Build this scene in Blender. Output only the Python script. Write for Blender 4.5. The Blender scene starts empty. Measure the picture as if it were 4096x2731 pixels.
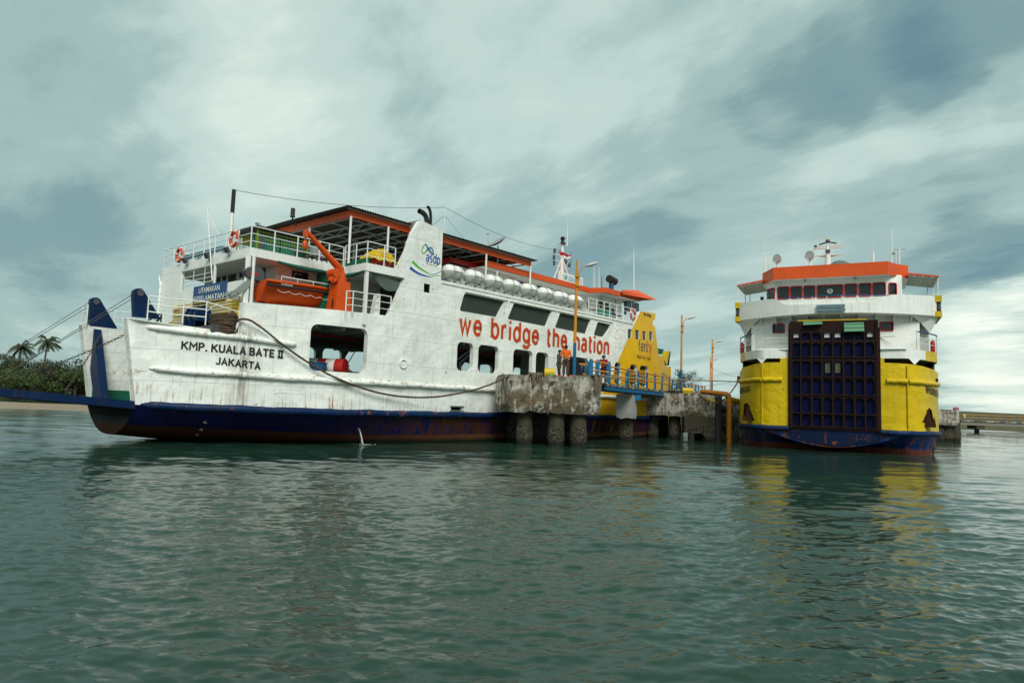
import bpy, bmesh, math, random
import numpy as np
from mathutils import Vector, Matrix, geometry
R_ = math.radians
rnd = random.Random(7)
scene = bpy.context.scene
COL = scene.collection

# ------------------------------------------------------------------ camera
FPX, PW, PH = 2731.0, 4096.0, 2731.0
ROLL, PITCH, CAMZ = R_(2.0217), R_(5.2853), 2.0
_R0 = Vector((1, 0, 0)); FWD = Vector((0, math.cos(PITCH), math.sin(PITCH))); _U0 = Vector((0, -math.sin(PITCH), math.cos(PITCH)))
RGT = _R0*math.cos(ROLL)+_U0*math.sin(ROLL); UP = _U0*math.cos(ROLL)-_R0*math.sin(ROLL)
CAM = Vector((0, 0, CAMZ))
cam_data = bpy.data.cameras.new("camera"); cam = bpy.data.objects.new("camera", cam_data); COL.objects.link(cam)
cam_data.sensor_width = 36; cam_data.lens = 24.0; cam_data.clip_start = 0.1; cam_data.clip_end = 20000
cam.matrix_world = Matrix((RGT, UP, -FWD)).transposed().to_4x4()
cam.location = CAM
scene.camera = cam

# ------------------------------------------------------------------ exposure, world, sun
scene.view_settings.view_transform = 'Standard'
scene.view_settings.look = 'None'
scene.view_settings.exposure = 0.92
scene.view_settings.gamma = 1
SUN_EL, SUN_AZ = R_(44), R_(168)      # azimuth clockwise from +Y : behind and slightly to the right of the camera
SUN_STRENGTH = 1.5
world = bpy.data.worlds.new("World"); scene.world = world; world.use_nodes = True
nt = world.node_tree; nt.nodes.clear()

class NT:
    "small node-graph writer"
    def __init__(s, tree): s.t = tree
    def __call__(s, typ, ins=None, **props):
        n = s.t.nodes.new(typ)
        for k, v in props.items(): setattr(n, k, v)
        for k, v in (ins or {}).items():
            sock = n.inputs[k]
            if isinstance(v, bpy.types.NodeSocket): s.t.links.new(v, sock)
            elif isinstance(v, bpy.types.Node): s.t.links.new(v.outputs[0], sock)
            else: sock.default_value = v
        return n
    def math(s, op, a, b=None, c=None, clamp=False):
        d = {0: a}
        if b is not None: d[1] = b
        if c is not None: d[2] = c
        return s('ShaderNodeMath', d, operation=op, use_clamp=clamp).outputs[0]
    def mix(s, f, a, b, blend='MIX'):
        n = s.t.nodes.new('ShaderNodeMix'); n.data_type = 'RGBA'; n.blend_type = blend; n.clamp_factor = True
        for i, v in ((0, f), (6, a), (7, b)):
            if isinstance(v, bpy.types.NodeSocket): s.t.links.new(v, n.inputs[i])
            elif isinstance(v, bpy.types.Node): s.t.links.new(v.outputs[0], n.inputs[i])
            else: n.inputs[i].default_value = v if i == 0 else (*v[:3], 1)
        return n.outputs[2]
    def ramp(s, f, stops, interp='LINEAR'):
        n = s('ShaderNodeValToRGB', {0: f}); cr = n.color_ramp; cr.interpolation = interp
        while len(cr.elements) > 1: cr.elements.remove(cr.elements[-1])
        for i, (p, c) in enumerate(stops):
            e = cr.elements[0] if i == 0 else cr.elements.new(p)
            e.position = p; e.color = (c, c, c, 1) if not hasattr(c, '__len__') else (*c[:3], 1)
        return n.outputs[0]
    def noise(s, vec, scale, detail=4, rough=.55, dist=0):
        d = {'Scale': scale, 'Detail': detail, 'Roughness': rough, 'Distortion': dist}
        if vec is not None: d['Vector'] = vec
        return s('ShaderNodeTexNoise', d).outputs[0]
    def mapping(s, vec, scale=(1, 1, 1), loc=(0, 0, 0), rot=(0, 0, 0)):
        return s('ShaderNodeMapping', {'Vector': vec, 'Scale': scale, 'Location': loc, 'Rotation': rot}).outputs[0]

W = NT(nt)
sky = W('ShaderNodeTexSky', sky_type='NISHITA', sun_disc=False, sun_elevation=SUN_EL, sun_rotation=SUN_AZ, air_density=1.0, dust_density=2.0)
geo = W('ShaderNodeTexCoord').outputs['Generated']
sep = W('ShaderNodeSeparateXYZ', {0: geo})
X_, Y_, Z_ = sep.outputs
zz = W.math('ADD', W.math('MAXIMUM', Z_, 0.0), 0.15)
px_ = W.math('DIVIDE', X_, zz); py_ = W.math('DIVIDE', Y_, zz)
comb = W('ShaderNodeCombineXYZ', {0: px_, 1: py_, 2: 0.0}).outputs[0]
STR = R_(-38)    # cloud bands run towards this azimuth (left of the view)
m1 = W.mapping(comb, scale=(1, 1, 1), rot=(0, 0, STR))
m1s = W.mapping(m1, scale=(1.0, 0.33, 1.0))
n_big = W.noise(W.mapping(m1, scale=(.42, .16, 1), loc=(3.1, 7.7, 0)), 1.0, 4, .55, .4)
n_mid = W.noise(W.mapping(m1s, loc=(1.3, 2.2, 0)), 1.25, 8, .60, .55)
n_fin = W.noise(W.mapping(m1, scale=(1.6, .95, 1)), 1.9, 10, .66, .5)
val = W.math('ADD', W.math('ADD', W.math('ADD', W.math('MULTIPLY', n_big, .28), W.math('MULTIPLY', n_mid, .29)), W.math('MULTIPLY', n_fin, .17)), .19)
wv = W('ShaderNodeTexNoise', {'Vector': W.mapping(m1, scale=(.9, .5, 1)), 'Scale': 1.3, 'Detail': 6.0, 'Roughness': .6}).outputs[1]
wob = W('ShaderNodeVectorMath', {0: W('ShaderNodeVectorMath', {0: wv, 1: (.5, .5, .5)}, operation='SUBTRACT').outputs[0], 'Scale': .30}, operation='SCALE').outputs[0]
geo_w = W('ShaderNodeVectorMath', {0: W('ShaderNodeVectorMath', {0: geo, 1: wob}, operation='ADD').outputs[0]}, operation='NORMALIZE').outputs[0]
# broad light and dark parts of this cloud deck, each at its own compass bearing and height
def lobe(az, el, width, gain):
    d = Vector((math.sin(R_(az))*math.cos(R_(el)), math.cos(R_(az))*math.cos(R_(el)), math.sin(R_(el))))
    dot = W('ShaderNodeVectorMath', {0: geo_w, 1: d}, operation='DOT_PRODUCT').outputs['Value']
    c = math.cos(R_(width))
    return W.math('MULTIPLY', W('ShaderNodeMapRange', {0: dot, 1: c, 2: 1.0, 3: 0.0, 4: 1.0}, interpolation_type='SMOOTHSTEP').outputs[0], gain)
LOBES = [(-38.4, 20.3, 16, -0.064), (-34.6, 26.1, 9, -0.034), (-37.3, 8.3, 9, -0.06), (-31.0, 11.0, 9, -0.038), (-24.2, 22.1, 13, 0.064), (-16.2, 17.8, 10, 0.038), (-4.2, 29.1, 12, 0.025), (6.9, 24.4, 8, 0.021), (-26.6, 7.9, 8, 0.0), (36.3, 26.7, 8, -0.102), (30.1, 25.5, 7, -0.076), (23.0, 23.9, 6, -0.068), (16.3, 22.2, 5, -0.051), (10.2, 20.2, 5, -0.025), (37.4, 21.6, 5, 0.051), (31.6, 20.7, 5, 0.06), (25.7, 19.1, 5, 0.051), (20.2, 16.7, 6, 0.017), (34.5, 15.9, 6, -0.051), (28.2, 14.9, 6, -0.034), (9.2, 15.1, 8, -0.043), (17.4, 12.9, 7, -0.017), (3.1, 9.9, 9, -0.009), (33.7, 10.5, 4.5, -0.068), (37.0, 8.6, 4, -0.102), (34.4, 7.9, 3, -0.043), (35.0, 4.9, 5, 0.111), (36.9, 3.2, 5, 0.102), (34.9, 1.1, 3, -0.017), (15.5, 5.9, 7, 0.03)]
for l in LOBES: val = W.math('ADD', val, lobe(*l))
SKY_STOPS = [(.36, (.085, .172, .195)), (.45, (.150, .250, .255)), (.53, (.265, .375, .362)), (.60, (.395, .50, .465)), (.68, (.53, .62, .56)), (.82, (.74, .77, .68))]
cloud = W.ramp(val, SKY_STOPS, 'EASE')
cover = W('ShaderNodeMapRange', {0: val, 1: .30, 2: .5, 3: .82, 4: .97}).outputs[0]
lift = W.mix(1.0, cloud, (7.3, 7.3, 7.3), 'MULTIPLY')
skymix = W.mix(cover, sky.outputs[0], lift)
bg = W('ShaderNodeBackground', {0: skymix, 1: 0.1})
W('ShaderNodeOutputWorld', {0: bg})

sl = bpy.data.lights.new("sun", 'SUN'); sl.energy = SUN_STRENGTH; sl.angle = R_(25); sl.color = (1, .965, .90)
sun = bpy.data.objects.new("sun", sl); COL.objects.link(sun)
sdir = Vector((math.sin(SUN_AZ)*math.cos(SUN_EL), math.cos(SUN_AZ)*math.cos(SUN_EL), math.sin(SUN_EL)))
sun.rotation_euler = sdir.to_track_quat('Z', 'Y').to_euler()
sun.location = sdir*60

# ------------------------------------------------------------------ surveying helpers: points of the photograph carried onto the real planes they lie on
def ray(x, y): return FWD*FPX+RGT*(x-PW/2)-UP*(y-PH/2)
def on_level(x, y, z): d = ray(x, y); return CAM+d*((z-CAM.z)/d.z)
def on_depth(x, y, Y): d = ray(x, y); return CAM+d*(Y/d.y)
class Frame:
    "a ship's or pier's own axes: s along, a across, z up"
    def __init__(f, O, u): f.O = Vector((O[0], O[1], 0)); f.u = Vector((u[0], u[1], 0)).normalized(); f.w = Vector((-f.u.y, f.u.x, 0)); f.rz = math.atan2(f.u.y, f.u.x)
    def loc(f, P): d = Vector(P)-f.O; return Vector((d.dot(f.u), d.dot(f.w), P[2]))
    def wld(f, p): return f.O+f.u*p[0]+f.w*p[1]+Vector((0, 0, p[2]))
    def side(f, x, y, A=0.0): d = ray(x, y); return f.loc(CAM+d*((A-(CAM-f.O).dot(f.w))/d.dot(f.w)))
    def face(f, x, y, s): d = ray(x, y); return f.loc(CAM+d*((s-(CAM-f.O).dot(f.u))/d.dot(f.u)))
    def level(f, x, y, z): return f.loc(on_level(x, y, z))
FA = Frame((-1.22716, 36.09205), (0.65501657, 0.75561451))      # white ferry
FB = Frame((18.63434, 38.64676), (0.88899, -0.45793))            # yellow ferry: s = athwartships (right), a = towards its stern

# ------------------------------------------------------------------ object helpers
def tag(o, label=None, cat=None, group=None, kind=None):
    for k, v in (('label', label), ('category', cat), ('group', group), ('kind', kind)):
        if v: o[k] = v
    return o
def thing(name, label, cat, loc=(0, 0, 0), rz=0.0, group=None):
    o = bpy.data.objects.new(name, None); COL.objects.link(o); o.empty_display_size = .2
    o.location = loc; o.rotation_euler = (0, 0, rz)
    return tag(o, label, cat, group)
def dup(root, loc, rz, label=None, group=None):
    r = root.copy(); COL.objects.link(r); r.location = loc; r.rotation_euler = (0, 0, rz)
    if label: r['label'] = label
    if group: r['group'] = group
    for ch in list(root.children):
        c = ch.copy(); COL.objects.link(c); c.parent = r
        for g in ch.children:
            d = g.copy(); COL.objects.link(d); d.parent = c
    return r
class MB:
    "collects shapes, then links them as one mesh object"
    def __init__(s): s.v = []; s.f = []; s.m = []; s.sm = []
    def add(s, vs, fs, mi=0, smooth=False):
        o = len(s.v); s.v += [tuple(v) for v in vs]; s.f += [tuple(i+o for i in f) for f in fs]; s.m += [mi]*len(fs); s.sm += [smooth]*len(fs); return s
    def box(s, x0, x1, y0, y1, z0, z1, mi=0):
        v = [(x, y, z) for x in (x0, x1) for y in (y0, y1) for z in (z0, z1)]
        return s.add(v, [(0, 1, 3, 2), (4, 6, 7, 5), (0, 4, 5, 1), (2, 3, 7, 6), (0, 2, 6, 4), (1, 5, 7, 3)], mi)
    def bar(s, a, b, w, h=None, mi=0, up=(0, 0, 1)):
        h = h or w; a = Vector(a); b = Vector(b); d = (b-a).normalized(); up = Vector(up)
        if abs(d.dot(up)) > .98: up = Vector((1, 0, 0))
        r = d.cross(up).normalized(); t = r.cross(d)
        v = [p+r*i*w/2+t*j*h/2 for p in (a, b) for i in (-1, 1) for j in (-1, 1)]
        return s.add(v, [(0, 1, 3, 2), (4, 6, 7, 5), (0, 4, 5, 1), (2, 3, 7, 6), (0, 2, 6, 4), (1, 5, 7, 3)], mi)
    def tube(s, pts, r, n=6, mi=0, cap=True, smooth=True, closed=False):
        P = [Vector(p) for p in pts]; k = len(P); rs = r if hasattr(r, '__len__') else [r]*k
        vs = []; prev = None
        for i, p in enumerate(P):
            if closed: d = (P[(i+1) % k]-P[i-1])
            else: d = P[min(i+1, k-1)]-P[max(i-1, 0)]
            d = d.normalized() if d.length > 1e-9 else Vector((0, 0, 1))
            if prev is None:
                up = Vector((0, 0, 1)) if abs(d.z) < .9 else Vector((1, 0, 0)); x = d.cross(up).normalized()
            else: x = (prev-d*prev.dot(d)).normalized()
            prev = x; y = d.cross(x)
            vs += [p+(x*math.cos(2*math.pi*j/n)+y*math.sin(2*math.pi*j/n))*rs[i] for j in range(n)]
        fs = []
        for i in range(k if closed else k-1):
            for j in range(n):
                a0 = i*n+j; a1 = i*n+(j+1) % n; b0 = ((i+1) % k)*n+j; b1 = ((i+1) % k)*n+(j+1) % n
                fs.append((a0, a1, b1, b0))
        s.add(vs, fs, mi, smooth)
        if cap and not closed:
            s.add(vs[:n], [tuple(range(n))[::-1]], mi); s.add(vs[-n:], [tuple(range(n))], mi)
        return s
    def cyl(s, a, b, r0, r1=None, n=12, mi=0): return s.tube([a, b], [r0, r0 if r1 is None else r1], n, mi)
    def lathe(s, prof, c=(0, 0, 0), axis='z', n=16, mi=0, smooth=True):
        vs = []; k = len(prof)
        for r, h in prof:
            for j in range(n):
                t = 2*math.pi*j/n; x, y = r*math.cos(t), r*math.sin(t)
                q = {'z': (x, y, h), 'x': (h, x, y), 'y': (y, h, x)}[axis]
                vs.append((c[0]+q[0], c[1]+q[1], c[2]+q[2]))
        fs = [(i*n+j, i*n+(j+1) % n, (i+1)*n+(j+1) % n, (i+1)*n+j) for i in range(k-1) for j in range(n)]
        s.add(vs, fs, mi, smooth)
        for i, rev in ((0, True), (k-1, False)):
            if prof[i][0] > 1e-4:
                t = tuple(range(i*n, i*n+n)); s.add([vs[q] for q in t], [tuple(range(n))[::-1] if rev else tuple(range(n))], mi)
        return s
    def ball(s, c, r, n=12, m=8, mi=0):
        rx, ry, rz = r if hasattr(r, '__len__') else (r, r, r)
        vs = [(c[0]+rx*math.sin(math.pi*i/m)*math.cos(2*math.pi*j/n), c[1]+ry*math.sin(math.pi*i/m)*math.sin(2*math.pi*j/n), c[2]+rz*math.cos(math.pi*i/m)) for i in range(m+1) for j in range(n)]
        return s.add(vs, [(i*n+j, (i+1)*n+j, (i+1)*n+(j+1) % n, i*n+(j+1) % n) for i in range(m) for j in range(n)], mi, True)
    def prism(s, poly, off, mi=0, mi_side=None):
        "poly: 3-D outline; off: extrusion vector"
        P = [Vector(p) for p in poly]; o = Vector(off); n = len(P)
        s.add(P, [tuple(range(n))], mi); s.add([p+o for p in P], [tuple(range(n))[::-1]], mi)
        s.add(P+[p+o for p in P], [(i, (i+1) % n, n+(i+1) % n, n+i) for i in range(n)], mi if mi_side is None else mi_side)
        return s
    def ribbon(s, pts, w, nrm, mi=0):
        P = [Vector(p) for p in pts]; nrm = Vector(nrm); vs = []
        ws = w if hasattr(w, '__len__') else [w]*len(P)
        for i, p in enumerate(P):
            d = (P[min(i+1, len(P)-1)]-P[max(i-1, 0)]).normalized(); x = d.cross(nrm).normalized()*ws[i]/2
            vs += [p-x, p+x]
        return s.add(vs, [(2*i, 2*i+1, 2*i+3, 2*i+2) for i in range(len(P)-1)], mi)
    def build(s, name, mat, parent=None, loc=None, rz=None, kind=None):
        me = bpy.data.meshes.new(name); me.from_pydata(s.v, [], s.f)
        for m in (mat if isinstance(mat, (list, tuple)) else [mat]): me.materials.append(m)
        me.polygons.foreach_set('material_index', s.m); me.polygons.foreach_set('use_smooth', s.sm); me.update()
        o = bpy.data.objects.new(name, me); COL.objects.link(o)
        if parent: o.parent = parent
        if loc is not None: o.location = loc
        if rz is not None: o.rotation_euler = (0, 0, rz)
        if kind: o['kind'] = kind
        return o
def railing(pts, h, mat, parent, bars=(1.0, .68, .36), r=.025, rp=.03, name='railing', mb=None):
    m = mb or MB(); P = [Vector(p) for p in pts]; z = Vector((0, 0, 1))
    for p in P: m.tube([p, p+z*h], rp, 5)
    for i, b in enumerate(bars): m.tube([p+z*h*b for p in P], r if i == 0 else r*.7, 5, smooth=False)
    return m.build(name, mat, parent) if mb is None else m
def along(a, b, n): a = Vector(a); b = Vector(b); return [a.lerp(b, i/(n-1)) for i in range(n)]
def inside(p, poly):
    x, y = p; c = False; n = len(poly)
    for i in range(n):
        x0, y0 = poly[i]; x1, y1 = poly[i-1]
        if (y0 > y) != (y1 > y) and x < (x1-x0)*(y-y0)/(y1-y0)+x0: c = not c
    return c
def rrect(x0, x1, y0, y1, r, n=4):
    r = min(r, (x1-x0)/2.01, (y1-y0)/2.01); o = []
    for cx, cy, t0 in ((x1-r, y1-r, 0), (x0+r, y1-r, 90), (x0+r, y0+r, 180), (x1-r, y0+r, 270)):
        for i in range(n+1):
            t = R_(t0+90*i/n); o.append((cx+r*math.cos(t), cy+r*math.sin(t)))
    return o
def rpoly(P, r, n=3):
    o = []; k = len(P)
    for i in range(k):
        p = Vector(P[i]); a = (Vector(P[i-1])-p); b = (Vector(P[(i+1) % k])-p); q = min(r, a.length*.45, b.length*.45)
        A = p+a.normalized()*q; B = p+b.normalized()*q
        for j in range(n+1):
            t = j/n; o.append(tuple(A*(1-t)**2+p*2*t*(1-t)+B*t*t))
    return o
def plate(name, outline, holes, mats, parent, mapf, thick, regions=(), grid=.7, rim_mi=0, dens=.6):
    "sheet with openings, cut in 2-D, carried onto a (curved) surface by mapf and given thickness"
    V = []; E = []
    def loop(P):
        Q = []
        for i in range(len(P)):
            a = Vector(P[i]); b = Vector(P[(i+1) % len(P)]); k = max(1, int((b-a).length/dens))
            Q += [a.lerp(b, j/k) for j in range(k)]
        i0 = len(V); V.extend(Q); E.extend([(i0+i, i0+(i+1) % len(Q)) for i in range(len(Q))])
    loop(outline)
    for h in holes: loop(h)
    for poly, mi in regions: loop(poly)
    xs = [p[0] for p in outline]; ys = [p[1] for p in outline]
    gx = min(xs)+grid*.5
    while gx < max(xs):
        gy = min(ys)+grid*.5
        while gy < max(ys):
            if inside((gx, gy), outline) and not any(inside((gx, gy), h) for h in holes): V.append(Vector((gx+.013, gy+.007)))
            gy += grid
        gx += grid
    r = geometry.delaunay_2d_cdt([Vector((p[0], p[1])) for p in V], E, [], 0, 1e-5)
    v2, fs = r[0], r[2]
    keep = []; mi = []
    for f in fs:
        c = sum((v2[i] for i in f), Vector((0, 0)))/len(f)
        if not inside(c, outline) or any(inside(c, h) for h in holes): continue
        keep.append(tuple(f)); q = 0
        for poly, k in regions:
            if inside(c, poly): q = k
        mi.append(q)
    m = MB(); T = Vector(thick)
    F = [Vector(mapf(p[0], p[1])) for p in v2]; B = [p+T for p in F]
    cnt = {}
    for f in keep:
        for i in range(len(f)):
            e = (f[i], f[(i+1) % len(f)]); k = tuple(sorted(e)); cnt.setdefault(k, []).append(e)
    m.add(F, keep, 0, True); m.m[:] = mi
    m.add(B, [f[::-1] for f in keep], 0, True); m.m[len(keep):] = mi
    rim = [e[0] for e in cnt.values() if len(e) == 1]
    for a, b in rim: m.add([F[a], F[b], B[b], B[a]], [(0, 3, 2, 1)], rim_mi)
    return m.build(name, mats, parent)
def text(name, s, mat, parent, mapf, width, height, bold=0.0, font=None, align='L', shear=0, space=1.0, label=None):
    "flat lettering: fits the string into width x height (u, v) and carries it by mapf"
    cu = bpy.data.curves.new(name, 'FONT'); cu.body = s; cu.size = 1; cu.offset = bold; cu.resolution_u = 3; cu.shear = shear; cu.space_character = space
    o = bpy.data.objects.new(name, cu); COL.objects.link(o)
    bpy.context.view_layer.update()
    me = bpy.data.meshes.new_from_object(o.evaluated_get(bpy.context.evaluated_depsgraph_get()))
    bpy.data.objects.remove(o); bpy.data.curves.remove(cu)
    n = len(me.vertices); co = np.empty(n*3); me.vertices.foreach_get('co', co); co = co.reshape(-1, 3)
    x0, x1, y0, y1 = co[:, 0].min(), co[:, 0].max(), co[:, 1].min(), co[:, 1].max()
    out = []
    for c in co: out.append(tuple(mapf((c[0]-x0)/(x1-x0)*width, (c[1]-y0)/(y1-y0)*height)))
    me.vertices.foreach_set('co', np.array(out).ravel()); me.name = name; me.materials.clear(); me.materials.append(mat); me.update()
    o = bpy.data.objects.new(name, me); COL.objects.link(o); o.parent = parent
    if label: o['label'] = label
    return o
# ------------------------------------------------------------------ materials
MATS = {}
def newmat(name):
    m = bpy.data.materials.new(name); m.use_nodes = True; m.node_tree.nodes.clear(); return m, NT(m.node_tree)
def finish(m, n, col, rough=.5, metal=0.0, bump=None, bdist=.02, bstr=1.0, spec=.3, extra=None):
    d = {'Base Color': col if isinstance(col, bpy.types.NodeSocket) else (*col[:3], 1), 'Roughness': rough, 'Metallic': metal, 'Specular IOR Level': spec}
    if extra: d.update(extra)
    if bump is not None: d['Normal'] = n('ShaderNodeBump', {'Height': bump, 'Distance': bdist, 'Strength': bstr}).outputs[0]
    b = n('ShaderNodeBsdfPrincipled', d); n('ShaderNodeOutputMaterial', {0: b}); return m
def paint(name, col, rough=.42, var=.10, dirt=.25, dirtcol=(.16, .15, .10), rust=.0, rustcol=(.17, .045, .012), dents=.03, scale=1.0, streak=7.0, plates=False, rust_up=0.0, marks=False):
    "ship's paint: tone patches, run-down grime, rust weeping, dented plating"
    if name in MATS: return MATS[name]
    m, n = newmat(name); co = n('ShaderNodeTexCoord').outputs['Object']
    a = n.noise(co, .55*scale, 4, .6); f = n.noise(co, 4*scale, 5, .6)
    base = n.mix(n.ramp(a, [(.3, 0), (.7, 1)]), tuple(c*(1-var) for c in col), tuple(min(1, c*(1+var*.6)) for c in col))
    base = n.mix(n.math('MULTIPLY', n.ramp(f, [(.52, 0), (.75, 1)]), .25), base, tuple(c*.72 for c in col))
    st = n.noise(n.mapping(co, scale=(streak*scale, streak*scale, .28*scale)), 1.0, 5, .65)
    patch = n.noise(n.mapping(co, loc=(4, 2, 1)), .8*scale, 3, .5)
    dk = n.math('MULTIPLY', n.math('MULTIPLY', n.ramp(st, [(.50, 0), (.72, 1)]), n.ramp(patch, [(.40, 0), (.62, 1)])), dirt)
    base = n.mix(dk, base, dirtcol)
    if rust > 0:
        st2 = n.noise(n.mapping(co, scale=(streak*1.7*scale, streak*1.7*scale, .5*scale), loc=(9, 3, 2)), 1.0, 5, .7)
        sp = n.noise(n.mapping(co, loc=(2, 8, 5)), 2.2*scale, 6, .72)
        pr = n.noise(n.mapping(co, loc=(7, 1, 3)), .7*scale, 2, .5)
        r1 = n.math('MULTIPLY', n.ramp(st2, [(.60, 0), (.70, 1)]), n.ramp(pr, [(.50, 0), (.64, 1)]))
        r2 = n.math('MULTIPLY', n.ramp(sp, [(.655-rust_up, 0), (.70-rust_up, 1)]), 1.0)
        rr = n.math('MULTIPLY', n.math('MAXIMUM', n.math('MULTIPLY', r1, .8), r2), rust, clamp=True)
        base = n.mix(rr, base, n.mix(n.noise(co, 9*scale, 3), rustcol, tuple(c*1.9 for c in rustcol)))
    if marks:
        # stains peculiar to this hull: grime below the break of the bulwark, rust weeping over the waterline fender and off the side strake
        sx = n('ShaderNodeSeparateXYZ', {0: co}); s_, z_ = sx.outputs[0], sx.outputs[2]
        def near_s(c, w): d = n.math('DIVIDE', n.math('SUBTRACT', s_, c), w); return n.math('POWER', 2.718, n.math('MULTIPLY', n.math('MULTIPLY', d, d), -1.0))
        zlow = n.ramp(n.math('MULTIPLY', z_, .1), [(.145, 1), (.45, 1), (.47, 0)])
        k = n.math('MULTIPLY', n.math('MULTIPLY', n.math('MULTIPLY', near_s(-12.75, .42), zlow), n.ramp(st, [(.40, .15), (.60, 1)])), .75)
        base = n.mix(k, base, (.13, .115, .08))
        fine = n.noise(n.mapping(co, scale=(9, 9, .55), loc=(3, 3, 3)), 1.0, 6, .7); blot = n.noise(n.mapping(co, scale=(1.0, 1, 2.2)), 1.6, 5, .68)
        zf = n.ramp(n.math('SUBTRACT', z_, n.math('MULTIPLY', blot, .9)), [(.0, 1), (.99, 1), (1.0, 1)])
        wl_ = n.ramp(n.math('MULTIPLY', z_, .2), [(.30, 1), (.36, .75), (.46, .35), (.58, .1)])
        rr2 = n.math('MULTIPLY', n.math('MULTIPLY', n.ramp(fine, [(.53, 0), (.64, 1)]), n.ramp(blot, [(.42, 0), (.54, 1)])), n.math('MULTIPLY', wl_, 1.3), clamp=True)
        sk = n.ramp(n.math('ABSOLUTE', n.math('SUBTRACT', z_, 2.80)), [(.10, 1), (.20, 0)])
        rr3 = n.math('MULTIPLY', n.ramp(n.noise(n.mapping(co, scale=(1, 1, 2.5)), 4.5, 6, .7), [(.56, 0), (.60, 1)]), n.math('MULTIPLY', sk, .8))
        tp = n.ramp(n.math('ABSOLUTE', n.math('SUBTRACT', z_, 4.42)), [(.12, 1), (.42, 0)])
        rr4 = n.math('MULTIPLY', n.math('MULTIPLY', n.ramp(fine, [(.54, 0), (.66, 1)]), n.math('MULTIPLY', near_s(-13.6, 1.1), tp)), .8)
        base = n.mix(n.math('MAXIMUM', rr2, n.math('MAXIMUM', rr3, rr4)), base, n.mix(blot, (.16, .045, .010), (.46, .20, .03)))
        base = n.mix(n.math('MULTIPLY', n.ramp(n.noise(n.mapping(co, scale=(1, 1, 1.6), loc=(6, 6, 6)), .9, 5, .6), [(.46, 0), (.62, 1)]), .22), base, (.46, .50, .46))
    h = n.math('ADD', n.math('MULTIPLY', n.noise(co, 1.3*scale, 3, .5), 1.0), n.math('MULTIPLY', n.noise(co, 5*scale, 3, .55), .07 if marks else .22))
    if plates:
        sx = n('ShaderNodeSeparateXYZ', {0: co}); v = n('ShaderNodeCombineXYZ', {0: sx.outputs[0], 1: sx.outputs[2], 2: 0.0}).outputs[0]
        br = n('ShaderNodeTexBrick', {'Vector': v, 'Color1': (1, 1, 1, 1), 'Color2': (1, 1, 1, 1), 'Mortar': (0, 0, 0, 1), 'Scale': 1.0, 'Mortar Size': .012, 'Mortar Smooth': .4, 'Brick Width': 2.6, 'Row Height': 1.22})
        base = n.mix(n.math('MULTIPLY', n.math('SUBTRACT', 1.0, br.outputs[0]), .16), base, (.2, .2, .18))
        h = n.math('ADD', h, n.math('MULTIPLY', n.math('SUBTRACT', 1.0, br.outputs[0]), .12))
    rg = n('ShaderNodeMapRange', {0: f, 3: rough-.08, 4: rough+.14}).outputs[0]
    MATS[name] = finish(m, n, base, rg, 0, h, dents, .9, spec=.12 if max(col) < .25 else .3); return MATS[name]
def plain(name, col, rough=.5, metal=0.0, var=.18, scale=6, bump=.004):
    if name in MATS: return MATS[name]
    m, n = newmat(name); co = n('ShaderNodeTexCoord').outputs['Object']; a = n.noise(co, scale, 5, .6)
    base = n.mix(a, tuple(c*(1-var) for c in col), tuple(min(1, c*(1+var)) for c in col))
    MATS[name] = finish(m, n, base, rough, metal, a, bump); return MATS[name]
WHITE = (.81, .84, .79); YEL = (.66, .46, .012); ORANGE = (.60, .068, .010); BLUE = (.006, .022, .10)
M_white = paint('hull white paint', WHITE, .36, .10, .28, (.40, .39, .33), rust=.9, dents=.10, plates=True, marks=True)
M_white2 = paint('deckhouse white paint', (.80, .815, .77), .45, .07, .45, (.30, .27, .2), rust=.28, dents=.03)
M_rail = paint('rail white paint', (.74, .77, .73), .45, .05, .3, rust=.25, dents=.003, scale=3)
M_yel2 = paint('bright yellow hull paint', (.62, .43, .003), .36, .16, .55, (.26, .15, .01), rust=.7, dents=.11, rust_up=.015)
M_yel = paint('hull yellow paint', (.74, .43, .005), .38, .10, .4, (.22, .13, .01), rust=.35, dents=.03)
M_orange = paint('roof orange paint', (.66, .085, .012), .45, .10, .3, (.16, .03, .01), dents=.008)
M_boat = paint('boat orange paint', (.62, .075, .006), .38, .08, .2, (.3, .04, .01), dents=.006, scale=2)
M_navy = paint('ramp navy paint', (.004, .020, .068), .42, .15, .5, (.05, .035, .03), rust=.35, dents=.01)
M_green = paint('green paint', (.015, .12, .07), .5, .1, .4, (.03, .04, .02), rust=.3, dents=.01)
M_deck = paint('green deck paint', (.05, .09, .06), .6, .2, .5, (.05, .04, .03), rust=.5, dents=.01)
M_inner = paint('vehicle deck paint', (.30, .32, .27), .6, .15, .5, (.08, .06, .04), rust=.6, dents=.01)
M_red = plain('signal red', (.42, .02, .015), .45)
M_black = plain('black rubber', (.018, .018, .02), .6)
M_grey = plain('galvanised grey', (.30, .32, .31), .5, .3)
M_lgrey = plain('pale grey', (.50, .52, .50), .5)
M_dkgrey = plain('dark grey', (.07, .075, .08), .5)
M_steel = plain('weathered steel', (.09, .075, .06), .6, .3)
M_yelp = plain('yellow pipe paint', (.58, .40, .01), .42)
M_ink = plain('lettering black', (.012, .012, .014), .5)
M_txtred = plain('lettering red', (.52, .045, .012), .45)
M_cream = plain('cream edge paint', (.74, .70, .45), .5)
M_txtwhite = plain('lettering white', (.75, .76, .70), .5)
M_txtblue = plain('lettering blue', (.01, .085, .36), .45)
M_txtteal = plain('lettering teal', (.03, .36, .42), .45)
M_txtgreen = plain('lettering green', (.10, .42, .04), .45)
M_signblue = plain('sign blue', (.018, .07, .19), .5)
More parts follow.
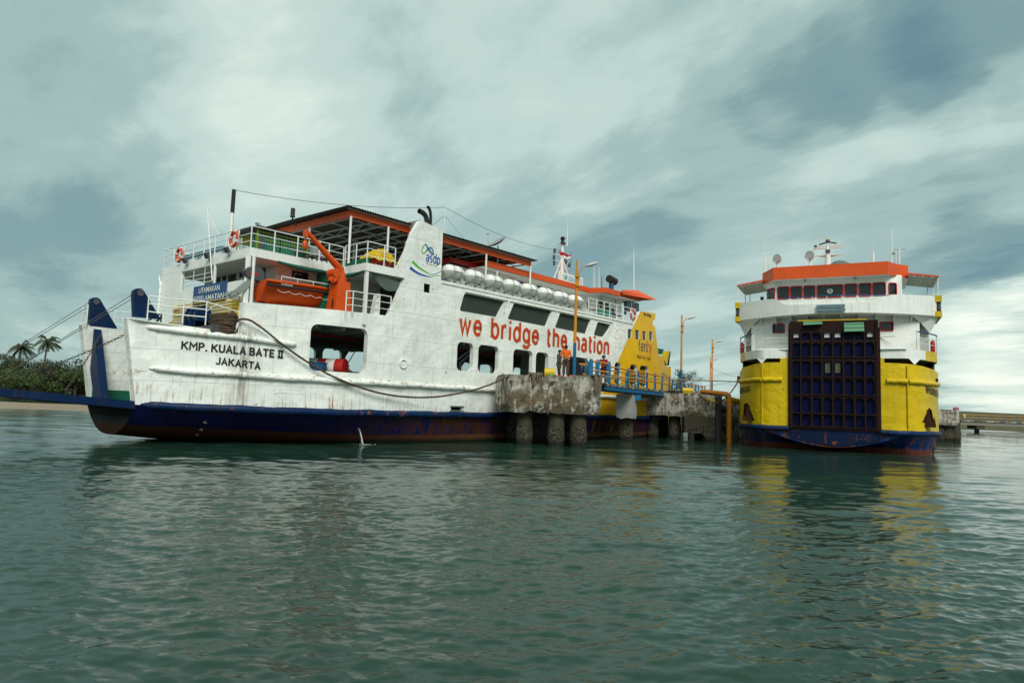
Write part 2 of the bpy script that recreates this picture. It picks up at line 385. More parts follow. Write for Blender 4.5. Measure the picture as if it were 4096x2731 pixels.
M_netting = plain('dark netting', (.030, .042, .034), .75, var=.3, scale=3)
M_tarp = plain('yellow tarpaulin', (.58, .38, .01), .5, var=.3, scale=4, bump=.03)
M_gtarp = plain('green tarpaulin', (.012, .10, .075), .5, var=.25, scale=5, bump=.02)
M_gctarp = plain('slate tarpaulin', (.10, .13, .12), .6, var=.25, scale=5, bump=.02)
M_rope = None
def rope_mat(name, c0, c1, turns=9):
    m, n = newmat(name); co = n('ShaderNodeTexCoord').outputs['Object']
    w = n('ShaderNodeTexWave', {'Vector': co, 'Scale': turns, 'Distortion': 2.0, 'Detail': 2}, wave_type='BANDS', bands_direction='DIAGONAL').outputs[1]
    k = n.noise(co, 5, 3)
    return finish(m, n, n.mix(w, c0, n.mix(k, c0, c1)), .85, 0, w, .012)
M_ropebrown = rope_mat('brown mooring rope', (.055, .035, .022), (.20, .14, .09))
M_ropewhite = rope_mat('pale mooring rope', (.16, .13, .07), (.62, .56, .36))
M_ropetan = rope_mat('tan mooring rope', (.12, .07, .025), (.48, .33, .15))
M_ropeold = rope_mat('frayed old rope', (.10, .075, .045), (.36, .29, .19), 5)
def glass(name, col=(.012, .016, .018), rough=.06, var=.5):
    m, n = newmat(name); co = n('ShaderNodeTexCoord').outputs['Object']; a = n.noise(co, 1.4, 3)
    return finish(m, n, n.mix(a, tuple(c*(1-var) for c in col), tuple(c*(1+var*1.5) for c in col)), rough, 0, n.noise(co, 2, 2), .002, spec=.6)
M_glass = glass('dark window glass')
M_glassb = glass('bluish window glass', (.05, .09, .11), .08)
def concrete(name, wet0=.35, wet1=1.1, light=(.54, .52, .45)):
    m, n = newmat(name); co = n('ShaderNodeNewGeometry').outputs['Position']
    z = n('ShaderNodeSeparateXYZ', {0: co}).outputs[2]
    a = n.noise(co, .65, 5, .62, .6); b = n.noise(n.mapping(co, loc=(5, 5, 5)), 2.6, 6, .7); st = n.noise(n.mapping(co, scale=(5, 5, .45)), 1.0, 5, .65)
    c = n.mix(n.ramp(a, [(.42, 0), (.56, 1)]), (.13, .098, .055), tuple(q*.80 for q in light))
    c = n.mix(n.ramp(b, [(.50, 0), (.60, 1)]), c, (.055, .047, .030))
    c = n.mix(n.math('MULTIPLY', n.ramp(st, [(.48, 0), (.60, 1)]), .7), c, (.085, .078, .052))
    zt = n.ramp(n.math('MULTIPLY', n.math('ADD', z, n.math('MULTIPLY', n.math('SUBTRACT', b, .5), 1.1)), .2), [(.30, 1), (.40, 0), (.60, 0), (.68, 1)])
    c = n.mix(n.math('MULTIPLY', zt, .5), c, (.045, .038, .024))
    c = n.mix(n.math('MULTIPLY', n.ramp(n.noise(n.mapping(co, scale=(3.2, 3.2, .8), loc=(2, 2, 7)), 1.0, 5, .66), [(.57, 0), (.62, 1)]), .85), c, (.40, .39, .34))
    c = n.mix(n.math('MULTIPLY', n.ramp(n.noise(n.mapping(co, loc=(1, 9, 2)), 1.6, 5, .65), [(.60, 0), (.68, 1)]), .8), c, (.52, .50, .43))
    c = n.mix(n.math('MULTIPLY', n.ramp(n.noise(n.mapping(co, loc=(3, 3, 8)), 3.3, 5, .7), [(.62, 0), (.68, 1)]), .8), c, (.16, .065, .025))
    h = n.math('ADD', n.math('MULTIPLY', a, .9), n.math('ADD', n.math('MULTIPLY', b, .8), n.math('MULTIPLY', n.noise(co, 12, 5, .7), .15)))
    return finish(m, n, c, .9, 0, h, .06, .9)
M_conc = concrete('stained concrete')
def pile_mat():
    m, n = newmat('barnacled pile'); co = n('ShaderNodeNewGeometry').outputs['Position']
    z = n('ShaderNodeSeparateXYZ', {0: co}).outputs[2]
    nb = n.noise(co, 9, 4, .7); zz = n.math('ADD', z, n.math('MULTIPLY', n.math('SUBTRACT', nb, .5), .5))
    dry = n.mix(n.noise(n.mapping(co, scale=(4, 4, .6)), 1.0, 4), (.085, .078, .052), (.035, .031, .022))
    vor = n('ShaderNodeTexVoronoi', {'Vector': co, 'Scale': 15.0}).outputs[0]
    barn = n.mix(n.ramp(vor, [(.18, 1), (.42, 0)]), (.028, .024, .015), (.26, .235, .165))
    c = n.mix(n.ramp(zz, [(.95, 0), (1.15, 1)]), barn, dry)
    c = n.mix(n.ramp(zz, [(.16, 1), (.36, 0)]), c, (.018, .017, .011))
    h = n.math('ADD', n.math('MULTIPLY', vor, -1.0), nb)
    return finish(m, n, c, .9, 0, h, .05, 1.0)
M_pile = pile_mat()
M_skin = plain('brown skin', (.16, .075, .04), .55, var=.1, scale=20)
def cloth(name, col): return plain(name, col, .85, var=.25, scale=9, bump=.01)
# ------------------------------------------------------------------ painted signwriting: letters made of brush strokes
def _arc(cx, cy, rx, ry, a0, a1, n=14): return [(cx+rx*math.cos(R_(a0+(a1-a0)*i/n)), cy+ry*math.sin(R_(a0+(a1-a0)*i/n))) for i in range(n+1)]
GLYPH = {
    'K': (.62, [[(0, 0), (0, 1)], [(.58, 1), (.02, .42)], [(.20, .60), (.62, 0)]]), 'M': (.80, [[(0, 0), (.03, 1), (.40, .42), (.77, 1), (.80, 0)]]),
    'P': (.52, [[(0, 0), (0, 1), (.28, 1)]+_arc(.28, .74, .24, .26, 90, -90)+[(0, .48)]]), '.': (.08, [[(.0, .04), (.05, .04)]]),
    'U': (.58, [[(0, 1), (0, .3)]+_arc(.29, .29, .29, .29, 180, 360)+[(.58, 1)]]), 'A': (.64, [[(0, 0), (.32, 1), (.64, 0)], [(.10, .32), (.54, .32)]]),
    'L': (.48, [[(0, 1), (0, 0), (.48, 0)]]), 'B': (.54, [[(0, .52), (.26, .52)]+_arc(.26, .76, .22, .24, -90, 90)+[(0, 1), (0, 0), (.28, 0)]+_arc(.28, .26, .25, .26, -90, 90)]),
    'T': (.58, [[(0, 1), (.58, 1)], [(.29, 1), (.29, 0)]]), 'E': (.48, [[(.48, 1), (0, 1), (0, 0), (.48, 0)], [(0, .52), (.40, .52)]]), '2': (.62, [[(.0, 1), (.62, 1)], [(.0, 0), (.62, 0)], [(.12, 1), (.12, 0)], [(.50, 1), (.50, 0)]]),
    'J': (.46, [[(.46, 1), (.46, .25)]+_arc(.23, .24, .23, .24, 0, -150)]), 'R': (.56, [[(0, 0), (0, 1), (.28, 1)]+_arc(.28, .75, .24, .25, 90, -90)+[(0, .50)], [(.26, .50), (.56, 0)]]),
    'w': (.66, [[(0, .72), (.17, 0), (.33, .66), (.49, 0), (.66, .72)]]), 'e': (.46, [[(.0, .38), (.46, .38)]+_arc(.23, .37, .23, .35, 0, 318)]),
    'b': (.46, [[(0, 1.04), (0, 0)], _arc(.23, .36, .23, .36, 180, -180, 20)]), 'r': (.30, [[(0, 0), (0, .72)], [(0, .50), (.06, .66), (.16, .71), (.30, .70)]]),
    'i': (.02, [[(.0, 0), (.0, .72)], [(.0, .90), (.0, 1.03)]]), 'd': (.46, [[(.46, 1.04), (.46, 0)], _arc(.23, .36, .23, .36, 0, 360, 20)]),
    'g': (.46, [_arc(.23, .38, .23, .34, 0, 360, 20), [(.46, .72), (.46, -.08)]+_arc(.23, -.08, .23, .20, 0, -160)]),
    't': (.28, [[(.10, .95), (.10, .14), (.16, .01), (.28, .01)], [(0, .70), (.28, .70)]]), 'h': (.42, [[(0, 0), (0, 1.04)], [(0, .50)]+_arc(.21, .50, .21, .21, 170, 0)+[(.42, 0)]]),
    'n': (.42, [[(0, 0), (0, .72)], [(0, .50)]+_arc(.21, .50, .21, .21, 170, 0)+[(.42, 0)]]), 'o': (.46, [_arc(.23, .36, .23, .36, 90, 450, 22)]),
    'a': (.42, [[(.04, .62)]+_arc(.21, .52, .21, .20, 120, 0)+[(.42, 0)], _arc(.20, .20, .20, .20, 0, 360, 18)]),
    's': (.36, [_arc(.18, .54, .17, .17, 40, 255, 10)+_arc(.18, .18, .18, .18, 75, -140, 10)]), 'p': (.46, [[(0, .72), (0, -.28)], _arc(.23, .36, .23, .36, 180, -180, 20)]),
    'f': (.26, [[(.08, 0), (.08, .84), (.14, .99), (.27, 1.0)], [(0, .66), (.25, .66)]]), 'z': (.36, [[(0, .70), (.36, .70), (0, .0), (.37, .0)]]), 'y': (.42, [[(0, .72), (.21, .02)], [(.42, .72), (.12, -.28), (.0, -.28)]]),
}
def stroke_text(name, s, mat, parent, mapf, width, height, wd, gap=.24, space=.5, rounded=False, eps=.0012, off0=.0, outw=(0, -1, 0), label=None):
    x = 0; S = []; WI = []; wi = 0
    for ch in s:
        if ch == ' ': x += space; wi += 1; continue
        w_, st = GLYPH[ch]; S += [[(x+p[0], p[1]) for p in q] for q in st]; WI += [wi]*len(st); x += w_+gap
    x -= gap; sx_ = width/x; MS = [MB() for _ in range(wi+1)]; O = Vector(outw)
    for k, st in enumerate(S):
        m = MS[WI[k]]; P = [Vector((p[0]*sx_, p[1]*height)) for p in st]; n = len(P); L = []; R = []
        closed = (P[0]-P[-1]).length < 1e-4
        for i, p in enumerate(P):
            a = P[i-1] if i > 0 else (P[-2] if closed else None); b = P[i+1] if i < n-1 else (P[1] if closed else None)
            d0 = (p-a).normalized() if a is not None else None; d1 = (b-p).normalized() if b is not None else None
            if d0 is None: d0 = d1
            if d1 is None: d1 = d0
            nn = Vector((-(d0+d1).y, (d0+d1).x)); nn = nn.normalized() if nn.length > .05 else Vector((-d0.y, d0.x)); c = max(.42, nn.dot(Vector((-d0.y, d0.x))))
            L.append(p+nn*wd/2/c); R.append(p-nn*wd/2/c)
        o = O*(off0+eps*(k+1)); f = lambda q: Vector(mapf(q.x, q.y))+o
        m.add([f(q) for q in L]+[f(q) for q in R], [(i, i+1, n+i+1, n+i) for i in range(n-1)])
        if rounded and not closed:
            for e in (P[0], P[-1]): m.add([f(e+Vector((math.cos(t), math.sin(t)))*wd/2)+O*eps*.4 for t in np.linspace(0, 6.283, 11)[:-1]], [tuple(range(10))])
    for m in MS: o = m.build(name, mat, parent)
    return o
# ------------------------------------------------------------------ water
def build_water():
    rs = [0.6]
    while rs[-1] < 260: r_ = rs[-1]; rs.append(r_+(r_*.03 if r_ < 3 else max(.022, min(.000256*r_*r_, .0085*r_))))
    while rs[-1] < 12000: rs.append(rs[-1]*1.10)
    rs = np.array(rs)
    fine = np.arange(-50, 50.001, .105); coarse = np.concatenate([np.arange(55, 306, 5)])
    az = np.radians(np.concatenate([fine, coarse])); na = len(az); nr = len(rs)
    Rr, A = np.meshgrid(rs, az, indexing='ij'); X = Rr*np.sin(A); Y = Rr*np.cos(A); Z = np.zeros_like(X)
    g = np.random.RandomState(11)
    cell = np.where(Rr < 3, .09, np.maximum(.022, np.minimum(.000256*Rr*Rr, .0085*Rr)))
    Y0 = (Rr > 2.5)
    for lam0, lam1, k, amp in ((5.5, 9.0, 7, .010), (2.4, 4.6, 12, .0060), (1.0, 2.2, 22, .0037), (.42, .95, 40, .0023), (.20, .40, 44, .0014), (.10, .19, 34, .0007)):
        for i in range(k):
            lam = math.exp(g.uniform(math.log(lam0), math.log(lam1))); th = math.radians(g.normal(-80, 20 if lam0 > .9 else 32)); kx, ky = math.cos(th)*2*math.pi/lam, math.sin(th)*2*math.pi/lam
            ph = g.uniform(0, 6.28); a = amp*g.uniform(.6, 1.4)
            fade = np.clip((lam/cell-1.8)/3, 0, 1)
            # wave groups: the height of each train varies slowly over the surface
            env = .65+.35*np.sin(X*.11*g.uniform(.4, 1.6)/max(lam, .8)+Y*.09*g.uniform(.4, 1.6)/max(lam, .8)+g.uniform(0, 6.28))
            w = np.sin(kx*X+ky*Y+ph); Z += a*fade*env*(w+.28*(w*w-.5))
    Z *= np.clip(1-(Rr-160)/120, 0, 1)
    nv = nr*na; co = np.empty((nv+1, 3)); co[:nv, 0] = X.ravel(); co[:nv, 1] = Y.ravel(); co[:nv, 2] = Z.ravel(); co[nv] = (0, 0, 0)
    i = np.arange(nr-1)[:, None]*na; j = np.arange(na)[None, :]; j2 = (j+1) % na
    q = np.stack([i+j, i+na+j, i+na+j2, i+j2], -1).reshape(-1, 4)
    me = bpy.data.meshes.new('water'); nf = len(q)
    tri = np.stack([np.full(na, nv), np.arange(na), (np.arange(na)+1) % na], -1)
    me.vertices.add(nv+1); me.vertices.foreach_set('co', co.ravel())
    me.loops.add(nf*4+na*3); me.loops.foreach_set('vertex_index', np.concatenate([q.ravel(), tri.ravel()]).astype(np.int32))
    me.polygons.add(nf+na); st = np.concatenate([np.arange(nf)*4, nf*4+np.arange(na)*3]).astype(np.int32)
    me.polygons.foreach_set('loop_start', st); me.polygons.foreach_set('use_smooth', np.ones(nf+na, bool))
    me.update(calc_edges=True); me.validate()
    o = bpy.data.objects.new('water', me); COL.objects.link(o); o['kind'] = 'structure'
    m, n = newmat('harbour water'); p = n('ShaderNodeNewGeometry').outputs['Position']
    w1 = n.noise(n.mapping(p, scale=(1, 1.9, 1), rot=(0, 0, R_(28))), 3.2, 5, .6, .6); w2 = n.noise(n.mapping(p, scale=(1, 1.7, 1), rot=(0, 0, R_(-20))), 9.0, 4, .6, .4)
    calm = n.ramp(n.noise(n.mapping(p, scale=(1, .35, 1), rot=(0, 0, R_(-25))), .07, 3, .5), [(.35, .45), (.65, 1)])
    h = n.math('MULTIPLY', n.math('ADD', w1, n.math('MULTIPLY', w2, .30)), calm)
    dep = n.mix(n.ramp(n.noise(p, .05, 3), [(.35, 0), (.65, 1)]), (.010, .035, .024), (.016, .050, .033))
    finish(m, n, dep, .05, 0, h, .014, .8, spec=.5, extra={'IOR': 1.333})
    me.materials.append(m)
build_water()

# ------------------------------------------------------------------ shore, wood and palms far to the left
def sheet(name, rows, mat, kind='structure'):
    m = MB(); n = len(rows[0]); vs = [p for r in rows for p in r]
    m.add(vs, [(i*n+j, i*n+j+1, (i+1)*n+j+1, (i+1)*n+j) for i in range(len(rows)-1) for j in range(n-1)], 0, True)
    return m.build(name, mat, kind=kind)
def sand_mat():
    m, n = newmat('beach sand'); co = n('ShaderNodeTexCoord').outputs['Object']; a = n.noise(n.mapping(co, scale=(.4, 1.5, 1)), .6, 5, .65)
    return finish(m, n, n.mix(a, (.16, .12, .08), (.30, .245, .17)), .9, 0, a, .1)
M_sand = sand_mat()
rows = []
xs = np.linspace(-190, -14, 60)
def sandbar(name):
    rr = []
    for k, (d, z) in enumerate(((0, -.25), (2.0, .12), (7, .42), (12, .40), (17, .1), (20, -.3))):
        row = []
        for x in xs:
            y0 = 62+.02*(x+40)+1.6*math.sin(x*.09)+.8*math.sin(x*.31+k)
            row.append((x, y0+d+.5*math.sin(x*.5+k*2), z+(.06*math.sin(x*.23+k) if z > 0 else 0)))
        rr.append(row)
    return sheet(name, rr, M_sand)
sandbar('sandbar')
def soil_mat():
    m, n = newmat('dark undergrowth soil'); co = n('ShaderNodeTexCoord').outputs['Object']; a = n.noise(co, .5, 5, .65)
    return finish(m, n, n.mix(a, (.03, .035, .015), (.12, .10, .05)), .95, 0, a, .3)  # dark earth tones mixed by noise
rr = []
for d, z in ((0, -.3), (4, .9), (14, 2.0), (40, 4.0), (90, 5.0), (160, 3)):
    rr.append([(x, 128+.12*(x+60)+d+3*math.sin(x*.05), z+.5*math.sin(x*.08+d)) for x in np.linspace(-330, 180, 70)])
sheet('hill', rr, soil_mat())

def leaf_mat(name, c0, c1, tr=.12):
    m, n = newmat(name); g = n('ShaderNodeNewGeometry'); p = g.outputs['Position']
    a = n.noise(p, .35, 3); rd = g.outputs['Random Per Island']
    c = n.mix(n.math('ADD', n.math('MULTIPLY', a, .6), n.math('MULTIPLY', rd, .4)), c0, c1)
    b1 = n('ShaderNodeBsdfPrincipled', {'Base Color': c, 'Roughness': .6}); b2 = n('ShaderNodeBsdfTranslucent', {0: c})
    mx = n('ShaderNodeMixShader', {0: tr, 1: b1.outputs[0], 2: b2.outputs[0]}); n('ShaderNodeOutputMaterial', {0: mx}); return m
M_leafd = leaf_mat('dark green leaves', (.013, .028, .009), (.042, .070, .018))
M_leafl = leaf_mat('light green leaves', (.024, .050, .010), (.080, .125, .022))
M_leafo = leaf_mat('olive leaves', (.025, .026, .010), (.065, .060, .024))
M_cas = leaf_mat('casuarina needles', (.025, .035, .018), (.065, .085, .04))
M_palm = leaf_mat('palm leaves', (.015, .030, .008), (.06, .08, .02))
M_bark = plain('bark', (.10, .075, .05), .9, bump=.03)
def clump(m, c, r, n, ls, g, flat=.75):
    for i in range(n):
        while True:
            d = Vector((g.uniform(-1, 1), g.uniform(-1, 1), g.uniform(-1, 1)))
            if .25 < d.length < 1: break
        p = Vector(c)+Vector((d.x*r, d.y*r, d.z*r*flat)); nrm = Vector((g.gauss(0, 1), g.gauss(0, 1), g.gauss(.3, 1))).normalized()
        x = nrm.orthogonal().normalized(); x.rotate(Matrix.Rotation(g.uniform(0, 6.28), 3, nrm)); y = nrm.cross(x); s = ls*g.uniform(.6, 1.3)
        m.add([p-x*s, p-y*s*.45, p+x*s, p+y*s*.45], [(0, 1, 2, 3)])
def broad_tree(name, base, h, w, seed, mat, label, cat='tree', group=None, leaf=.30, dens=1.0, trunk=True, loose=1.0):
    g = random.Random(seed); t = thing(name, label, cat, base, 0, group)
    tr = MB(); cr = MB(); th = h*.42
    tr.tube([(0, 0, -.3), (g.uniform(-.3, .3), 0, th*.6), (g.uniform(-.5, .5), g.uniform(-.3, .3), th)], [.035*h, .026*h, .02*h], 7)
    k = int(10+6*loose)
    for i in range(k):
        an = g.uniform(0, 6.28); rad = w*.5*g.uniform(.15, 1.0)**.7; zt = h*g.uniform(.40, .93)*(1-.22*(rad/(w*.5))**2)
        c = (math.cos(an)*rad, math.sin(an)*rad, zt)
        tr.tube([(0, 0, th*g.uniform(.5, 1)), (c[0]*.5, c[1]*.5, (th+zt)*.5), c], [.013*h, .008*h, .003*h], 5)
        clump(cr, c, w*g.uniform(.13, .24), int(g.uniform(70, 130)*dens), leaf, g)
    tr.build('trunk', M_bark, t); cr.build('crown', mat, t); return t
# wood on the hill: one far mass, and the trees that stand out of it
def wood():
    m = MB(); g = random.Random(5)
    for i in range(700):
        x = g.uniform(-215, -38); d = g.random()
        y = 130+d*42+.12*(x+60)
        hmax = 4.6+2.8*min(1, max(0, (-x-62)/45))+2.2*math.sin(x*.13)+1.2*math.sin(x*.31)
        z = 1.0+d*2.6+hmax*g.uniform(.05, .80)*(.5+.5*d)
        clump(m, (x, y, z), g.uniform(1.0, 2.2), 90, .30, g)
    o = m.build('wood', [M_leafd]); tag(o, kind='stuff'); return o
wood()
def wx(px, Y): return on_depth(px, 1560, Y).x
for i, (px, Y, h, w, mat, lab) in enumerate([
    (20, 138, 9.6, 9, M_leafd, 'dark dense tree at the far left end of the wooded shore'),
    (110, 132, 6.6, 8, M_leafo, 'olive tree just below the left palm'),
    (165, 140, 8.0, 9, M_leafd, 'dark green tree between the two palms'),
    (215, 131, 5.6, 7, M_leafo, 'low olive tree above the ramp beam, in the middle of the wooded shore'),
    (262, 139, 9.0, 9, M_leafd, 'tall loose-branched tree right of the palms'),
    (300, 131, 6.3, 6.5, M_leafl, 'bright green tree near the bow chain'),
    (345, 136, 6.0, 7, M_leafo, 'rightmost tree of the wooded shore, half behind the white bow'),
    (60, 128, 5.2, 8, M_leafl, 'light green bushy tree low on the left of the shore'),
    (140, 127, 4.6, 7, M_leafl, 'light green shrub-like tree at the water edge below the palms')]):
    broad_tree('shore_tree', (wx(px, Y), Y, .8), h*.84, w, 30+i, mat, lab, group='trees on the far shore', leaf=.22, loose=1.2, dens=1.9)
def palm(px, ytop, Y, label, seed):
    g = random.Random(seed); top = on_depth(px, ytop, Y); base = Vector((top.x+g.uniform(-1, 1), Y, 1.5)); t = thing('coconut_palm', label, 'palm tree', base, 0, 'coconut palms on the far shore')
    T = top-base; tr = MB(); tr.tube([(0, 0, -.5), (T.x*.35, 0, T.z*.4), (T.x*.8, 0, T.z*.8), T], [.26, .19, .16, .15], 8); tr.build('trunk', M_bark, t)
    cr = MB()
    for i in range(23):
        az = i*2.399+g.uniform(-.2, .2); el = R_(g.choice((62, 48, 30, 14, 0, -18))+g.uniform(-8, 8)); L = g.uniform(2.9, 3.8)
        d = Vector((math.cos(az)*math.cos(el)+.22, math.sin(az)*math.cos(el), math.sin(el))); p = T.copy(); pts = []
        for k in range(9): pts.append(p.copy()); p = p+d.normalized()*L/8; d.z -= .19
        cr.tube(pts, [.05-.005*k for k in range(9)], 4)
        for k in range(1, 9):
            dd = (pts[k]-pts[k-1]).normalized(); sd = dd.cross(Vector((0, 0, 1))).normalized()
            for q in (0, .33, .66):
                b = pts[k-1].lerp(pts[k], q)
                for sg in (-1, 1):
                    ll = .95*(1-abs(k-4.5)/7); e = b+sd*sg*ll*.62+dd*ll*.35-Vector((0, 0, ll*.62)); cr.add([b, b+dd*.16, e], [(0, 1, 2)])
    cr.build('crown', M_palm, t)
palm(85, 1392, 150, 'left coconut palm rising over the wooded shore', 3)
palm(190, 1368, 152, 'right coconut palm, a little taller, nearer the white bow', 8)
def casuarina(base, h, w, seed, label, lean=0.0, n=34):
    g = random.Random(seed); t = thing('casuarina_tree', label, 'tree', base, 0, 'casuarina trees behind the harbour')
    tr = MB(); cr = MB(); tr.tube([(0, 0, -.5), (lean*.4, 0, h*.5), (lean, 0, h)], [.16, .10, .03], 6)
    for i in range(n):
        zt = h*(.22+.74*i/n); L = w*.5*(1.1-zt/h*.75)*g.uniform(.6, 1.1); az = g.uniform(0, 6.28)
        c0 = Vector((lean*zt/h, 0, zt)); pts = [c0+Vector((math.cos(az)*L*q, math.sin(az)*L*q, L*.55*q-L*.15*q*q)) for q in (0, .35, .7, 1)]
        tr.tube(pts, [.045, .03, .018, .008], 4)
        for q in range(5):
            c = pts[0].lerp(pts[3], .3+.17*q)+Vector((g.uniform(-.2, .2), g.uniform(-.2, .2), g.uniform(-.1, .3)))
            for k in range(16):
                d = Vector((math.cos(az)+g.gauss(0, .7), math.sin(az)+g.gauss(0, .7), g.gauss(.35, .5))).normalized()*g.uniform(.25, .6); sd = d.cross(Vector((0, 0, 1))).normalized()*.045
                o = c+Vector((g.gauss(0, .22), g.gauss(0, .22), g.gauss(0, .18))); cr.add([o-sd, o+sd, o+d+sd*.4, o+d-sd*.4], [(0, 1, 2, 3)])
    tr.build('trunk', M_bark, t); cr.build('crown', M_cas, t)
# ================================================================== white car ferry (axes of FA: s towards its stern, a across towards the far side, z up)
ferry = thing('car_ferry', 'long white car ferry with lowered navy bow ramp, orange canopy and yellow stern', 'ferry', FA.wld((0, 0, 0)), FA.rz)
BEAM = 12.0
def sidea(s):
    t = min(1, max(0, (-6-s)/10.0)); q = min(1.2, max(0, (s-15.5)/6)); return 3.33*t**1.9+1.1*q*q
def hullpt(x, y):
    A = 0.0
    for i in range(25):
        p = FA.side(x, y, A); A = A*.4+.6*sidea(p.x)
    return FA.side(x, y, A)
def hp(x, y): p = hullpt(x, y); return (p.x, p.z)
near = lambda s, z: (s, sidea(s), z)
far = lambda s, z: (s, BEAM-sidea(s), z)
# ---- side shells
bow_t, bow_b = hp(510, 1270), hp(545, 1617)
ZT = 5.76
top = [(bow_t[0], 4.78), (-15.2, 4.66), (-13.9, 4.55), (-12.85, 4.46), (-12.85, ZT), (-6.78, 5.84), (-6.3, 6.85), (-5.94, 7.72), (-8.12, 7.72), (-8.12, 8.08), (-6.25, 8.08), (-5.62, 9.97), (-5.22, 10.62), (-3.66, 10.47), (-3.64, 7.98)]
yel = [hp(*q) for q in ((2562, 1245), (2622, 1254), (2620, 1281), (2611, 1281), (2612, 1303), (2620, 1306), (2634, 1422), (2654, 1425), (2660, 1463), (2684, 1467))]
stern_b = (yel[-1][0]+.1, 1.40)
outline_n = [(bow_b[0], 1.50)]+top+[hp(2291, 1243), hp(2535, 1290)]+yel+[stern_b, (0, 1.40), (-10, 1.44)]
ybound = [hp(*q) for q in ((2562, 1245), (2512, 1352), (2472, 1445), (2440, 1520), (2400, 1590), (2368, 1662))]
yregion = [(p[0], p[1]) for p in ybound]+[(ybound[-1][0], 1.0), (30, 1.0), (30, 12), (ybound[0][0], 12)]
def op(x0, x1, z0=3.62, z1=5.08, r=.28): return rrect(hp(x0, 1490)[0], hp(x1, 1490)[0], z0, z1, r)
open_n = [rrect(-10.34, -7.80, 3.14, 5.12, .30), op(1825, 1890), op(1910, 1992), op(2051, 2128), op(2142, 2192), op(2275, 2352), op(2418, 2443), op(2458, 2484), op(2520, 2548), op(2559, 2593)]
wins = [[(1858, 1172), (2021, 1205), (1989, 1269), (1838, 1243)], [(2056, 1212), (2210, 1243), (2186, 1306), (2030, 1276)], [(2240.6, 1251), (2365.5, 1279), (2346, 1336.5), (2220, 1310)], [(2391, 1287), (2443, 1298), (2441, 1312), (2415, 1349), (2374.5, 1340)]]
winp = [rpoly([hp(*q) for q in w], .14) for w in wins]
ywin = [[(2512, 1315), (2528, 1317), (2527, 1353), (2511, 1352)], [(2541, 1318), (2556, 1321), (2558, 1358), (2543, 1356)], [(2570, 1323), (2584, 1325), (2585, 1361), (2571, 1359)], [(2597, 1325), (2610, 1327), (2611, 1363), (2598, 1361)]]
ywinp = [[hp(*q) for q in w] for w in ywin]
louv = [hp(1696, 1133), hp(1721, 1138), hp(1719, 1173), hp(1695, 1168)]
mooring_hole = rrect(-2.6, -1.7, 1.62, 1.78, .03)
plate('hull_side', outline_n, open_n+winp+ywinp+[louv, mooring_hole], [M_white, M_yel], ferry, near, (0, .24, 0), [(yregion, 1)])
outline_f = [(-16.0, 1.5), (-16.6, 4.78), (-15.2, 4.66), (-12.85, 4.46), (-12.85, ZT), (-6.78, 5.84), (-6.78, 7.9), (14.9, 8.0), (18.5, 6.9), (20.5, 5.4), (21.0, 1.4)]
fo = [rrect(-6.2+i*2.0, -4.8+i*2.0, 3.7, 5.05, .3) for i in range(13)]
fo[0:0] = [rrect(-10.3, -8.0, 3.2, 5.1, .3)]
fo = [f for f in fo if not (-2.6 < f[0][0] < 2.2)]+[rrect(-2.30, -.92, 3.75, 5.08, .3), rrect(-.62, 1.12, 3.75, 5.08, .3)]
plate('hull_side', outline_f, fo, [M_white], ferry, far, (0, -.2, 0))
# ---- lower hull: lofted sections
def lower():
    m = MB(); S = list(np.linspace(-16.0, -4, 25))+list(np.linspace(-3, 22, 18)); n = 33; vs = []
    for s in S:
        c = BEAM/2; hw = c-sidea(s)
        b = float(np.interp(s, [-16.0, -14, -11.2, -8.46, -3.7, 2], [.24, .02, -.43, -1.2, -1.5, -1.5])); ex = float(np.interp(s, [-16.0, -8.46, -3.7, 0], [2.3, 2.4, 7, 12]))
        for j in range(n):
            y = -1+2*j/(n-1); y = math.copysign(abs(y)**.55, y)
            vs.append((s, c+y*hw, b+(1.46-b)*abs(y)**ex))
    m.add(vs, [(i*n+j, i*n+j+1, (i+1)*n+j+1, (i+1)*n+j) for i in range(len(S)-1) for j in range(n-1)], 0, True)
    # flat stem plate under the ramp hinge, and the transom
    global STEM; STEM = vs[:n]
    sec = vs[-n:]; m.add(sec, [tuple(range(n))], 0)
    return m
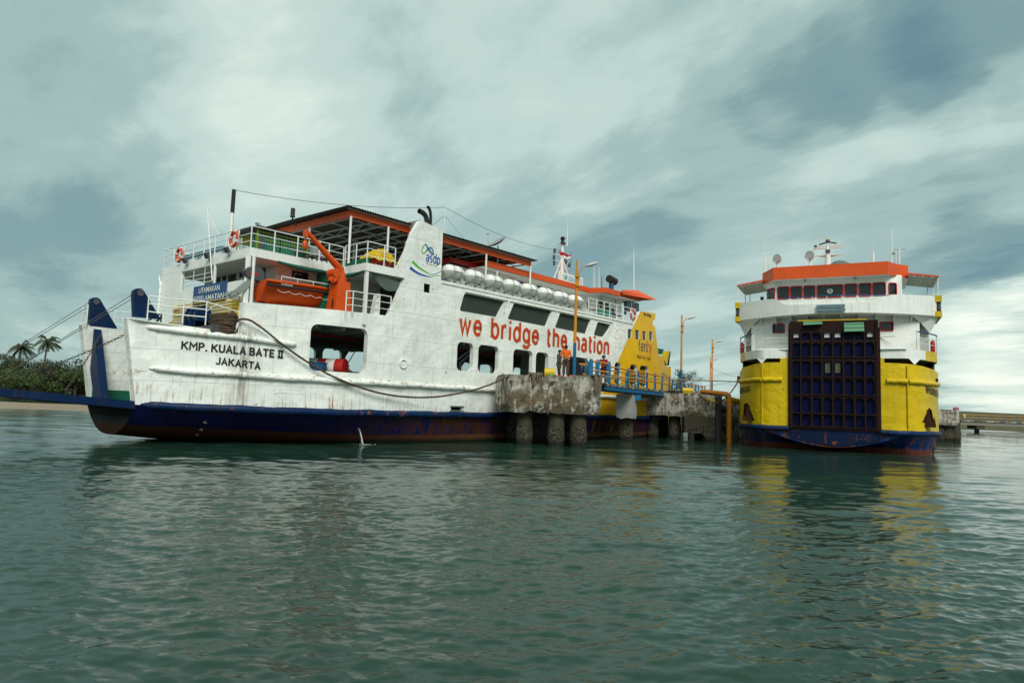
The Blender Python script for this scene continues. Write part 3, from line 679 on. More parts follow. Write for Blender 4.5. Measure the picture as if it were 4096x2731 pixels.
def boot_mat():
    m, n = newmat('hull bottom paint'); co = n('ShaderNodeTexCoord').outputs['Object']; sx = n('ShaderNodeSeparateXYZ', {0: co}); s, a, z = sx.outputs
    zb = n('ShaderNodeMapRange', {0: s, 1: -16.0, 2: -7.0, 3: .70, 4: .40}).outputs[0]
    dz = n.math('SUBTRACT', z, zb)
    big = n.noise(co, .8, 4, .6)
    blue = n.mix(n.ramp(big, [(.4, 0), (.65, 1)]), (.002, .005, .085), (.003, .014, .14))
    st = n.noise(n.mapping(co, scale=(3.0, 3.0, .22)), 1.0, 5, .65); mask = n('ShaderNodeMapRange', {0: s, 1: -11.0, 2: -3.0, 3: .25, 4: 1.0}).outputs[0]
    blue = n.mix(n.math('MULTIPLY', n.ramp(st, [(.38, 0), (.50, 1)]), mask), blue, n.mix(n.noise(n.mapping(co, scale=(4, 4, .4)), 1.0, 4), (.012, .011, .010), (.10, .028, .010)))
    blue = n.mix(n.math('MULTIPLY', n.ramp(n.noise(n.mapping(co, scale=(2.2, 2.2, .3), loc=(5, 0, 4)), 1.0, 4), [(.64, 0), (.70, 1)]), n.math('MULTIPLY', mask, .7)), blue, (.32, .13, .02))
    brown = n.mix(n.noise(n.mapping(co, scale=(2, 2, .5)), 1.2, 5), (.055, .016, .010), (.12, .042, .020))
    tan = n('ShaderNodeMapRange', {0: s, 1: -6.0, 2: 1.0, 3: 0.0, 4: .5}).outputs[0]
    brown = n.mix(tan, brown, (.13, .075, .035))
    c = n.mix(n.ramp(dz, [(.0, 0), (.015, 1)]), brown, blue)
    slime = n.ramp(n.math('ADD', z, n.math('MULTIPLY', big, .2)), [(.20, 1), (.36, 0)])
    c = n.mix(slime, c, (.014, .015, .008))
    return finish(m, n, c, .45, 0, n.math('ADD', n.noise(co, 1.5, 4), n.math('MULTIPLY', st, .4)), .04)
M_boot = boot_mat()
lower().build('lower_hull', M_boot, ferry)
def stem_mat():
    m, n = newmat('stem plate rust and black top'); co = n('ShaderNodeTexCoord').outputs['Object']; z = n('ShaderNodeSeparateXYZ', {0: co}).outputs[2]; st = n.noise(n.mapping(co, scale=(5, 5, .5)), 1.0, 5, .65)
    zz = n.math('ADD', z, n.math('MULTIPLY', n.math('SUBTRACT', st, .5), .35))
    c = n.ramp(zz, [(.0, (.12, .048, .018)), (.68, (.18, .078, .036)), (.72, (.085, .095, .10)), (.97, (.05, .055, .055)), (1.0, (.012, .012, .012))])  # rust brown low down, grey band above, near-black along the top edge
    return finish(m, n, n.mix(n.math('MULTIPLY', n.ramp(st, [(.52, 0), (.62, 1)]), .5), c, (.05, .02, .008)), .7, 0, st, .02, spec=.1)
m = MB(); m.prism([(p[0]-.02, p[1], p[2]) for p in STEM]+[(-16.02, STEM[-1][1], 1.5), (-16.02, STEM[0][1], 1.5)], (.02, 0, 0)); m.build('stem_plate', stem_mat(), ferry)
# ---- fender tubes along the side
M_band = paint('rub rail navy paint', (.004, .024, .080), .4, .2, .9, (.05, .03, .018), rust=1.0, dents=.04, streak=3, rust_up=.05)
def strake(name, s0, s1, z0, z1, r, mat, f=near, sheer=.0, k=60):
    m = MB(); pts = []
    for i in range(k+1):
        s = s0+(s1-s0)*i/k; z = z0+(z1-z0)*i/k+sheer*max(0, (-8-s)/8)**2
        y = sidea(s); sg = -1 if f is near else 1
        pts.append((s, (y if f is near else BEAM-y)+sg*(.05), z+.012*math.sin(s*2.3)))
    rr = [r*min(1, .25+i*.6, .25+(k-i)*.6)*(1+.10*math.sin(i*1.7)*math.sin(i*.53)) for i in range(k+1)]
    m.tube(pts, rr, 10); return m.build(name, mat, ferry)
strake('rubbing_strake', -15.95, -10.9, 4.42, 4.17, .115, M_white, sheer=.06)
strake('rubbing_strake', -15.75, 20.5, 2.74, 2.74, .125, M_white, sheer=.17, k=120)
strake('waterline_fender', -15.9, 21.3, 1.40, 1.40, .16, M_band, sheer=.10, k=120)
strake('waterline_fender', -15.9, 21.3, 1.40, 1.40, .16, M_band, far, sheer=.10, k=60)
# ---- bow wings: inner plating of the ramp well, both sides
m = MB()
for f, sg in ((3.33, 1), (BEAM-3.33, -1)):
    a0, a1 = f, f+sg*.42
    m.prism([(-16.62, a1, 4.80), (-16.04, a1, 1.5), (-13.7, a1, 1.5), (-13.7, a1, 4.55)], (0, sg*.03, 0))
    m.prism([(-16.60, a0+sg*.02, 4.76), (-16.03, a0+sg*.02, 1.5), (-16.03, a1, 1.5), (-16.60, a1, 4.76)], (.05, 0, 0))
    m.prism([(-16.60, a0+sg*.02, 4.74), (-16.60, a1, 4.74), (-13.7, a1, 4.52), (-13.7, a0-sg*1.2, 4.52)], (0, 0, .03))
m.build('bow_wing', M_white, ferry)
MB().box(-15.9, -13.0, 3.8, 8.2, 1.0, 1.60).build('bow_sill', M_green, ferry)
for f in (3.79, 8.17): MB().box(-16.0, -14.0, f, f+.04, 1.6, 2.02).build('green_dado', M_green, ferry)
# ---- decks and bulkheads
def deckprism(m, s0, s1, z0, z1, inset, k=18):
    S = [s0+(s1-s0)*i/k for i in range(k+1)]; P = [(q, sidea(q)+inset, z0) for q in S]+[(q, BEAM-sidea(q)-inset, z0) for q in S[::-1]]; m.prism(P, (0, 0, z1-z0)); return m
deckprism(MB(), -14.0, 20.5, 2.72, 2.86, .25).build('vehicle_deck', M_deck, ferry)
m = MB(); m.box(-13.6, -12.6, 2.4, 9.6, 4.22, 4.36); deckprism(m, -12.6, 20.0, 5.22, 5.32, .26)
for k in range(27): q = sidea(-12.4+k*1.2)+.27; m.box(-12.4+k*1.2, -12.3+k*1.2, q, 12-q, 4.98, 5.22)
for a in (2.2, 4.6, 7.4, 9.8): m.box(-12.6, 20, a, a+.12, 5.03, 5.22)
m.build('passenger_deck', M_inner, ferry)
m = MB(); m.tube([(-12.5, 3.0, 4.92), (19, 3.0, 4.92)], .06, 6); m.tube([(-12.5, 5.6, 4.90), (4, 5.6, 4.90), (4, 6.4, 4.9), (19, 6.4, 4.90)], .05, 6); m.build('deck_pipe', M_red, ferry)
# bulkhead that closes the vehicle deck amidships over the engine casing
MB().box(5.5, 12.4, 1.6, 2.4, 2.86, 5.22).build('engine_casing', M_inner, ferry)
# foredeck around the ramp well
MB().box(-14.2, -12.7, 2.2, 9.8, 4.30, 4.37).build('foredeck', M_deck, ferry)
# ---- superstructure front (s = -12.75)
SF = -12.75; A0, A1 = 1.73, 10.22
def fr(y, z): return (SF, y, z)
fo2 = [[(2.35, 6.72), (7.9, 6.72), (7.9, 7.62), (2.35, 7.62)]]
plate('front_wall', [(A0, 4.36), (A1, 4.36), (A1, 7.70), (A0, 7.70)], [[(1.96, 6.74), (8.05, 6.74), (8.05, 7.66), (1.96, 7.66)]], [M_white2], ferry, lambda y, z: (SF, y, z), (.08, 0, 0))
# pillars at the front corner and mid-front
for q0, q1, q2 in ((-.03, 1.83, 5.3), (.15, 1.62, 5.2), (.05, 4.75, 6.6)): MB().tube([(SF+q0, q1, q2), (SF+q0, q1, 7.7)], .07, 8).build('deck_pillar', M_rail, ferry)
# inner wall of the front gallery, with doors, windows and louvres
m = MB(); m.box(-10.95, -10.85, 2.8, 9.6, 5.32, 7.70); m.box(-10.9, 14.5, 2.75, 2.83, 5.32, 7.70); m.box(-12.7, -12.6, 8.0, A1, 5.3, 7.7); m.build('cabin_wall', M_white2, ferry)
for (x0, y0, x1, y1, nm, mt) in ((857, 1106, 880, 1133, 'cabin_window', M_glass), (916, 1094, 943, 1122, 'cabin_window', M_glass), (893, 1096, 904, 1122, 'louvre', M_black), (961, 1082, 974, 1107, 'louvre', M_black), (1028, 1080, 1060, 1112, 'cabin_window', M_glass)):
    p = FA.face(x0, y0, -10.95); q = FA.face(x1, y1, -10.95)
    if q.y < 2.8: p = FA.side(x0, y0, 2.75); q = FA.side(x1, y1, 2.75); mm = MB().box(p.x, q.x, 2.70, 2.76, q.z, p.z)
    else: mm = MB().box(-10.98, -10.93, q.y, p.y, q.z, p.z)
    mm.build(nm, mt, ferry)
for (x0, y0, x1, y1) in ((1172, 1087, 1226, 1118), (1290, 1112, 1320, 1160)):
    p = FA.side(x0, y0, 2.75); q = FA.side(x1, y1, 2.75)
    f = MB().box(p.x-.06, q.x+.06, 2.71, 2.76, q.z-.06, p.z+.06).build('cabin_window', M_dkgrey, ferry); MB().box(p.x, q.x, 2.69, 2.72, q.z, p.z).build('pane', M_glass, f)
# ---- boat deck / upper deck slab with its white edge band
def slab(pts, z0, z1, mat, name): return MB().prism([(s, a, z0) for s, a in pts], (0, 0, z1-z0)).build(name, mat, ferry)
UD = [(SF, A0), (-8.14, A0), (-8.14, .02), (-5.8, .02), (-5.8, .3), (15.0, .3), (15.0, 11.7), (-8.0, 11.7), (-8.0, A1), (SF, A1)]
slab(UD, 7.71, 8.06, M_white2, 'upper_deck')
m = MB(); m.box(-8.1, -8.0, .05, 3.0, 8.06, 8.30); m.build('deck_coaming', M_green, ferry)
# green rolled awning hung below the edge band
m = MB(); m.tube([(-11.5, A0-.06, 7.66), (-10.2, A0-.06, 7.58), (-9.0, A0-.06, 7.62), (-8.25, A0-.1, 7.60), (-8.2, .9, 7.58), (-8.2, .1, 7.68)], [.06, .09, .08, .09, .08, .05], 8); m.build('rolled_awning', M_gtarp, ferry)
# slate canvas hung in the corner of the side opening
def sag(P, Q, drop, n=9): return [Vector(P).lerp(Vector(Q), i/(n-1))-Vector((0, 0, drop*math.sin(math.pi*i/(n-1)))) for i in range(n)]
t1 = sag((-7.9, .14, 7.70), (-6.1, .14, 7.50), -.0); t2 = sag((-7.7, .2, 7.64), (-6.25, .22, 7.10), .30); m = MB(); m.add(t1+t2, [(i, i+1, 10+i, 9+i) for i in range(8)], 0, True); m.add([p+Vector((0, .04, 0)) for p in t1+t2], [(i, i+1, 10+i, 9+i) for i in range(8)], 0, True); m.build('canvas', M_gctarp, ferry)
# side opening between boat deck and funnel: dark passenger space, pillars, stair, rails
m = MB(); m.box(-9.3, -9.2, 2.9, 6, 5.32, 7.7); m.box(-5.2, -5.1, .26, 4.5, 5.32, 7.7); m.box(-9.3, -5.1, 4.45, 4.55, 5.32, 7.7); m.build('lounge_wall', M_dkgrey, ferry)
p0 = FA.side(1464, 1060, .12)
m = MB(); m.box(-8.12, -7.98, .05, .19, 5.3, 7.72); m.build('deck_pillar', M_rail, ferry)
m = MB(); m.prism([(-9.6, 1.35, 5.4), (-9.2, 1.35, 5.4), (-8.7, 1.35, 7.7), (-9.1, 1.35, 7.7)], (0, 1.0, 0))
for k in range(8): m.box(-9.55+k*.12, -9.25+k*.12, 1.36, 2.3, 5.55+k*.27, 5.60+k*.27)
m.build('stairway', M_green, ferry)
railing([(-9.05, .12, 5.7), (-8.7, .12, 5.75), (-8.06, .12, 5.75), (-7.25, .12, 5.8), (-6.6, .12, 5.8)], .95, M_rail, ferry)
MB().prism([(-7.5, .2, 5.75), (-7.2, .2, 5.75), (-7.2, .2, 6.8), (-7.3, .2, 6.8)], (0, .3, 0)).build('rail_gusset', M_rail, ferry)
# bulwark cap along the boat deck side and fore end of the raised side
MB().box(-12.9, -12.8, sidea(-12.8)+.02, sidea(-12.8)+.4, 4.36, ZT-.01).build('bulwark_end', M_white, ferry)
m = MB(); m.box(-12.7, -6.8, sidea(-12.8)+.3, 2.8, 5.325, 5.35); m.build('boat_deck', M_deck, ferry)
# ---- upper deck rails
FR = [(SF+.05, A0+.05+i*(A1-A0-.1)/8, 8.0) for i in range(9)]
railing(FR[::-1]+[(SF+1.1*i, A0+.05, 8.0) for i in range(1, 4)]+[(-8.95, A0+.05, 8.0), (-8.16, A0+.05, 8.0)], .97, M_rail, ferry)
railing([(SF+.06, A1-.05, 8.06)]+[(SF+1.2*i, A1-.05, 8.06) for i in range(1, 5)], .95, M_rail, ferry)
railing([(-8.1, A0, 8.06), (-8.1, .9, 8.06), (-8.1, .08, 8.06), (-7.15, .08, 8.06), (-6.5, .10, 8.06)], .98, M_rail, ferry)
# ---- funnel casing
m = MB(); A2 = .95
F = {k: FA.side(*v, 0.0) for k, v in dict(A=(1679, 879), E=(1697, 925), F=(1681, 962), G=(1630, 1086), B=(1772, 923)).items()}
prof = [(F[k].x, F[k].z) for k in 'AEFG']
for i in range(3):
    (s0, z0), (s1, z1) = prof[i], prof[i+1]; w0, w1 = (A2, A2) if i == 0 else (A2, A2+.2)
    m.add([(s0, 0, z0), (s1, 0, z1), (s1, w1, z1), (s0, w0, z0)], [(0, 1, 2, 3)])
m.add([(F['A'].x, 0, F['A'].z), (F['B'].x, 0, F['B'].z), (F['B'].x, A2, F['B'].z), (F['A'].x, A2, F['A'].z)], [(0, 1, 2, 3)])
m.add([(F['B'].x, 0, F['B'].z), (F['B'].x, 0, 7.9), (F['B'].x, A2, 7.9), (F['B'].x, A2, F['B'].z)], [(0, 1, 2, 3)])
m.add([(s, A2, z) for s, z in prof]+[(F['B'].x, A2, 8.0), (F['B'].x, A2, F['B'].z)], [(0, 1, 2, 3, 4, 5)])
# the near side face is a thin sheet of its own, so the casing reads as one block
m.add([(s, -.004, z) for s, z in prof]+[(F['B'].x, -.004, 8.0), (F['B'].x, -.004, F['B'].z)], [(0, 1, 2, 3, 4, 5)])
m.build('funnel_casing', M_white, ferry)
c0 = FA.side(1657, 931, A2)
for (x, y, xb, yb, r, A, dx) in ((1680, 845, 1707, 892, .125, .5, -.22), (1712, 828, 1722, 897, .075, .45, -.10)):
    b = FA.side(xb, yb, A); tt = FA.side(x, y, A); tt.x += dx*.3; cc = Vector((b.x+.02, A, tt.z-.02)); bz = [b.lerp(cc, q).lerp(cc.lerp(tt, q), q) for q in np.linspace(0, 1, 9)]
    m = MB(); m.tube([b-Vector((0, 0, .2))]+bz, r, 12, cap=False); m.tube([b-Vector((0, 0, .2))]+bz, r*.9, 12, cap=False)
    m.build('exhaust_pipe', M_black, ferry)
q0, q1 = FA.side(1622, 1010, .0), FA.side(1652, 1000, 0)
m = MB()
G0 = Vector((F['F'].x, 0, F['F'].z)); G1 = Vector((F['G'].x, 0, F['G'].z))
def slope(t, a): p = G0.lerp(G1, t); return Vector((p.x-.02, a, p.z))
MB().add([slope(.32, .35), slope(.32, .85), slope(.56, .85), slope(.56, .35)], [(0, 1, 2, 3)]).build('funnel_grille', M_black, ferry)
# louvre in the side below the funnel
m = MB(); L = louv
for k in range(9):
    t = k/9; a = Vector(L[0]).lerp(Vector(L[3]), t); b = Vector(L[1]).lerp(Vector(L[2]), t); m.add([(a.x, .03, a.y), (b.x, .03, b.y), (b.x, .09, b.y-.05), (a.x, .09, a.y-.05)], [(0, 1, 2, 3)])
m.box(L[0][0]-.05, L[1][0]+.05, .12, .14, L[2][1]-.05, L[0][1]+.05); m.build('louvre', M_black, ferry)
# ---- windows of the side
for w in winp:
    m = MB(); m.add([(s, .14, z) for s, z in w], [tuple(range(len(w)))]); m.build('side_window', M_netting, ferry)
for w in ywinp:
    m = MB(); m.add([(s, sidea(s)+.1, z) for s, z in w], [tuple(range(len(w)))]); m.build('side_window', M_glass, ferry)
# dark interior behind the side windows and drip lips above them
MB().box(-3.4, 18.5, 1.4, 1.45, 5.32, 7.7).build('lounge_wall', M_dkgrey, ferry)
for a, b in (((1860, 1163), (2030, 1200)), ((2038, 1196), (2225, 1240)), ((2228, 1238), (2375, 1272)), ((2377, 1268), (2450, 1288))):
    p, q = hp(*a), hp(*b); MB().box(p[0], q[0], -.07, .0, 7.66, 7.73).build('drip_lip', M_white2, ferry)
MB().box(-3.6, 14.6, -.05, .28, 7.86, 7.99).build('deck_edge', M_white, ferry)
# porthole plate, welded hatch outline, draught marks
m = MB(); c = hp(1612, 1455); P = [(c[0]+.20*math.cos(t), -.03, c[1]+.20*math.sin(t)) for t in np.linspace(0, 6.283, 17)[:-1]]; m.tube(P, .035, 6, closed=True); m.add([(c[0]+.16*math.cos(t), -.012, c[1]+.16*math.sin(t)) for t in np.linspace(0, 6.283, 17)[:-1]], [tuple(range(16))]); m.build('porthole', M_white, ferry)
m = MB(); R = rrect(hp(1100, 1565)[0], hp(1224, 1565)[0], 1.58, 2.16, .08); m.tube([(s, sidea(s)-.004, z) for s, z in R], .014, 5, closed=True); m.build('welded_patch', M_white, ferry)
c = hp(2466, 1325); m = MB()
for cz, rr_ in ((.26, .2), (-.2, .3)): m.tube([(c[0]+rr_*.8*math.cos(t), -.005, c[1]+cz+rr_*math.sin(t)) for t in np.linspace(0, 6.283, 15)[:-1]], .022, 5, closed=True)
m.build('welded_emblem', M_white, ferry)
# ---- lettering on the side
def on_near(s0, z0, off=.012): return lambda u, v: (s0+u, sidea(s0+u)-off, z0+v)
def line(name, s, mat, p_left, p_right, h, bold=.01, off=.012, label=None, shear=0, space=1.0, zoff=0):
    a, b = hp(*p_left), hp(*p_right)
    dz = (b[1]-a[1])/(b[0]-a[0])
    return text(name, s, mat, ferry, lambda u, v: (a[0]+u, sidea(a[0]+u)-off, a[1]+dz*u+v+zoff), b[0]-a[0], h, bold, shear=shear, space=space, label=label)
def sline(name, s_, mat, pl, pr_, h, wd, **k):
    a, b = hp(*pl), hp(*pr_); dz = (b[1]-a[1])/(b[0]-a[0]); return stroke_text(name, s_, mat, ferry, lambda u, v: (a[0]+u, sidea(a[0]+u)-.010, a[1]+dz*u+v), b[0]-a[0], h, wd, **k)
sline('ship_name', 'KMP. KUALA BATE 2', M_ink, (727, 1394), (1128, 1430), .27, .062, gap=.30, space=.34, rounded=True)
sline('home_port', 'JAKARTA', M_ink, (864, 1455), (1037, 1476), .25, .060, gap=.32, rounded=True)
from mathutils.bvhtree import BVHTree
_lm = lower(); LHB = BVHTree.FromPolygons([Vector(v) for v in _lm.v], _lm.f)
def on_lower(x, y):
    o = FA.loc(CAM); d = ray(x, y); d = Vector((d.dot(FA.u), d.dot(FA.w), d.z)).normalized(); h = LHB.ray_cast(o, d); return h[0]
for (x, y, s_) in ((812, 1694, '6'), (795, 1723, '4'), (781, 1743, '2')):
    o = FA.loc(CAM); p, q, r_ = on_lower(x, y), on_lower(x+14, y), on_lower(x, y-18)
    if p and q and r_:
        du = (q-p).normalized(); dv = (r_-p).normalized(); oo = (o-p).normalized()*.02
        text('draught_mark', s_, M_txtwhite, ferry, lambda u, v: p+du*u+dv*v+oo, .15, .22, .02)
wl, wr = hp(1835, 1330), hp(2436, 1413)
stroke_text('lettering', 'we bridge the nation', M_txtred, ferry, lambda u, v: (wl[0]+.08+u, -.010, 5.53+v), wr[0]-wl[0]-.22, 1.02, .185, gap=.30, space=.50)
stroke_text('lettering_edge', 'we bridge the nation', M_cream, ferry, lambda u, v: (wl[0]+.08+u, -.004, 5.53+v), wr[0]-wl[0]-.22, 1.02, .245, gap=.30, space=.50, eps=.0001)
# company mark and lettering on the funnel
fp = lambda x, y: FA.side(x, y, -.012)
def bez(P, n=14):
    P = [fp(*q) for q in P]; o = []
    for i in range(len(P)-1):
        p0, p1, p2, p3 = P[max(i-1, 0)], P[i], P[i+1], P[min(i+2, len(P)-1)]
        for k in range(n):
            t = k/n; o.append(.5*((2*p1)+(-p0+p2)*t+(2*p0-5*p1+4*p2-p3)*t*t+(-p0+3*p1-3*p2+p3)*t**3))
    return o+[P[-1]]
m = MB(); m.ribbon(bez([(1737, 1019), (1720, 1000), (1704, 978), (1698, 980), (1688, 1000), (1690, 1013), (1700, 1010), (1712, 997)]), .06, (0, -1, 0)); m.build('company_mark', M_txtgreen, ferry)
m = MB(); m.ribbon([p+Vector((0, -.006, 0)) for p in bez([(1704, 1004), (1714, 994), (1725, 992), (1733, 1006), (1731, 1018), (1722, 1011), (1712, 994), (1703, 978)])], .06, (0, -1, 0)); m.build('company_mark', M_txtblue, ferry)
a, b = fp(1704, 1037), fp(1764, 1046)
def flat(a, b, h, off=-.014, lift=0):
    dz = (b.z-a.z)/(b.x-a.x); return lambda u, v: (a.x+u, off, a.z+dz*u+v+lift)
a = fp(1705, 1046); b = fp(1758, 1059); stroke_text('company_name', 'asdp', M_txtblue, ferry, flat(a, b, 0, lift=.02), b.x-a.x, .44, .062)
a = fp(1704, 1054); b = fp(1746, 1065); text('company_line', 'Indonesia Ferry', M_ink, ferry, flat(a, b, 0, lift=-.05), b.x-a.x, .11, .0)
m = MB(); m.ribbon(bez([(1650, 1046), (1672, 1067), (1700, 1085), (1724, 1099)]), [.16-.0032*i for i in range(43)], (0, -1, 0)); m.ribbon(bez([(1724, 1107), (1746, 1102), (1769, 1103)]), .03, (0, -1, 0)); m.build('company_swoosh', M_txtgreen, ferry)
m = MB(); m.ribbon(bez([(1640, 1070), (1664, 1088), (1694, 1101), (1724, 1107)]), [.16-.0032*i for i in range(43)], (0, -1, 0)); m.ribbon(bez([(1724, 1099), (1748, 1093), (1769, 1083)]), .03, (0, -1, 0)); m.build('company_swoosh', M_txtblue, ferry)
# stern lettering
a, b = hp(2555, 1402), hp(2586, 1405); yo = lambda a, h0: (lambda u, v: (a[0]+u, sidea(a[0]+u)-.012, a[1]+h0+v))
stroke_text('stern_lettering', 'feri', M_signblue, ferry, yo(a, 0), b[0]-a[0], .76, .08); c, d = hp(2587, 1405), hp(2605, 1405)
stroke_text('stern_lettering', 'zy', M_txtred, ferry, yo(c, 0), d[0]-c[0], .76, .08)
a, b = hp(2548, 1434), hp(2602, 1438); text('stern_motto', 'Naik Ferry, Easy!', M_ink, ferry, yo(a, -.05), b[0]-a[0], .34, .0)
a, b = hp(2575, 1262), hp(2605, 1268); text('stern_number', 'IMO 8998645', M_ink, ferry, lambda u, v: (a[0]+u, sidea(a[0]+u)-.012, a[1]-.02*u+v), b[0]-a[0], .24, .02)
# mooring opening tube near the waterline
m = MB(); m.box(-2.65, -1.65, -.02, .02, 1.80, 1.84); m.box(-2.65, -1.65, -.02, .02, 1.58, 1.61); m.build('scupper_frame', M_black, ferry)
# ---- sign on the front wall
m = MB(); m.box(SF-.06, SF-.01, 3.42, 6.48, 5.98, 6.80); sb = m.build('notice_board', M_signblue, ferry)
text('lettering', 'UTAMAKAN', M_txtwhite, sb, lambda u, v: (SF-.07, 5.92-u, 6.45+v), 1.95, .25, .01)
text('lettering', 'KESELAMATAN', M_txtwhite, sb, lambda u, v: (SF-.07, 6.36-u, 6.08+v), 2.8, .25, .01)
m = MB(); m.box(SF-.05, SF-.01, 7.7, 8.5, 5.55, 5.95); sb = m.build('notice_board', M_white2, ferry); text('lettering', 'MRA', M_txtred, sb, lambda u, v: (SF-.06, 8.4-u, 5.62+v), .6, .24, .01)
# vent pipes and rungs on the left end of the front wall
m = MB(); m.tube([(SF-.05, A1-.05, 4.4), (SF-.05, A1-.05, 7.3), (SF-.05, A1+.12, 7.5), (SF-.05, A1+.12, 7.7)], .06, 7)
for k in range(7): m.tube([(SF-.02, A1-.12, 4.9+k*.38), (SF-.18, A1-.12, 4.9+k*.38), (SF-.18, A1+.30, 4.9+k*.38)], .012, 4)
m.build('vent_pipe', M_rail, ferry)
# gallery rails at the front opening, left part
m = MB()
for z in (6.95, 7.15, 7.35): m.tube([(SF+.04, 7.95, z), (SF+.04, 4.9, z)], .02, 5)
for a in (5.7, 6.8): m.tube([(SF+.04, a, 6.7), (SF+.04, a, 7.66)], .018, 5)
m.build('gallery_rail', M_rail, ferry)
# yellow fuel and water pipes on the front wall
m = MB()
for k in range(6): z = 6.02-k*.14; m.tube([(SF-.10-.0*k, 2.28, z), (SF-.10, 8.4, z-.02*k)], .028, 6)
for k in range(4): a = 2.02+k*.09; m.tube([(SF-.14, a, 4.4), (SF-.14, a, 6.02-k*.13), (SF-.12, 2.35, 6.02-k*.13)], .032, 6)
for k in range(6):
    for a in (2.45, 2.75): m.cyl((SF-.10, a-.06, 6.02-k*.14), (SF-.10, a+.06, 6.02-k*.14), .055, n=8)
m.build('yellow_pipework', M_yelp, ferry)
# ---- canopy over the upper deck: orange fascia beams, corrugated roof, posts
CA, CB, CS0, CS1, CZ = .9, 10.6, -8.55, 4.4, 10.22
m = MB(); m.box(CS0, CS1, CA, CA+.06, CZ-.02, CZ+.30); m.box(CS0, CS0+.06, CA+.06, CB, CZ-.02, CZ+.30); m.box(CS0, CS1, CB, CB+.06, CZ-.02, CZ+.30); m.build('canopy_fascia', M_orange, ferry)
roofm = MB(); nW = 90
def corr(a0, z0, a1, z1):
    vs = []
    for i in range(nW*4+1):
        s = CS0-.35+(CS1+.6-CS0)*i/(nW*4); w = .03*math.sin(i*math.pi/2)
        for a, z in ((a0, z0), (a1, z1)): vs += [(s, a, z+w), (s, a, z+w+.012)]
    for i in range(nW*4):
        k = i*4; roofm.add([vs[k], vs[k+2], vs[k+6], vs[k+4]], [(0, 1, 2, 3)]); 
corr(CA-.30, CZ+.36, 5.8, CZ+.42); corr(5.8, CZ+.42, CB+.30, CZ+.36)
M_roof = paint('weathered roof sheet', (.045, .040, .030), .6, .3, .5, (.10, .06, .03), rust=.5, dents=.005)
roofm.build('canopy_roof', M_roof, ferry)
m = MB()
m.bar((CS0-.2, CA-.05, CZ+.32), (CS1+.2, CA-.05, CZ+.32), .04, .05)
for k in range(8):
    s = CS0+.2+k*1.75
    m.bar((s, CA, CZ+.30), (s, 5.8, CZ+.34), .05, .08); m.bar((s, 5.8, CZ+.34), (s, CB, CZ+.30), .05, .08); m.bar((s, CA, CZ), (s, CB, CZ), .05, .06)
    for q in range(6): a = CA+.8+q*1.6; m.bar((s, a, CZ), (s, a+.8, CZ+.32), .03, .03); m.bar((s, a+.8, CZ+.32), (s, min(a+1.6, CB), CZ), .03, .03)
for a in (2.3, 3.7, 5.8, 7.6, 9.2): m.bar((CS0, a, CZ+.30), (CS1, a, CZ+.30), .05, .05)
m.build('canopy_truss', M_lgrey, ferry)
for s, a in ((CS0+.05, CA), (-6.35, CA), (-3.2, CA), (.5, CA), (CS1-.05, CA), (CS0+.05, 4.2), (CS0+.05, 7.4), (CS0+.05, CB), (-5.3, 5.0), (-1, CB), (-5.3, CB)):
    MB().tube([(s, a, 8.06), (s, a, CZ)], .055, 8).build('canopy_post', M_rail, ferry)
# ---- aft deckhouse and wheelhouse
DH = 2.5
m = MB(); m.box(-.6, 14.7, DH, 9.5, 8.06, 9.62); m.prism([(11.6, DH, 8.06), (12.1, 1.25, 8.06), (15.0, 1.25, 8.06), (15.0, DH, 8.06)], (0, 0, 1.85)); m.build('deckhouse', M_white2, ferry)
m = MB(); m.prism([(-1.1, 2.0, 9.60), (4.4, 2.0, 9.60), (4.4, 2.0, 9.85), (-1.1, 2.0, 9.85)], (0, .06, 0)); m.box(-1.15, -1.05, 2.0, 8, 9.6, 9.85); m.build('deckhouse_trim', M_red, ferry)
RF_ = [(.75, 1.2), (11.1, 1.2), (11.45, .2), (13.2, .2), (15.6, .2)]
m = MB(); Zt, Zb = 9.98, 9.64
for i in range(3):
    (s0, a0), (s1, a1) = RF_[i], RF_[i+1]; m.prism([(s0, a0, Zb), (s1, a1, Zb), (s1, a1, Zt), (s0, a0, Zt)], (0, .07, 0))
m.prism([(.75, 1.27, Zt-.05), (11.1, 1.27, Zt-.05), (11.45, .27, Zt-.05), (13.2, .27, Zt-.05), (15.2, 1.6, Zt+.42), (15.2, 10.4, Zt+.42), (.75, 10.4, Zt-.05)], (0, 0, .04))
# flared visor at the stern end
v0, v1, v2, v3, v4 = FA.side(2485, 1159, .25), FA.side(2549, 1160, 1.1), FA.side(2575, 1184, .4), FA.side(2626, 1198, .2), FA.side(2490, 1172, .25)
m.add([v0, v1, v2, v4], [(0, 1, 2, 3)]); m.add([v4, v2, v3, v3-Vector((0, 0, .05)), v4-Vector((0, 0, .05))], [(0, 1, 2, 3, 4)])
m.add([v1, v2, v3, Vector((v3.x, 10.4, v3.z)), Vector((v1.x, 10.4, v1.z))], [(0, 1, 2, 3, 4)])
m.build('wheelhouse_roof', M_orange, ferry)
m = MB(); m.prism([(.75, 1.3, 9.62), (11.1, 1.3, 9.62), (11.5, .3, 9.62), (14.6, .3, 9.62), (16.8, .6, 9.80), (16.8, 10.2, 9.80), (.75, 10.2, 9.62)], (0, 0, .02)); m.build('eaves_lining', M_white2, ferry)
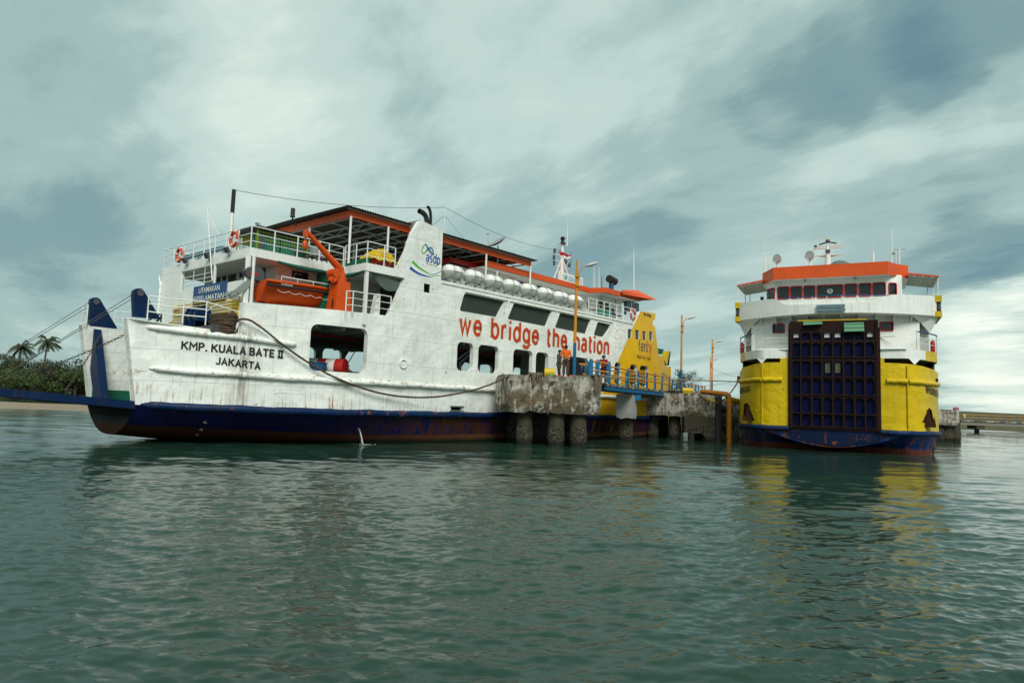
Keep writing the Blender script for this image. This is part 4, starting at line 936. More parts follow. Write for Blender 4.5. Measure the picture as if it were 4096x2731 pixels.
for (x0, y0, x1, y1) in ((2034, 1103, 2052, 1115), (2100, 1126, 2107, 1130), (2150, 1135, 2166, 1146), (2196, 1147, 2208, 1158), (2228, 1153, 2242, 1166)):
    p, q = FA.side(x0, y0, DH-.02), FA.side(x1, y1, DH-.02); MB().box(p.x, max(q.x, p.x+.35), DH-.04, DH-.01, p.z-.42, p.z).build('cabin_window', M_glassb if x0 > 2140 else M_glass, ferry)
p = FA.side(2070, 1113, DH-.02); q = FA.side(2094, 1131, DH-.02); MB().box(p.x, q.x, DH-.06, DH-.02, q.z-.35, p.z).build('purple_curtain', plain('purple cloth', (.28, .10, .38), .8), ferry)
for (x0, y0, x1, y1, mt, nm, A) in ((2339, 1180, 2349, 1232, M_signblue, 'doorway', DH-.02), (2360, 1182, 2385, 1228, M_white2, 'door', DH-.05), (2496, 1200, 2505, 1260, M_signblue, 'doorway', 1.22), (2507, 1202, 2525, 1250, M_glassb, 'door', 1.2), (2529, 1208, 2540, 1246, M_glassb, 'wheelhouse_window', 1.2), (2542, 1210, 2555, 1248, M_glassb, 'wheelhouse_window', 1.2), (2464, 1195, 2482, 1222, M_white2, 'door', 1.2)):
    p, q = FA.side(x0, y0, A), FA.side(x1, y1, A); MB().box(p.x, q.x, A-.02, A+.02, max(8.1, q.z), p.z).build(nm, mt, ferry)
MB().box(15.0, 15.06, 1.2, 10.4, 8.0, 9.8).build('wheelhouse_front', M_white2, ferry)
# aft rails on the side top
pr = [FA.side(x, y, .12) for x, y in ((2353, 1276), (2385, 1280), (2415, 1288), (2438, 1290), (2466, 1296), (2493, 1303), (2521, 1305), (2540, 1290))]
pr = [Vector((p.x, .12, 7.95)) for p in pr]
railing(pr, 1.02, M_rail, ferry, bars=(1, .72, .46, .22))
# ---- stern end gear: rails, green cover, yellow-black ramp end
railing([(17.6, 1.4, 5.6), (18.6, 1.6, 5.6), (19.2, 1.9, 5.6)], 1.5, M_rail, ferry)
railing([(19.2, 1.2, 5.3), (20.0, 1.5, 5.3), (20.8, 1.9, 5.3), (20.8, 3.2, 5.3)], 1.0, M_rail, ferry)
p, q = FA.side(2633, 1393, 3.0), FA.side(2668, 1418, 3.0); MB().box(p.x-1.5, q.x-.6, 3.0, 5.4, q.z, p.z).build('deck_locker', M_green, ferry)
m = MB(); a, b, c, d = [FA.side(x, y, 2.4) for x, y in ((2668, 1404), (2679, 1404), (2668, 1462), (2658, 1440))]; m.prism([a, b, c, d], (0, .35, 0)); m.build('stern_ramp_post', [M_yelp], ferry)
m = MB(); a, b, c, d = [FA.side(x, y, 2.75) for x, y in ((2679, 1404), (2683, 1405), (2676, 1462), (2662, 1462))]; m.prism([a, b, c, d], (0, .35, 0)); m.build('stern_ramp_post', [M_navy], ferry)
m = MB()
for k in range(3): m.tube([(21.0+.12*k, 1.6+.3*k, 5.2), (20.9+.1*k, 1.5+.3*k, 1.6)], .03, 5)
m.build('stern_pipe', M_rail, ferry)
MB().box(20.6, 21.2, 1.2, 10.8, 1.4, 5.2).build('stern_wall', M_yel, ferry)
# ---- bow gear: sheave towers, corner posts, ramp, wires, chains
M_tower = M_navy
def tower(A, pts, name='sheave_tower'):
    P = [FA.side(x, y, A) for x, y in pts]; c = MB(); c.prism(P, (0, .28, 0)); t = c.build(name, M_tower, ferry)
    return t, P
tF, PF = tower(8.2, [(470, 1314), (358, 1302), (361, 1212), (364, 1196), (374, 1190), (387, 1189), (400, 1196)])
tN, PN = tower(3.75, [(642, 1275), (538, 1266), (534, 1172), (538, 1160), (550, 1153), (566, 1154), (576, 1163)])
for P in (PF, PN):
    c = P[4]+Vector((.12, -.03, -.16)); MB().cyl(c, c+Vector((0, .34, 0)), .13, n=14).build('sheave', M_dkgrey, ferry)
m = MB(); m.prism([FA.face(x, y, -16.15) for x, y in ((337, 1298), (373, 1301), (404, 1592), (374, 1590))], (.3, 0, 0)); m.build('bow_post', M_navy, ferry)
m = MB(); m.box(-15.9, -15.5, 3.80, 4.0, 1.6, 1.9); m.build('ramp_hinge', M_steel, ferry)
r0, r1, r2, r3 = FA.side(0, 1552, 3.4), FA.side(545, 1604, 3.4), FA.side(0, 1588, 3.4), FA.side(545, 1634, 3.4)
dr = (r0-r1)/abs(r0.x-r1.x); RL = 5.0
tip = r1+dr*RL
m = MB(); th = .30
for a in (3.40, 8.45): m.prism([(r1.x, a, r1.z), (tip.x, a, tip.z), (tip.x, a, tip.z-.12), (tip.x+.9, a, tip.z-.12-th*.7), (r1.x, a, r1.z-th)], (0, .12, 0))
for k in range(7):
    s = r1.x-.5-k*.68; z = r1.z+dr.z*(r1.x-s); m.box(s, s+.08, 3.52, 8.45, z-.26, z-.05)
ramp = m.build('ramp', M_navy, ferry)
m = MB(); m.prism([(r1.x, 3.53, r1.z-.05), (tip.x, 3.53, tip.z-.05), (tip.x, 3.53, tip.z-.09), (r1.x, 3.53, r1.z-.09)], (0, 4.9, 0)); m.build('ramp_tread', M_steel, ferry)
m = MB()
for (x, y, A, ta) in ((362, 1206, 8.3, 8.3), (362, 1222, 8.3, 8.2), (545, 1168, 3.9, 3.7), (545, 1185, 3.9, 3.8)):
    p = FA.side(x, y, A); e = tip+Vector((.45, 0, .05)); e.y = ta; m.tube([p, e], .013, 5)
m.build('hoisting_wire', M_steel, ferry)
def chain(name, P, Q, sagd, n, parent, r=.014, L=.13):
    m = MB(); P = Vector(P); Q = Vector(Q); pts = [P.lerp(Q, i/n)-Vector((0, 0, sagd*4*(i/n)*(1-i/n))) for i in range(n+1)]
    for i in range(n):
        c = (pts[i]+pts[i+1])/2; d = (pts[i+1]-pts[i]); h = d.length*.62; d.normalize(); s = d.cross(Vector((0, 0, 1))).normalized(); u = s if i % 2 else s.cross(d)
        loop = [c+d*h*math.cos(t)+u*.040*math.sin(t) for t in np.linspace(0, 6.283, 9)[:-1]]; m.tube(loop, r, 4, closed=True)
    return m.build(name, M_steel, parent)
pa = FA.side(510, 1335, 3.35); pb = tip+Vector((2.2, 0, .12)); pb.y = 3.6
chain('bow_chain', (-16.3, 3.9, 4.25), (tip.x+1.2, 8.2, tip.z+.05), .22, 44, ferry)
chain('bow_chain', FA.face(405, 1335, -15.9), FA.face(262, 1560, -17.6), .12, 26, ferry)
m = MB(); m.prism([FA.face(x, y, -15.6) for x, y in ((397, 1330), (410, 1325), (411, 1337), (402, 1345))], (.06, 0, 0)); m.build('chain_shackle', M_steel, ferry)
# foredeck rails: near side follows the bulwark
pts = [hullpt(x, y) for x, y in ((588, 1272), (652, 1282), (730, 1287), (822, 1295))]
rp = []
for p, (xt, yt) in zip(pts, ((586, 1168), (652, 1181), (728, 1188), (822, 1197))): rp.append(Vector((p.x+.05, sidea(p.x)+.12, p.z-.04)))
m = MB(); e = Vector((-12.95, sidea(-12.95)+.12, 4.4))
for p in rp: m.tube([p, p+Vector((0, 0, .93))], .028, 6)
for b in (.93, .62, .32): m.tube([p+Vector((0, 0, b)) for p in rp]+([e+Vector((0, 0, b))] if b > .9 else []), .024, 5)
m.tube([e, e+Vector((0, 0, .93))], .03, 6); m.tube([e+Vector((0, 0, .3)), e+Vector((-.5, 0, .93))], .018, 5); m.tube([rp[-1]+Vector((0, 0, .55)), rp[-1]+Vector((.45, 0, .93))], .018, 5)
m.build('railing', M_rail, ferry)
m = MB(); e = Vector((-12.94, sidea(-12.94)+.10, 4.4)); m.tube([e+Vector((-.25, 0, 0)), e+Vector((-.02, 0, .6))], .06, 8); m.build('fairlead_roller', M_rail, ferry)
rf = [Vector((s, 8.7, 4.62)) for s in (-16.5, -15.9, -15.2, -14.4)]
railing([Vector((-16.5, 8.6, 4.62)), Vector((-16.45, 8.2, 4.62))], .98, M_rail, ferry)
railing(rf[1:]+[Vector((-13.5, 8.9, 4.5)), Vector((-12.9, 9.2, 4.45))], .92, M_rail, ferry)
# mooring winch on the foredeck, seen through the rails
P = FA.face(800, 1240, -13.3); c = Vector((-13.35, P.y, 4.36))
m = MB()
for da in (-.5, .0, .5): m.prism([(c.x-.35, c.y+da, 4.36), (c.x+.35, c.y+da, 4.36), (c.x+.35, c.y+da, 5.35), (c.x+.25, c.y+da, 5.62), (c.x, c.y+da, 5.74), (c.x-.25, c.y+da, 5.62), (c.x-.35, c.y+da, 5.35)], (0, .10, 0))
m.box(c.x-.25, c.x+.3, c.y-.5, c.y+.55, 4.36, 5.0); w = m.build('mooring_winch', M_navy, ferry)
m = MB(); m.cyl((c.x, c.y-.45, 5.25), (c.x, c.y+.5, 5.25), .27, n=16); m.build('winch_drum', M_steel, w)
m = MB(); c2 = c+Vector((0, -1.0, 0))
for k in range(5): m.prism([(c2.x-.5, c2.y+.1*k, 5.0+.02*k), (c2.x+.6, c2.y+.1*k, 4.95), (c2.x+.6, c2.y+.1*k, 5.05), (c2.x-.5, c2.y+.1*k, 5.12)], (0, .07, 0))
m.build('winch_gear', M_navy, ferry)
m = MB(); m.box(c.x-.6, c.x+.5, c.y-2.6, c.y-.9, 4.36, 4.72); m.build('deck_hatch', M_dkgrey, ferry)
m = MB(); m.bar((-14.3, 7.6, 4.5), (-14.3, 6.0, 5.25), .06); m.bar((-14.3, 7.6, 5.1), (-14.3, 6.0, 5.4), .05); m.bar((-14.3, 7.6, 4.5), (-14.3, 7.6, 5.1), .05); m.bar((-14.3, 6.0, 4.6), (-14.3, 6.0, 5.4), .05); m.bar((-14.3, 7.8, 4.4), (-14.2, 5.2, 4.7), .16); m.build('gangway_arm', M_navy, ferry)
m = MB()
for k in range(3): m.tube([(-14.0, 5.4, 4.75+.14*k), (-14.0, 7.6, 4.55+.14*k)], .03, 5)
m.build('yellow_pipework', M_yelp, ferry)
# aft mast, sign on the wheelhouse roof, aerials, horns
mb_ = FA.side(2300, 1085, 4.5); MS = 10.3; Pm = FA.side(2247, 1085, 4.2); Ms = Pm.x; Mz = lambda y, x=2247: FA.side(x, y, 4.2).z
m = MB(); m.tube([(Ms, 4.2, 10.3), (Ms, 4.2, Mz(1010)), (Ms, 4.2, Mz(975))], [.16, .11, .08], 10)
for y, w_ in ((1070, .9), (1050, 1.0), (1025, .8), (978, .6)): m.tube([(Ms-w_, 4.2, Mz(y)), (Ms+w_*.9, 4.2, Mz(y)+.06)], .03, 6)
m.tube([(Ms-1.3, 4.2, 10.1), (Ms-.1, 4.2, Mz(1040))], .04, 6); m.tube([(Ms+1.6, 4.2, 10.2), (Ms+.2, 4.2, Mz(1050))], .04, 6); m.tube([(Ms+.1, 3.2, 10.1), (Ms, 4.1, Mz(1040))], .03, 6)
mast = m.build('signal_mast', M_rail, ferry)
m = MB()
for y, dx in ((1072, -.9), (1050, -.95), (1023, -.9), (1062, .85)): m.cyl((Ms+dx, 4.2, Mz(y)+.04), (Ms+dx, 4.2, Mz(y)+.34), .09, n=8)
m.cyl((Ms+.35, 4.2, Mz(1050)), (Ms+.35, 4.2, Mz(1035)), .16, n=8)
m.build('navigation_light', M_dkgrey, mast)
m = MB(); z = Mz(975); m.lathe([(.26, z), (.2, z+.08), (.12, z+.1), (.12, z+.36), (.2, z+.38), (.12, z+.5), (.02, z+.56)], (Ms, 4.2, 0), n=12); m.build('signal_lamp', M_black, mast)
m = MB(); z = Mz(978); m.tube([(Ms+.55, 4.2, z), (Ms+.55, 4.2, z+.5), (Ms+.57, 4.2, Mz(882, 2264))], [.05, .04, .012], 6); m.build('whip_aerial', M_rail, mast)
p, q = FA.side(2249, 1101, 1.5), FA.side(2331, 1146, 1.5); zb = FA.side(2331, 1146, 1.5).z
m = MB(); m.box(p.x, q.x, 1.5, 1.56, Zt+.05, Zt+.62); m.bar((p.x-.2, 1.6, Zt-.1), (p.x-.2, 1.6, Zt+.7), .08); nb = m.build('name_board', M_white2, ferry)
text('lettering', 'KMP. KUALA BATE II', M_txtteal, nb, lambda u, v: (p.x+.15+u, 1.49, Zt+.15+v), q.x-p.x-.3, .36, .02)
m = MB(); m.cyl((Ms+1.5, 4.4, 10.3), (Ms+1.5, 4.4, 10.75), .5, n=16); m.build('radar_dome', M_white2, ferry)
for (x, yt, yb, r, mt) in ((2377, 1055, 1145, .035, M_rail), (2397, 1065, 1147, .03, M_rail), (2408, 1100, 1147, .04, M_steel), (2536, 988, 1158, .06, M_rail)):
    b, t_ = FA.side(x, yb, 2.0), FA.side(x-1, yt, 2.0); MB().tube([b-Vector((0, 0, .4)), b.lerp(t_, .5), t_], [r, r*.8, r*.3], 6).build('whip_aerial', mt, ferry)
b, t_ = FA.side(2445, 1150, 1.6), FA.side(2447, 1122, 1.6); m = MB(); m.tube([b-Vector((0, 0, .3)), b, t_], .17, 10); sp = m.build('ventilator', M_signblue, ferry)
c = FA.side(2446, 1124, 1.6); MB().cyl(c+Vector((-.35, 0, .12)), c+Vector((.45, 0, .02)), .27, n=16).build('ventilator_head', M_black, sp)
# forward mast, antenna stay post, aerial wire
b, t_ = FA.face(918, 1000, -12.2), FA.face(922, 765, -12.2); foremast = MB().tube([(-12.2, b.y, 8.0), (-12.2, b.y, 9.0), (-12.2, b.y, t_.z)], [.09, .085, .075], 10).build('fore_mast', M_white2, ferry)
MB().tube([(-12.2, b.y, t_.z-1.05), (-12.2, b.y, t_.z+.01)], .088, 10).build('mast_top', M_black, foremast); fmt = Vector((-12.2, b.y, t_.z))
b, t_ = FA.face(850, 1110, -12.9), FA.face(829, 835, -12.9); m = MB(); m.tube([(-12.9, b.y, 6.9), (-12.9, t_.y, t_.z)], .03, 6); m.tube([(-12.9, t_.y, t_.z-.15), (-12.6, t_.y-.75, 9.0)], .02, 5); m.build('flag_staff', M_rail, ferry)
b, t_ = FA.side(1774, 965, 1.5), FA.side(1777, 828, 1.5); sp_ = Vector((b.x, 1.5, t_.z)); m = MB(); m.tube([(b.x, 1.5, 10.3), sp_], .03, 6); m.build('stay_post', M_rail, ferry)
m = MB(); mt_ = Vector((Ms, 4.2, Mz(1002)))
def cat(P, Q, sg, n=14): P = Vector(P); Q = Vector(Q); return [P.lerp(Q, i/n)-Vector((0, 0, sg*4*(i/n)*(1-i/n))) for i in range(n+1)]
m.tube(cat(fmt, sp_, .30), .012, 4); m.tube(cat(sp_, mt_, .45), .012, 4); m.tube([sp_-Vector((0, 0, .45)), (b.x-1.3, 1.8, 10.6)], .010, 4); m.tube([sp_-Vector((0, 0, .45)), (b.x+3.2, 2.2, 10.5)], .010, 4)
m.tube(cat(mt_-Vector((0, 0, .6)), (14.2, 4, 10.3), .1), .010, 4)
m.build('aerial_wire', M_steel, ferry)
b = FA.side(1170, 868, 3.2); m = MB(); m.tube([b+Vector((.25, 0, -.35)), b+Vector((0, 0, -.25)), b], .035, 7); m.lathe([(.13, 0), (.10, .03), (.095, .40), (.02, .42)], b, n=10); m.build('loudhailer', M_black, ferry)
b = FA.face(1040, 895, -11.0); m = MB(); m.tube([(-11.0, b.y, 8.2), (-11.0, b.y, b.z-.1), (-11.0, b.y+.08, b.z+.02), (-11.0, b.y+.35, b.z+.06)], .06, 8); m.build('vent_pipe', M_grey, ferry)
# floodlights on the front band
for x, y in ((740, 1045), (828, 1026), (908, 1003)):
    p = FA.face(x, y, SF-.15); m = MB(); m.prism([p+Vector((0, -.15, -.1)), p+Vector((0, .15, -.1)), p+Vector((-.12, .15, .12)), p+Vector((-.12, -.15, .12))], (.10, 0, .04)); m.tube([p, (SF-.02, p.y, 7.85)], .02, 5); m.build('floodlight', M_dkgrey, ferry)
# green generator cage on the upper deck with teal cabinets, long bench slats
g0 = FA.face(992, 985, -12.2)
m = MB(); ga0, ga1, gs0, gs1, gz0, gz1 = 2.4, 4.1, -12.1, -9.7, 8.06, 9.12
for s in (gs0, gs1):
    for a in (ga0, ga1): m.bar((s, a, gz0), (s, a, gz1), .08)
for a in (ga0, ga1):
    for k in range(20): s = gs0+(gs1-gs0)*k/19; m.bar((s, a, gz0), (s, a, gz1-.1), .015)
for a in (ga0, ga1): m.bar((gs0, a, gz1-.15), (gs1, a, gz1-.15), .05); m.bar((gs0, a, gz0+.6), (gs1, a, gz0+.6), .04)
for k in range(10): a = ga0+(ga1-ga0)*k/9; m.bar((gs0, a, gz0), (gs0, a, gz1-.1), .015)
M_cage = plain('lime green cage', (.16, .24, .02), .5)
cage = m.build('generator_cage', M_cage, ferry)
MB().prism([(gs0-.15, ga0-.2, gz1-.05), (gs1+.1, ga0-.2, gz1-.05), (gs1+.1, ga1+.2, gz1-.05), (gs0-.15, ga1+.2, gz1-.05)], (0, 0, .10)).build('cage_roof', M_black, cage)
M_teal = plain('teal cabinet', (.01, .17, .15), .5)
for s, w_ in ((-11.9, .9), (-10.9, .7), (-10.0, .5)): MB().box(s, s+w_, 2.5, 3.4, 8.06, 8.85).build('cabinet', M_teal, cage)
MB().box(-12.05, -11.8, 2.35, 2.5, 8.1, 8.8).build('cabinet', M_dkgrey, cage)
# things in the vehicle deck seen through the openings
m = MB(); m.tube([(-1.9, 2.4, 2.9), (-1.9, 2.4, 4.5), (-1.1, 2.4, 4.5), (-1.1, 2.4, 2.9)], .035, 6); m.tube([(-2.6, 2.4, 2.9), (-1.9, 2.4, 4.5)], .03, 6); m.tube([(-.2, 2.2, 2.9), (-.2, 2.2, 4.3), (1.2, 2.2, 5.2)], .03, 6); m.tube([(.1, 2.2, 2.9), (.1, 2.2, 4.2), (1.6, 2.2, 5.2)], .03, 6); m.build('stair_rail', M_rail, ferry)
m = MB(); m.prism([(-.4, 2.9, 2.9), (0, 2.9, 2.9), (1.9, 2.9, 5.2), (1.5, 2.9, 5.2)], (0, .9, 0)); m.build('stairway', M_dkgrey, ferry)
m = MB()
for s in (-4.6, -3.8, -3.0, -2.2, -1.4): m.tube([(s, 10.8, 2.9), (s, 10.8, 4.05)], .04, 5)
m.tube([(-4.6, 10.8, 4.05), (-1.0, 10.8, 4.05)], .035, 5); m.tube([(-2.4, 10.6, 3.2), (-1.2, 10.6, 5.1)], .06, 5); m.tube([(-1.9, 10.6, 3.2), (-.7, 10.6, 5.1)], .03, 5); m.build('stair_rail', M_dkgrey, ferry)
# discharge of cooling water
p = on_lower(1434, 1712); m = MB(); e = FA.side(1450, 1774, p.y-.30)
pts = [p.lerp(e, t)+Vector((0, 0, .10*t*(1-t)*4)) for t in np.linspace(0, 1, 12)]
m.tube(pts, [.012+.0018*k for k in range(12)], 6)
for k in range(60):
    c = pts[rnd.randrange(12)]; c = c+Vector((rnd.gauss(0, .03), rnd.gauss(0, .03), rnd.gauss(0, .02))); m.ball(c, rnd.uniform(.006, .013), 5, 3)
for k in range(50): m.ball((e.x+rnd.gauss(.08, .20), e.y+rnd.gauss(-.05, .15), .02), rnd.uniform(.006, .014), 5, 3)
M_foam = plain('foaming water', (.55, .60, .58), .3, var=.1); o = m.build('water_discharge', M_foam, ferry); o['kind'] = 'stuff'

# ================================================================== loose gear carried by the white ferry
def on_ship(fr, name, label, cat, p, yaw=0.0, group=None): return thing(name, label, cat, fr.wld(p), fr.rz+yaw, group)
# inflatable life-raft canisters on their cradles
def raft0():
    t = on_ship(FA, 'life_raft_canister', 'x', 'life raft', (0, 0, 0))
    prof = [(0.02, -.68), (.20, -.66), (.33, -.58), (.40, -.44), (.405, -.30), (.42, -.28), (.42, -.24), (.405, -.22), (.405, .22), (.42, .24), (.42, .28), (.405, .30), (.40, .44), (.33, .58), (.20, .66), (.02, .68)]
    up = MB(); up.lathe(prof, (0, 0, .45), 'x', 20); up.build('canister', M_raft, t)
    m = MB(); m.tube([(-.66, 0, .45)]+[( -.60+.3*k, -.415 if 0 < k < 4 else -.30, .45) for k in range(5)]+[(.66, 0, .45)], .014, 5)
    for s in (-.26, .26): m.tube([(s, .425*math.cos(q), .45+.425*math.sin(q)) for q in np.linspace(0, 6.283, 19)[:-1]], .014, 5, closed=True)
    m.build('strap', M_strap, t)
    m = MB()
    for s in (-.38, .38):
        m.bar((s, -.38, .30), (s, -.10, .06), .06, .07); m.bar((s, .38, .30), (s, .10, .06), .06, .07); m.box(s-.04, s+.04, -.3, .3, -.02, .06); m.bar((s, -.25, 0), (s, -.25, -.62), .06); m.bar((s, .25, 0), (s, .25, -.62), .06)
    m.bar((-.5, -.25, -.05), (.5, -.25, -.05), .05); m.cyl((.05, -.3, -.1), (.05, -.34, -.32), .05, n=7)
    m.build('cradle', M_grey, t)
    return t
def raft_mat():
    m, n = newmat('canister fibreglass'); co = n('ShaderNodeTexCoord').outputs['Object']; z = n('ShaderNodeSeparateXYZ', {0: co}).outputs[2]; a = n.noise(co, 5, 4)
    c = n.mix(n.ramp(n.math('SUBTRACT', z, .45), [(.0, 0), (.01, 1)]), n.mix(a, (.33, .36, .33), (.46, .48, .44)), n.mix(a, (.70, .72, .68), (.80, .81, .77)))
    return finish(m, n, c, .35, 0, a, .004)
M_raft = raft_mat(); M_strap = plain('strap grey', (.12, .11, .11), .6)
ORD = ['nearest the funnel', 'second from the funnel', 'third from the funnel', 'fourth from the funnel', 'fifth from the funnel', 'sixth from the funnel', 'seventh from the funnel', 'last of the row, beside the crew deck rail']
r0_ = raft0(); r0_.scale = (.93, .90, .90)
for i in range(8):
    loc = FA.wld((-2.28+1.545*i, .60, 8.27)); lab = 'white life raft canister, '+ORD[i]
    if i == 0: r0_.location = loc; r0_['label'] = lab; r0_['group'] = 'life raft canisters along the ferry rail'
    else: dup(r0_, loc, FA.rz, lab, 'life raft canisters along the ferry rail')
# lifebuoys
def buoy_mat():
    m, n = newmat('lifebuoy orange and white'); co = n('ShaderNodeTexCoord').outputs['Object']; sx = n('ShaderNodeSeparateXYZ', {0: co})
    an = n.math('ARCTAN2', sx.outputs[2], sx.outputs[1]); w = n.math('SINE', n.math('MULTIPLY', an, 4.0))
    return finish(m, n, n.mix(n.ramp(w, [(.80, 0), (.82, 1)]), n.mix(n.noise(co, 4, 3), (.50, .03, .012), (.62, .08, .02)), (.7, .7, .66)), .5)
M_buoy = buoy_mat()
def lifebuoy(fr, p, label, yaw):
    o = MB(); o.tube([(0, .30*math.cos(t), .30*math.sin(t)) for t in np.linspace(0, 6.283, 25)[:-1]], .075, 8, closed=True); t = on_ship(fr, 'lifebuoy', label, 'lifebuoy', p, yaw, 'orange lifebuoys on the rails')
    o.build('ring', M_buoy, t)
    m = MB(); m.tube([(0, .39*math.cos(q)*(1+.05*math.sin(8*q)), .39*math.sin(q)) for q in np.linspace(0, 6.283, 25)[:-1]], .010, 4, closed=True); m.build('grab_line', M_txtwhite, t); return t
for (x, y, lab) in ((718, 1020, 'orange lifebuoy on the far left of the front rail, below the other front one'), (937, 955, 'orange lifebuoy by the foot of the fore mast')):
    p = FA.face(x, y, SF-.06); lifebuoy(FA, p, lab, 0)
p = FA.side(2532, 1258, .02); lifebuoy(FA, p, 'orange lifebuoy on the aft rail beside the yellow stern', R_(90))
# rescue boat with outboard motor
def rescue_boat():
    t = on_ship(FA, 'rescue_boat', 'orange rigid rescue boat stowed on the deck beside the orange crane', 'rescue boat', (-10.45, 1.78, 6.22))
    t.scale = (1.10, 1.05, 1.16); L = 1.65; S = np.linspace(-L, L, 19); n = 9; vs = []
    for s in S:
        q = (s+L)/(2*L); hw = .62*(1-max(0, (q-.55)/.45)**2.2)+.02; zb = -.42+.0*q+.62*max(0, (q-.45)/.55)**2.6; zg = .42+.10*q
        if q < .08: zb += .10
        for j in range(n):
            y = -1+2*j/(n-1); k = abs(y)
            vs.append((s, y*hw*(1 if k > .9 else 1), zb+(zg-zb)*(k**1.9)))
    m = MB(); m.add(vs, [(i*n+j, i*n+j+1, (i+1)*n+j+1, (i+1)*n+j) for i in range(len(S)-1) for j in range(n-1)], 0, False); m.add(vs[:n], [tuple(range(n))]); h = m.build('boat_hull', M_boat, t)
    m = MB()
    for k in (0, n-1): m.tube([(vs[i*n+k][0], vs[i*n+k][1]*1.03, vs[i*n+k][2]-.16) for i in range(len(S))], .045, 7)
    m.build('rubber_fender', M_black, t)
    m = MB(); top = [(vs[i*n][0], vs[i*n][1]*.98, vs[i*n][2]) for i in range(len(S))]; tb = [(vs[i*n+n-1][0], vs[i*n+n-1][1]*.98, vs[i*n+n-1][2]) for i in range(len(S))]
    m.add(top+tb, [(i, i+1, len(S)+i+1, len(S)+i) for i in range(len(S)-1)]); m.tube(top, .06, 6); m.tube(tb, .06, 6); m.build('gunwale', M_boat, t)
    m = MB(); m.tube([(-1.0, -.55, .52), (-1.0, -.55, .66), (1.2, -.45, .70), (1.2, -.45, .56)], .018, 5)
    for s in (-.3, .4): m.tube([(s, -.52, .5), (s, -.52, .67)], .014, 5)
    m.build('hand_rail', M_rail, t)
    m = MB(); P = []
    for k in range(21): P.append((-1.2+k*.12, -.66 if k < 14 else -.66+.03*(k-13), .14-.07*abs(math.sin(k*math.pi/4))))
    m.tube(P, .010, 4); m.build('grab_line', M_txtwhite, t)
    m = MB()
    for s in (-.1, .9): m.bar((s, -.45, -.75), (s+.3, -.3, -.30), .08); m.bar((s+.6, -.45, -.75), (s+.3, -.3, -.30), .08); m.bar((s, -.45, -.70), (s+.6, -.45, -.70), .07); m.bar((s+.6, .45, -.75), (s+.3, .3, -.3), .08)
    m.build('cradle', plain('maroon steel', (.10, .012, .010), .5), t)
    text('lettering', '6 PERSON', M_txtwhite, h, lambda u, v: (-1.05+u, -.66, .34+v), .46, .10, .01)
    m = MB(); m.tube([(-.25, 0, .6), (.05, 0, 1.35), (1.0, 0, .55)], .012, 4); m.tube([(-1.3, .4, .5), (.05, 0, 1.35), (1.1, -.3, .5)], .012, 4); m.tube([(.05, 0, 1.35), (.10, 0, 1.62)], .03, 5); m.build('lifting_sling', M_steel, t)
    o = MB(); o.prism([(-2.18, -.17, .52), (-1.52, -.17, .38), (-1.50, -.17, .74), (-1.66, -.17, .90), (-2.12, -.17, .86), (-2.26, -.17, .70)], (0, .34, 0)); mo = o.build('outboard_motor', M_dkgrey, t)
    o = MB(); o.bar((-1.85, 0, .50), (-2.45, 0, -.08), .16, .22); o.bar((-2.2, 0, .1), (-2.75, 0, -.22), .12, .16); o.prism([(-2.75, -.03, -.05), (-2.95, -.03, -.25), (-2.45, -.03, -.38), (-2.35, -.03, -.2)], (0, .06, 0)); o.build('motor_leg', M_grey, mo)
    o = MB(); o.lathe([(.02, 0), (.15, .02), (.15, .05), (.02, .08)], (-2.80, 0, -.10), 'x', 9); o.build('propeller', M_lgrey, mo)
    o = MB(); o.box(-2.1, -1.75, -.175, -.171, .60, .70); o.build('red_stripe', M_red, mo)
rescue_boat()
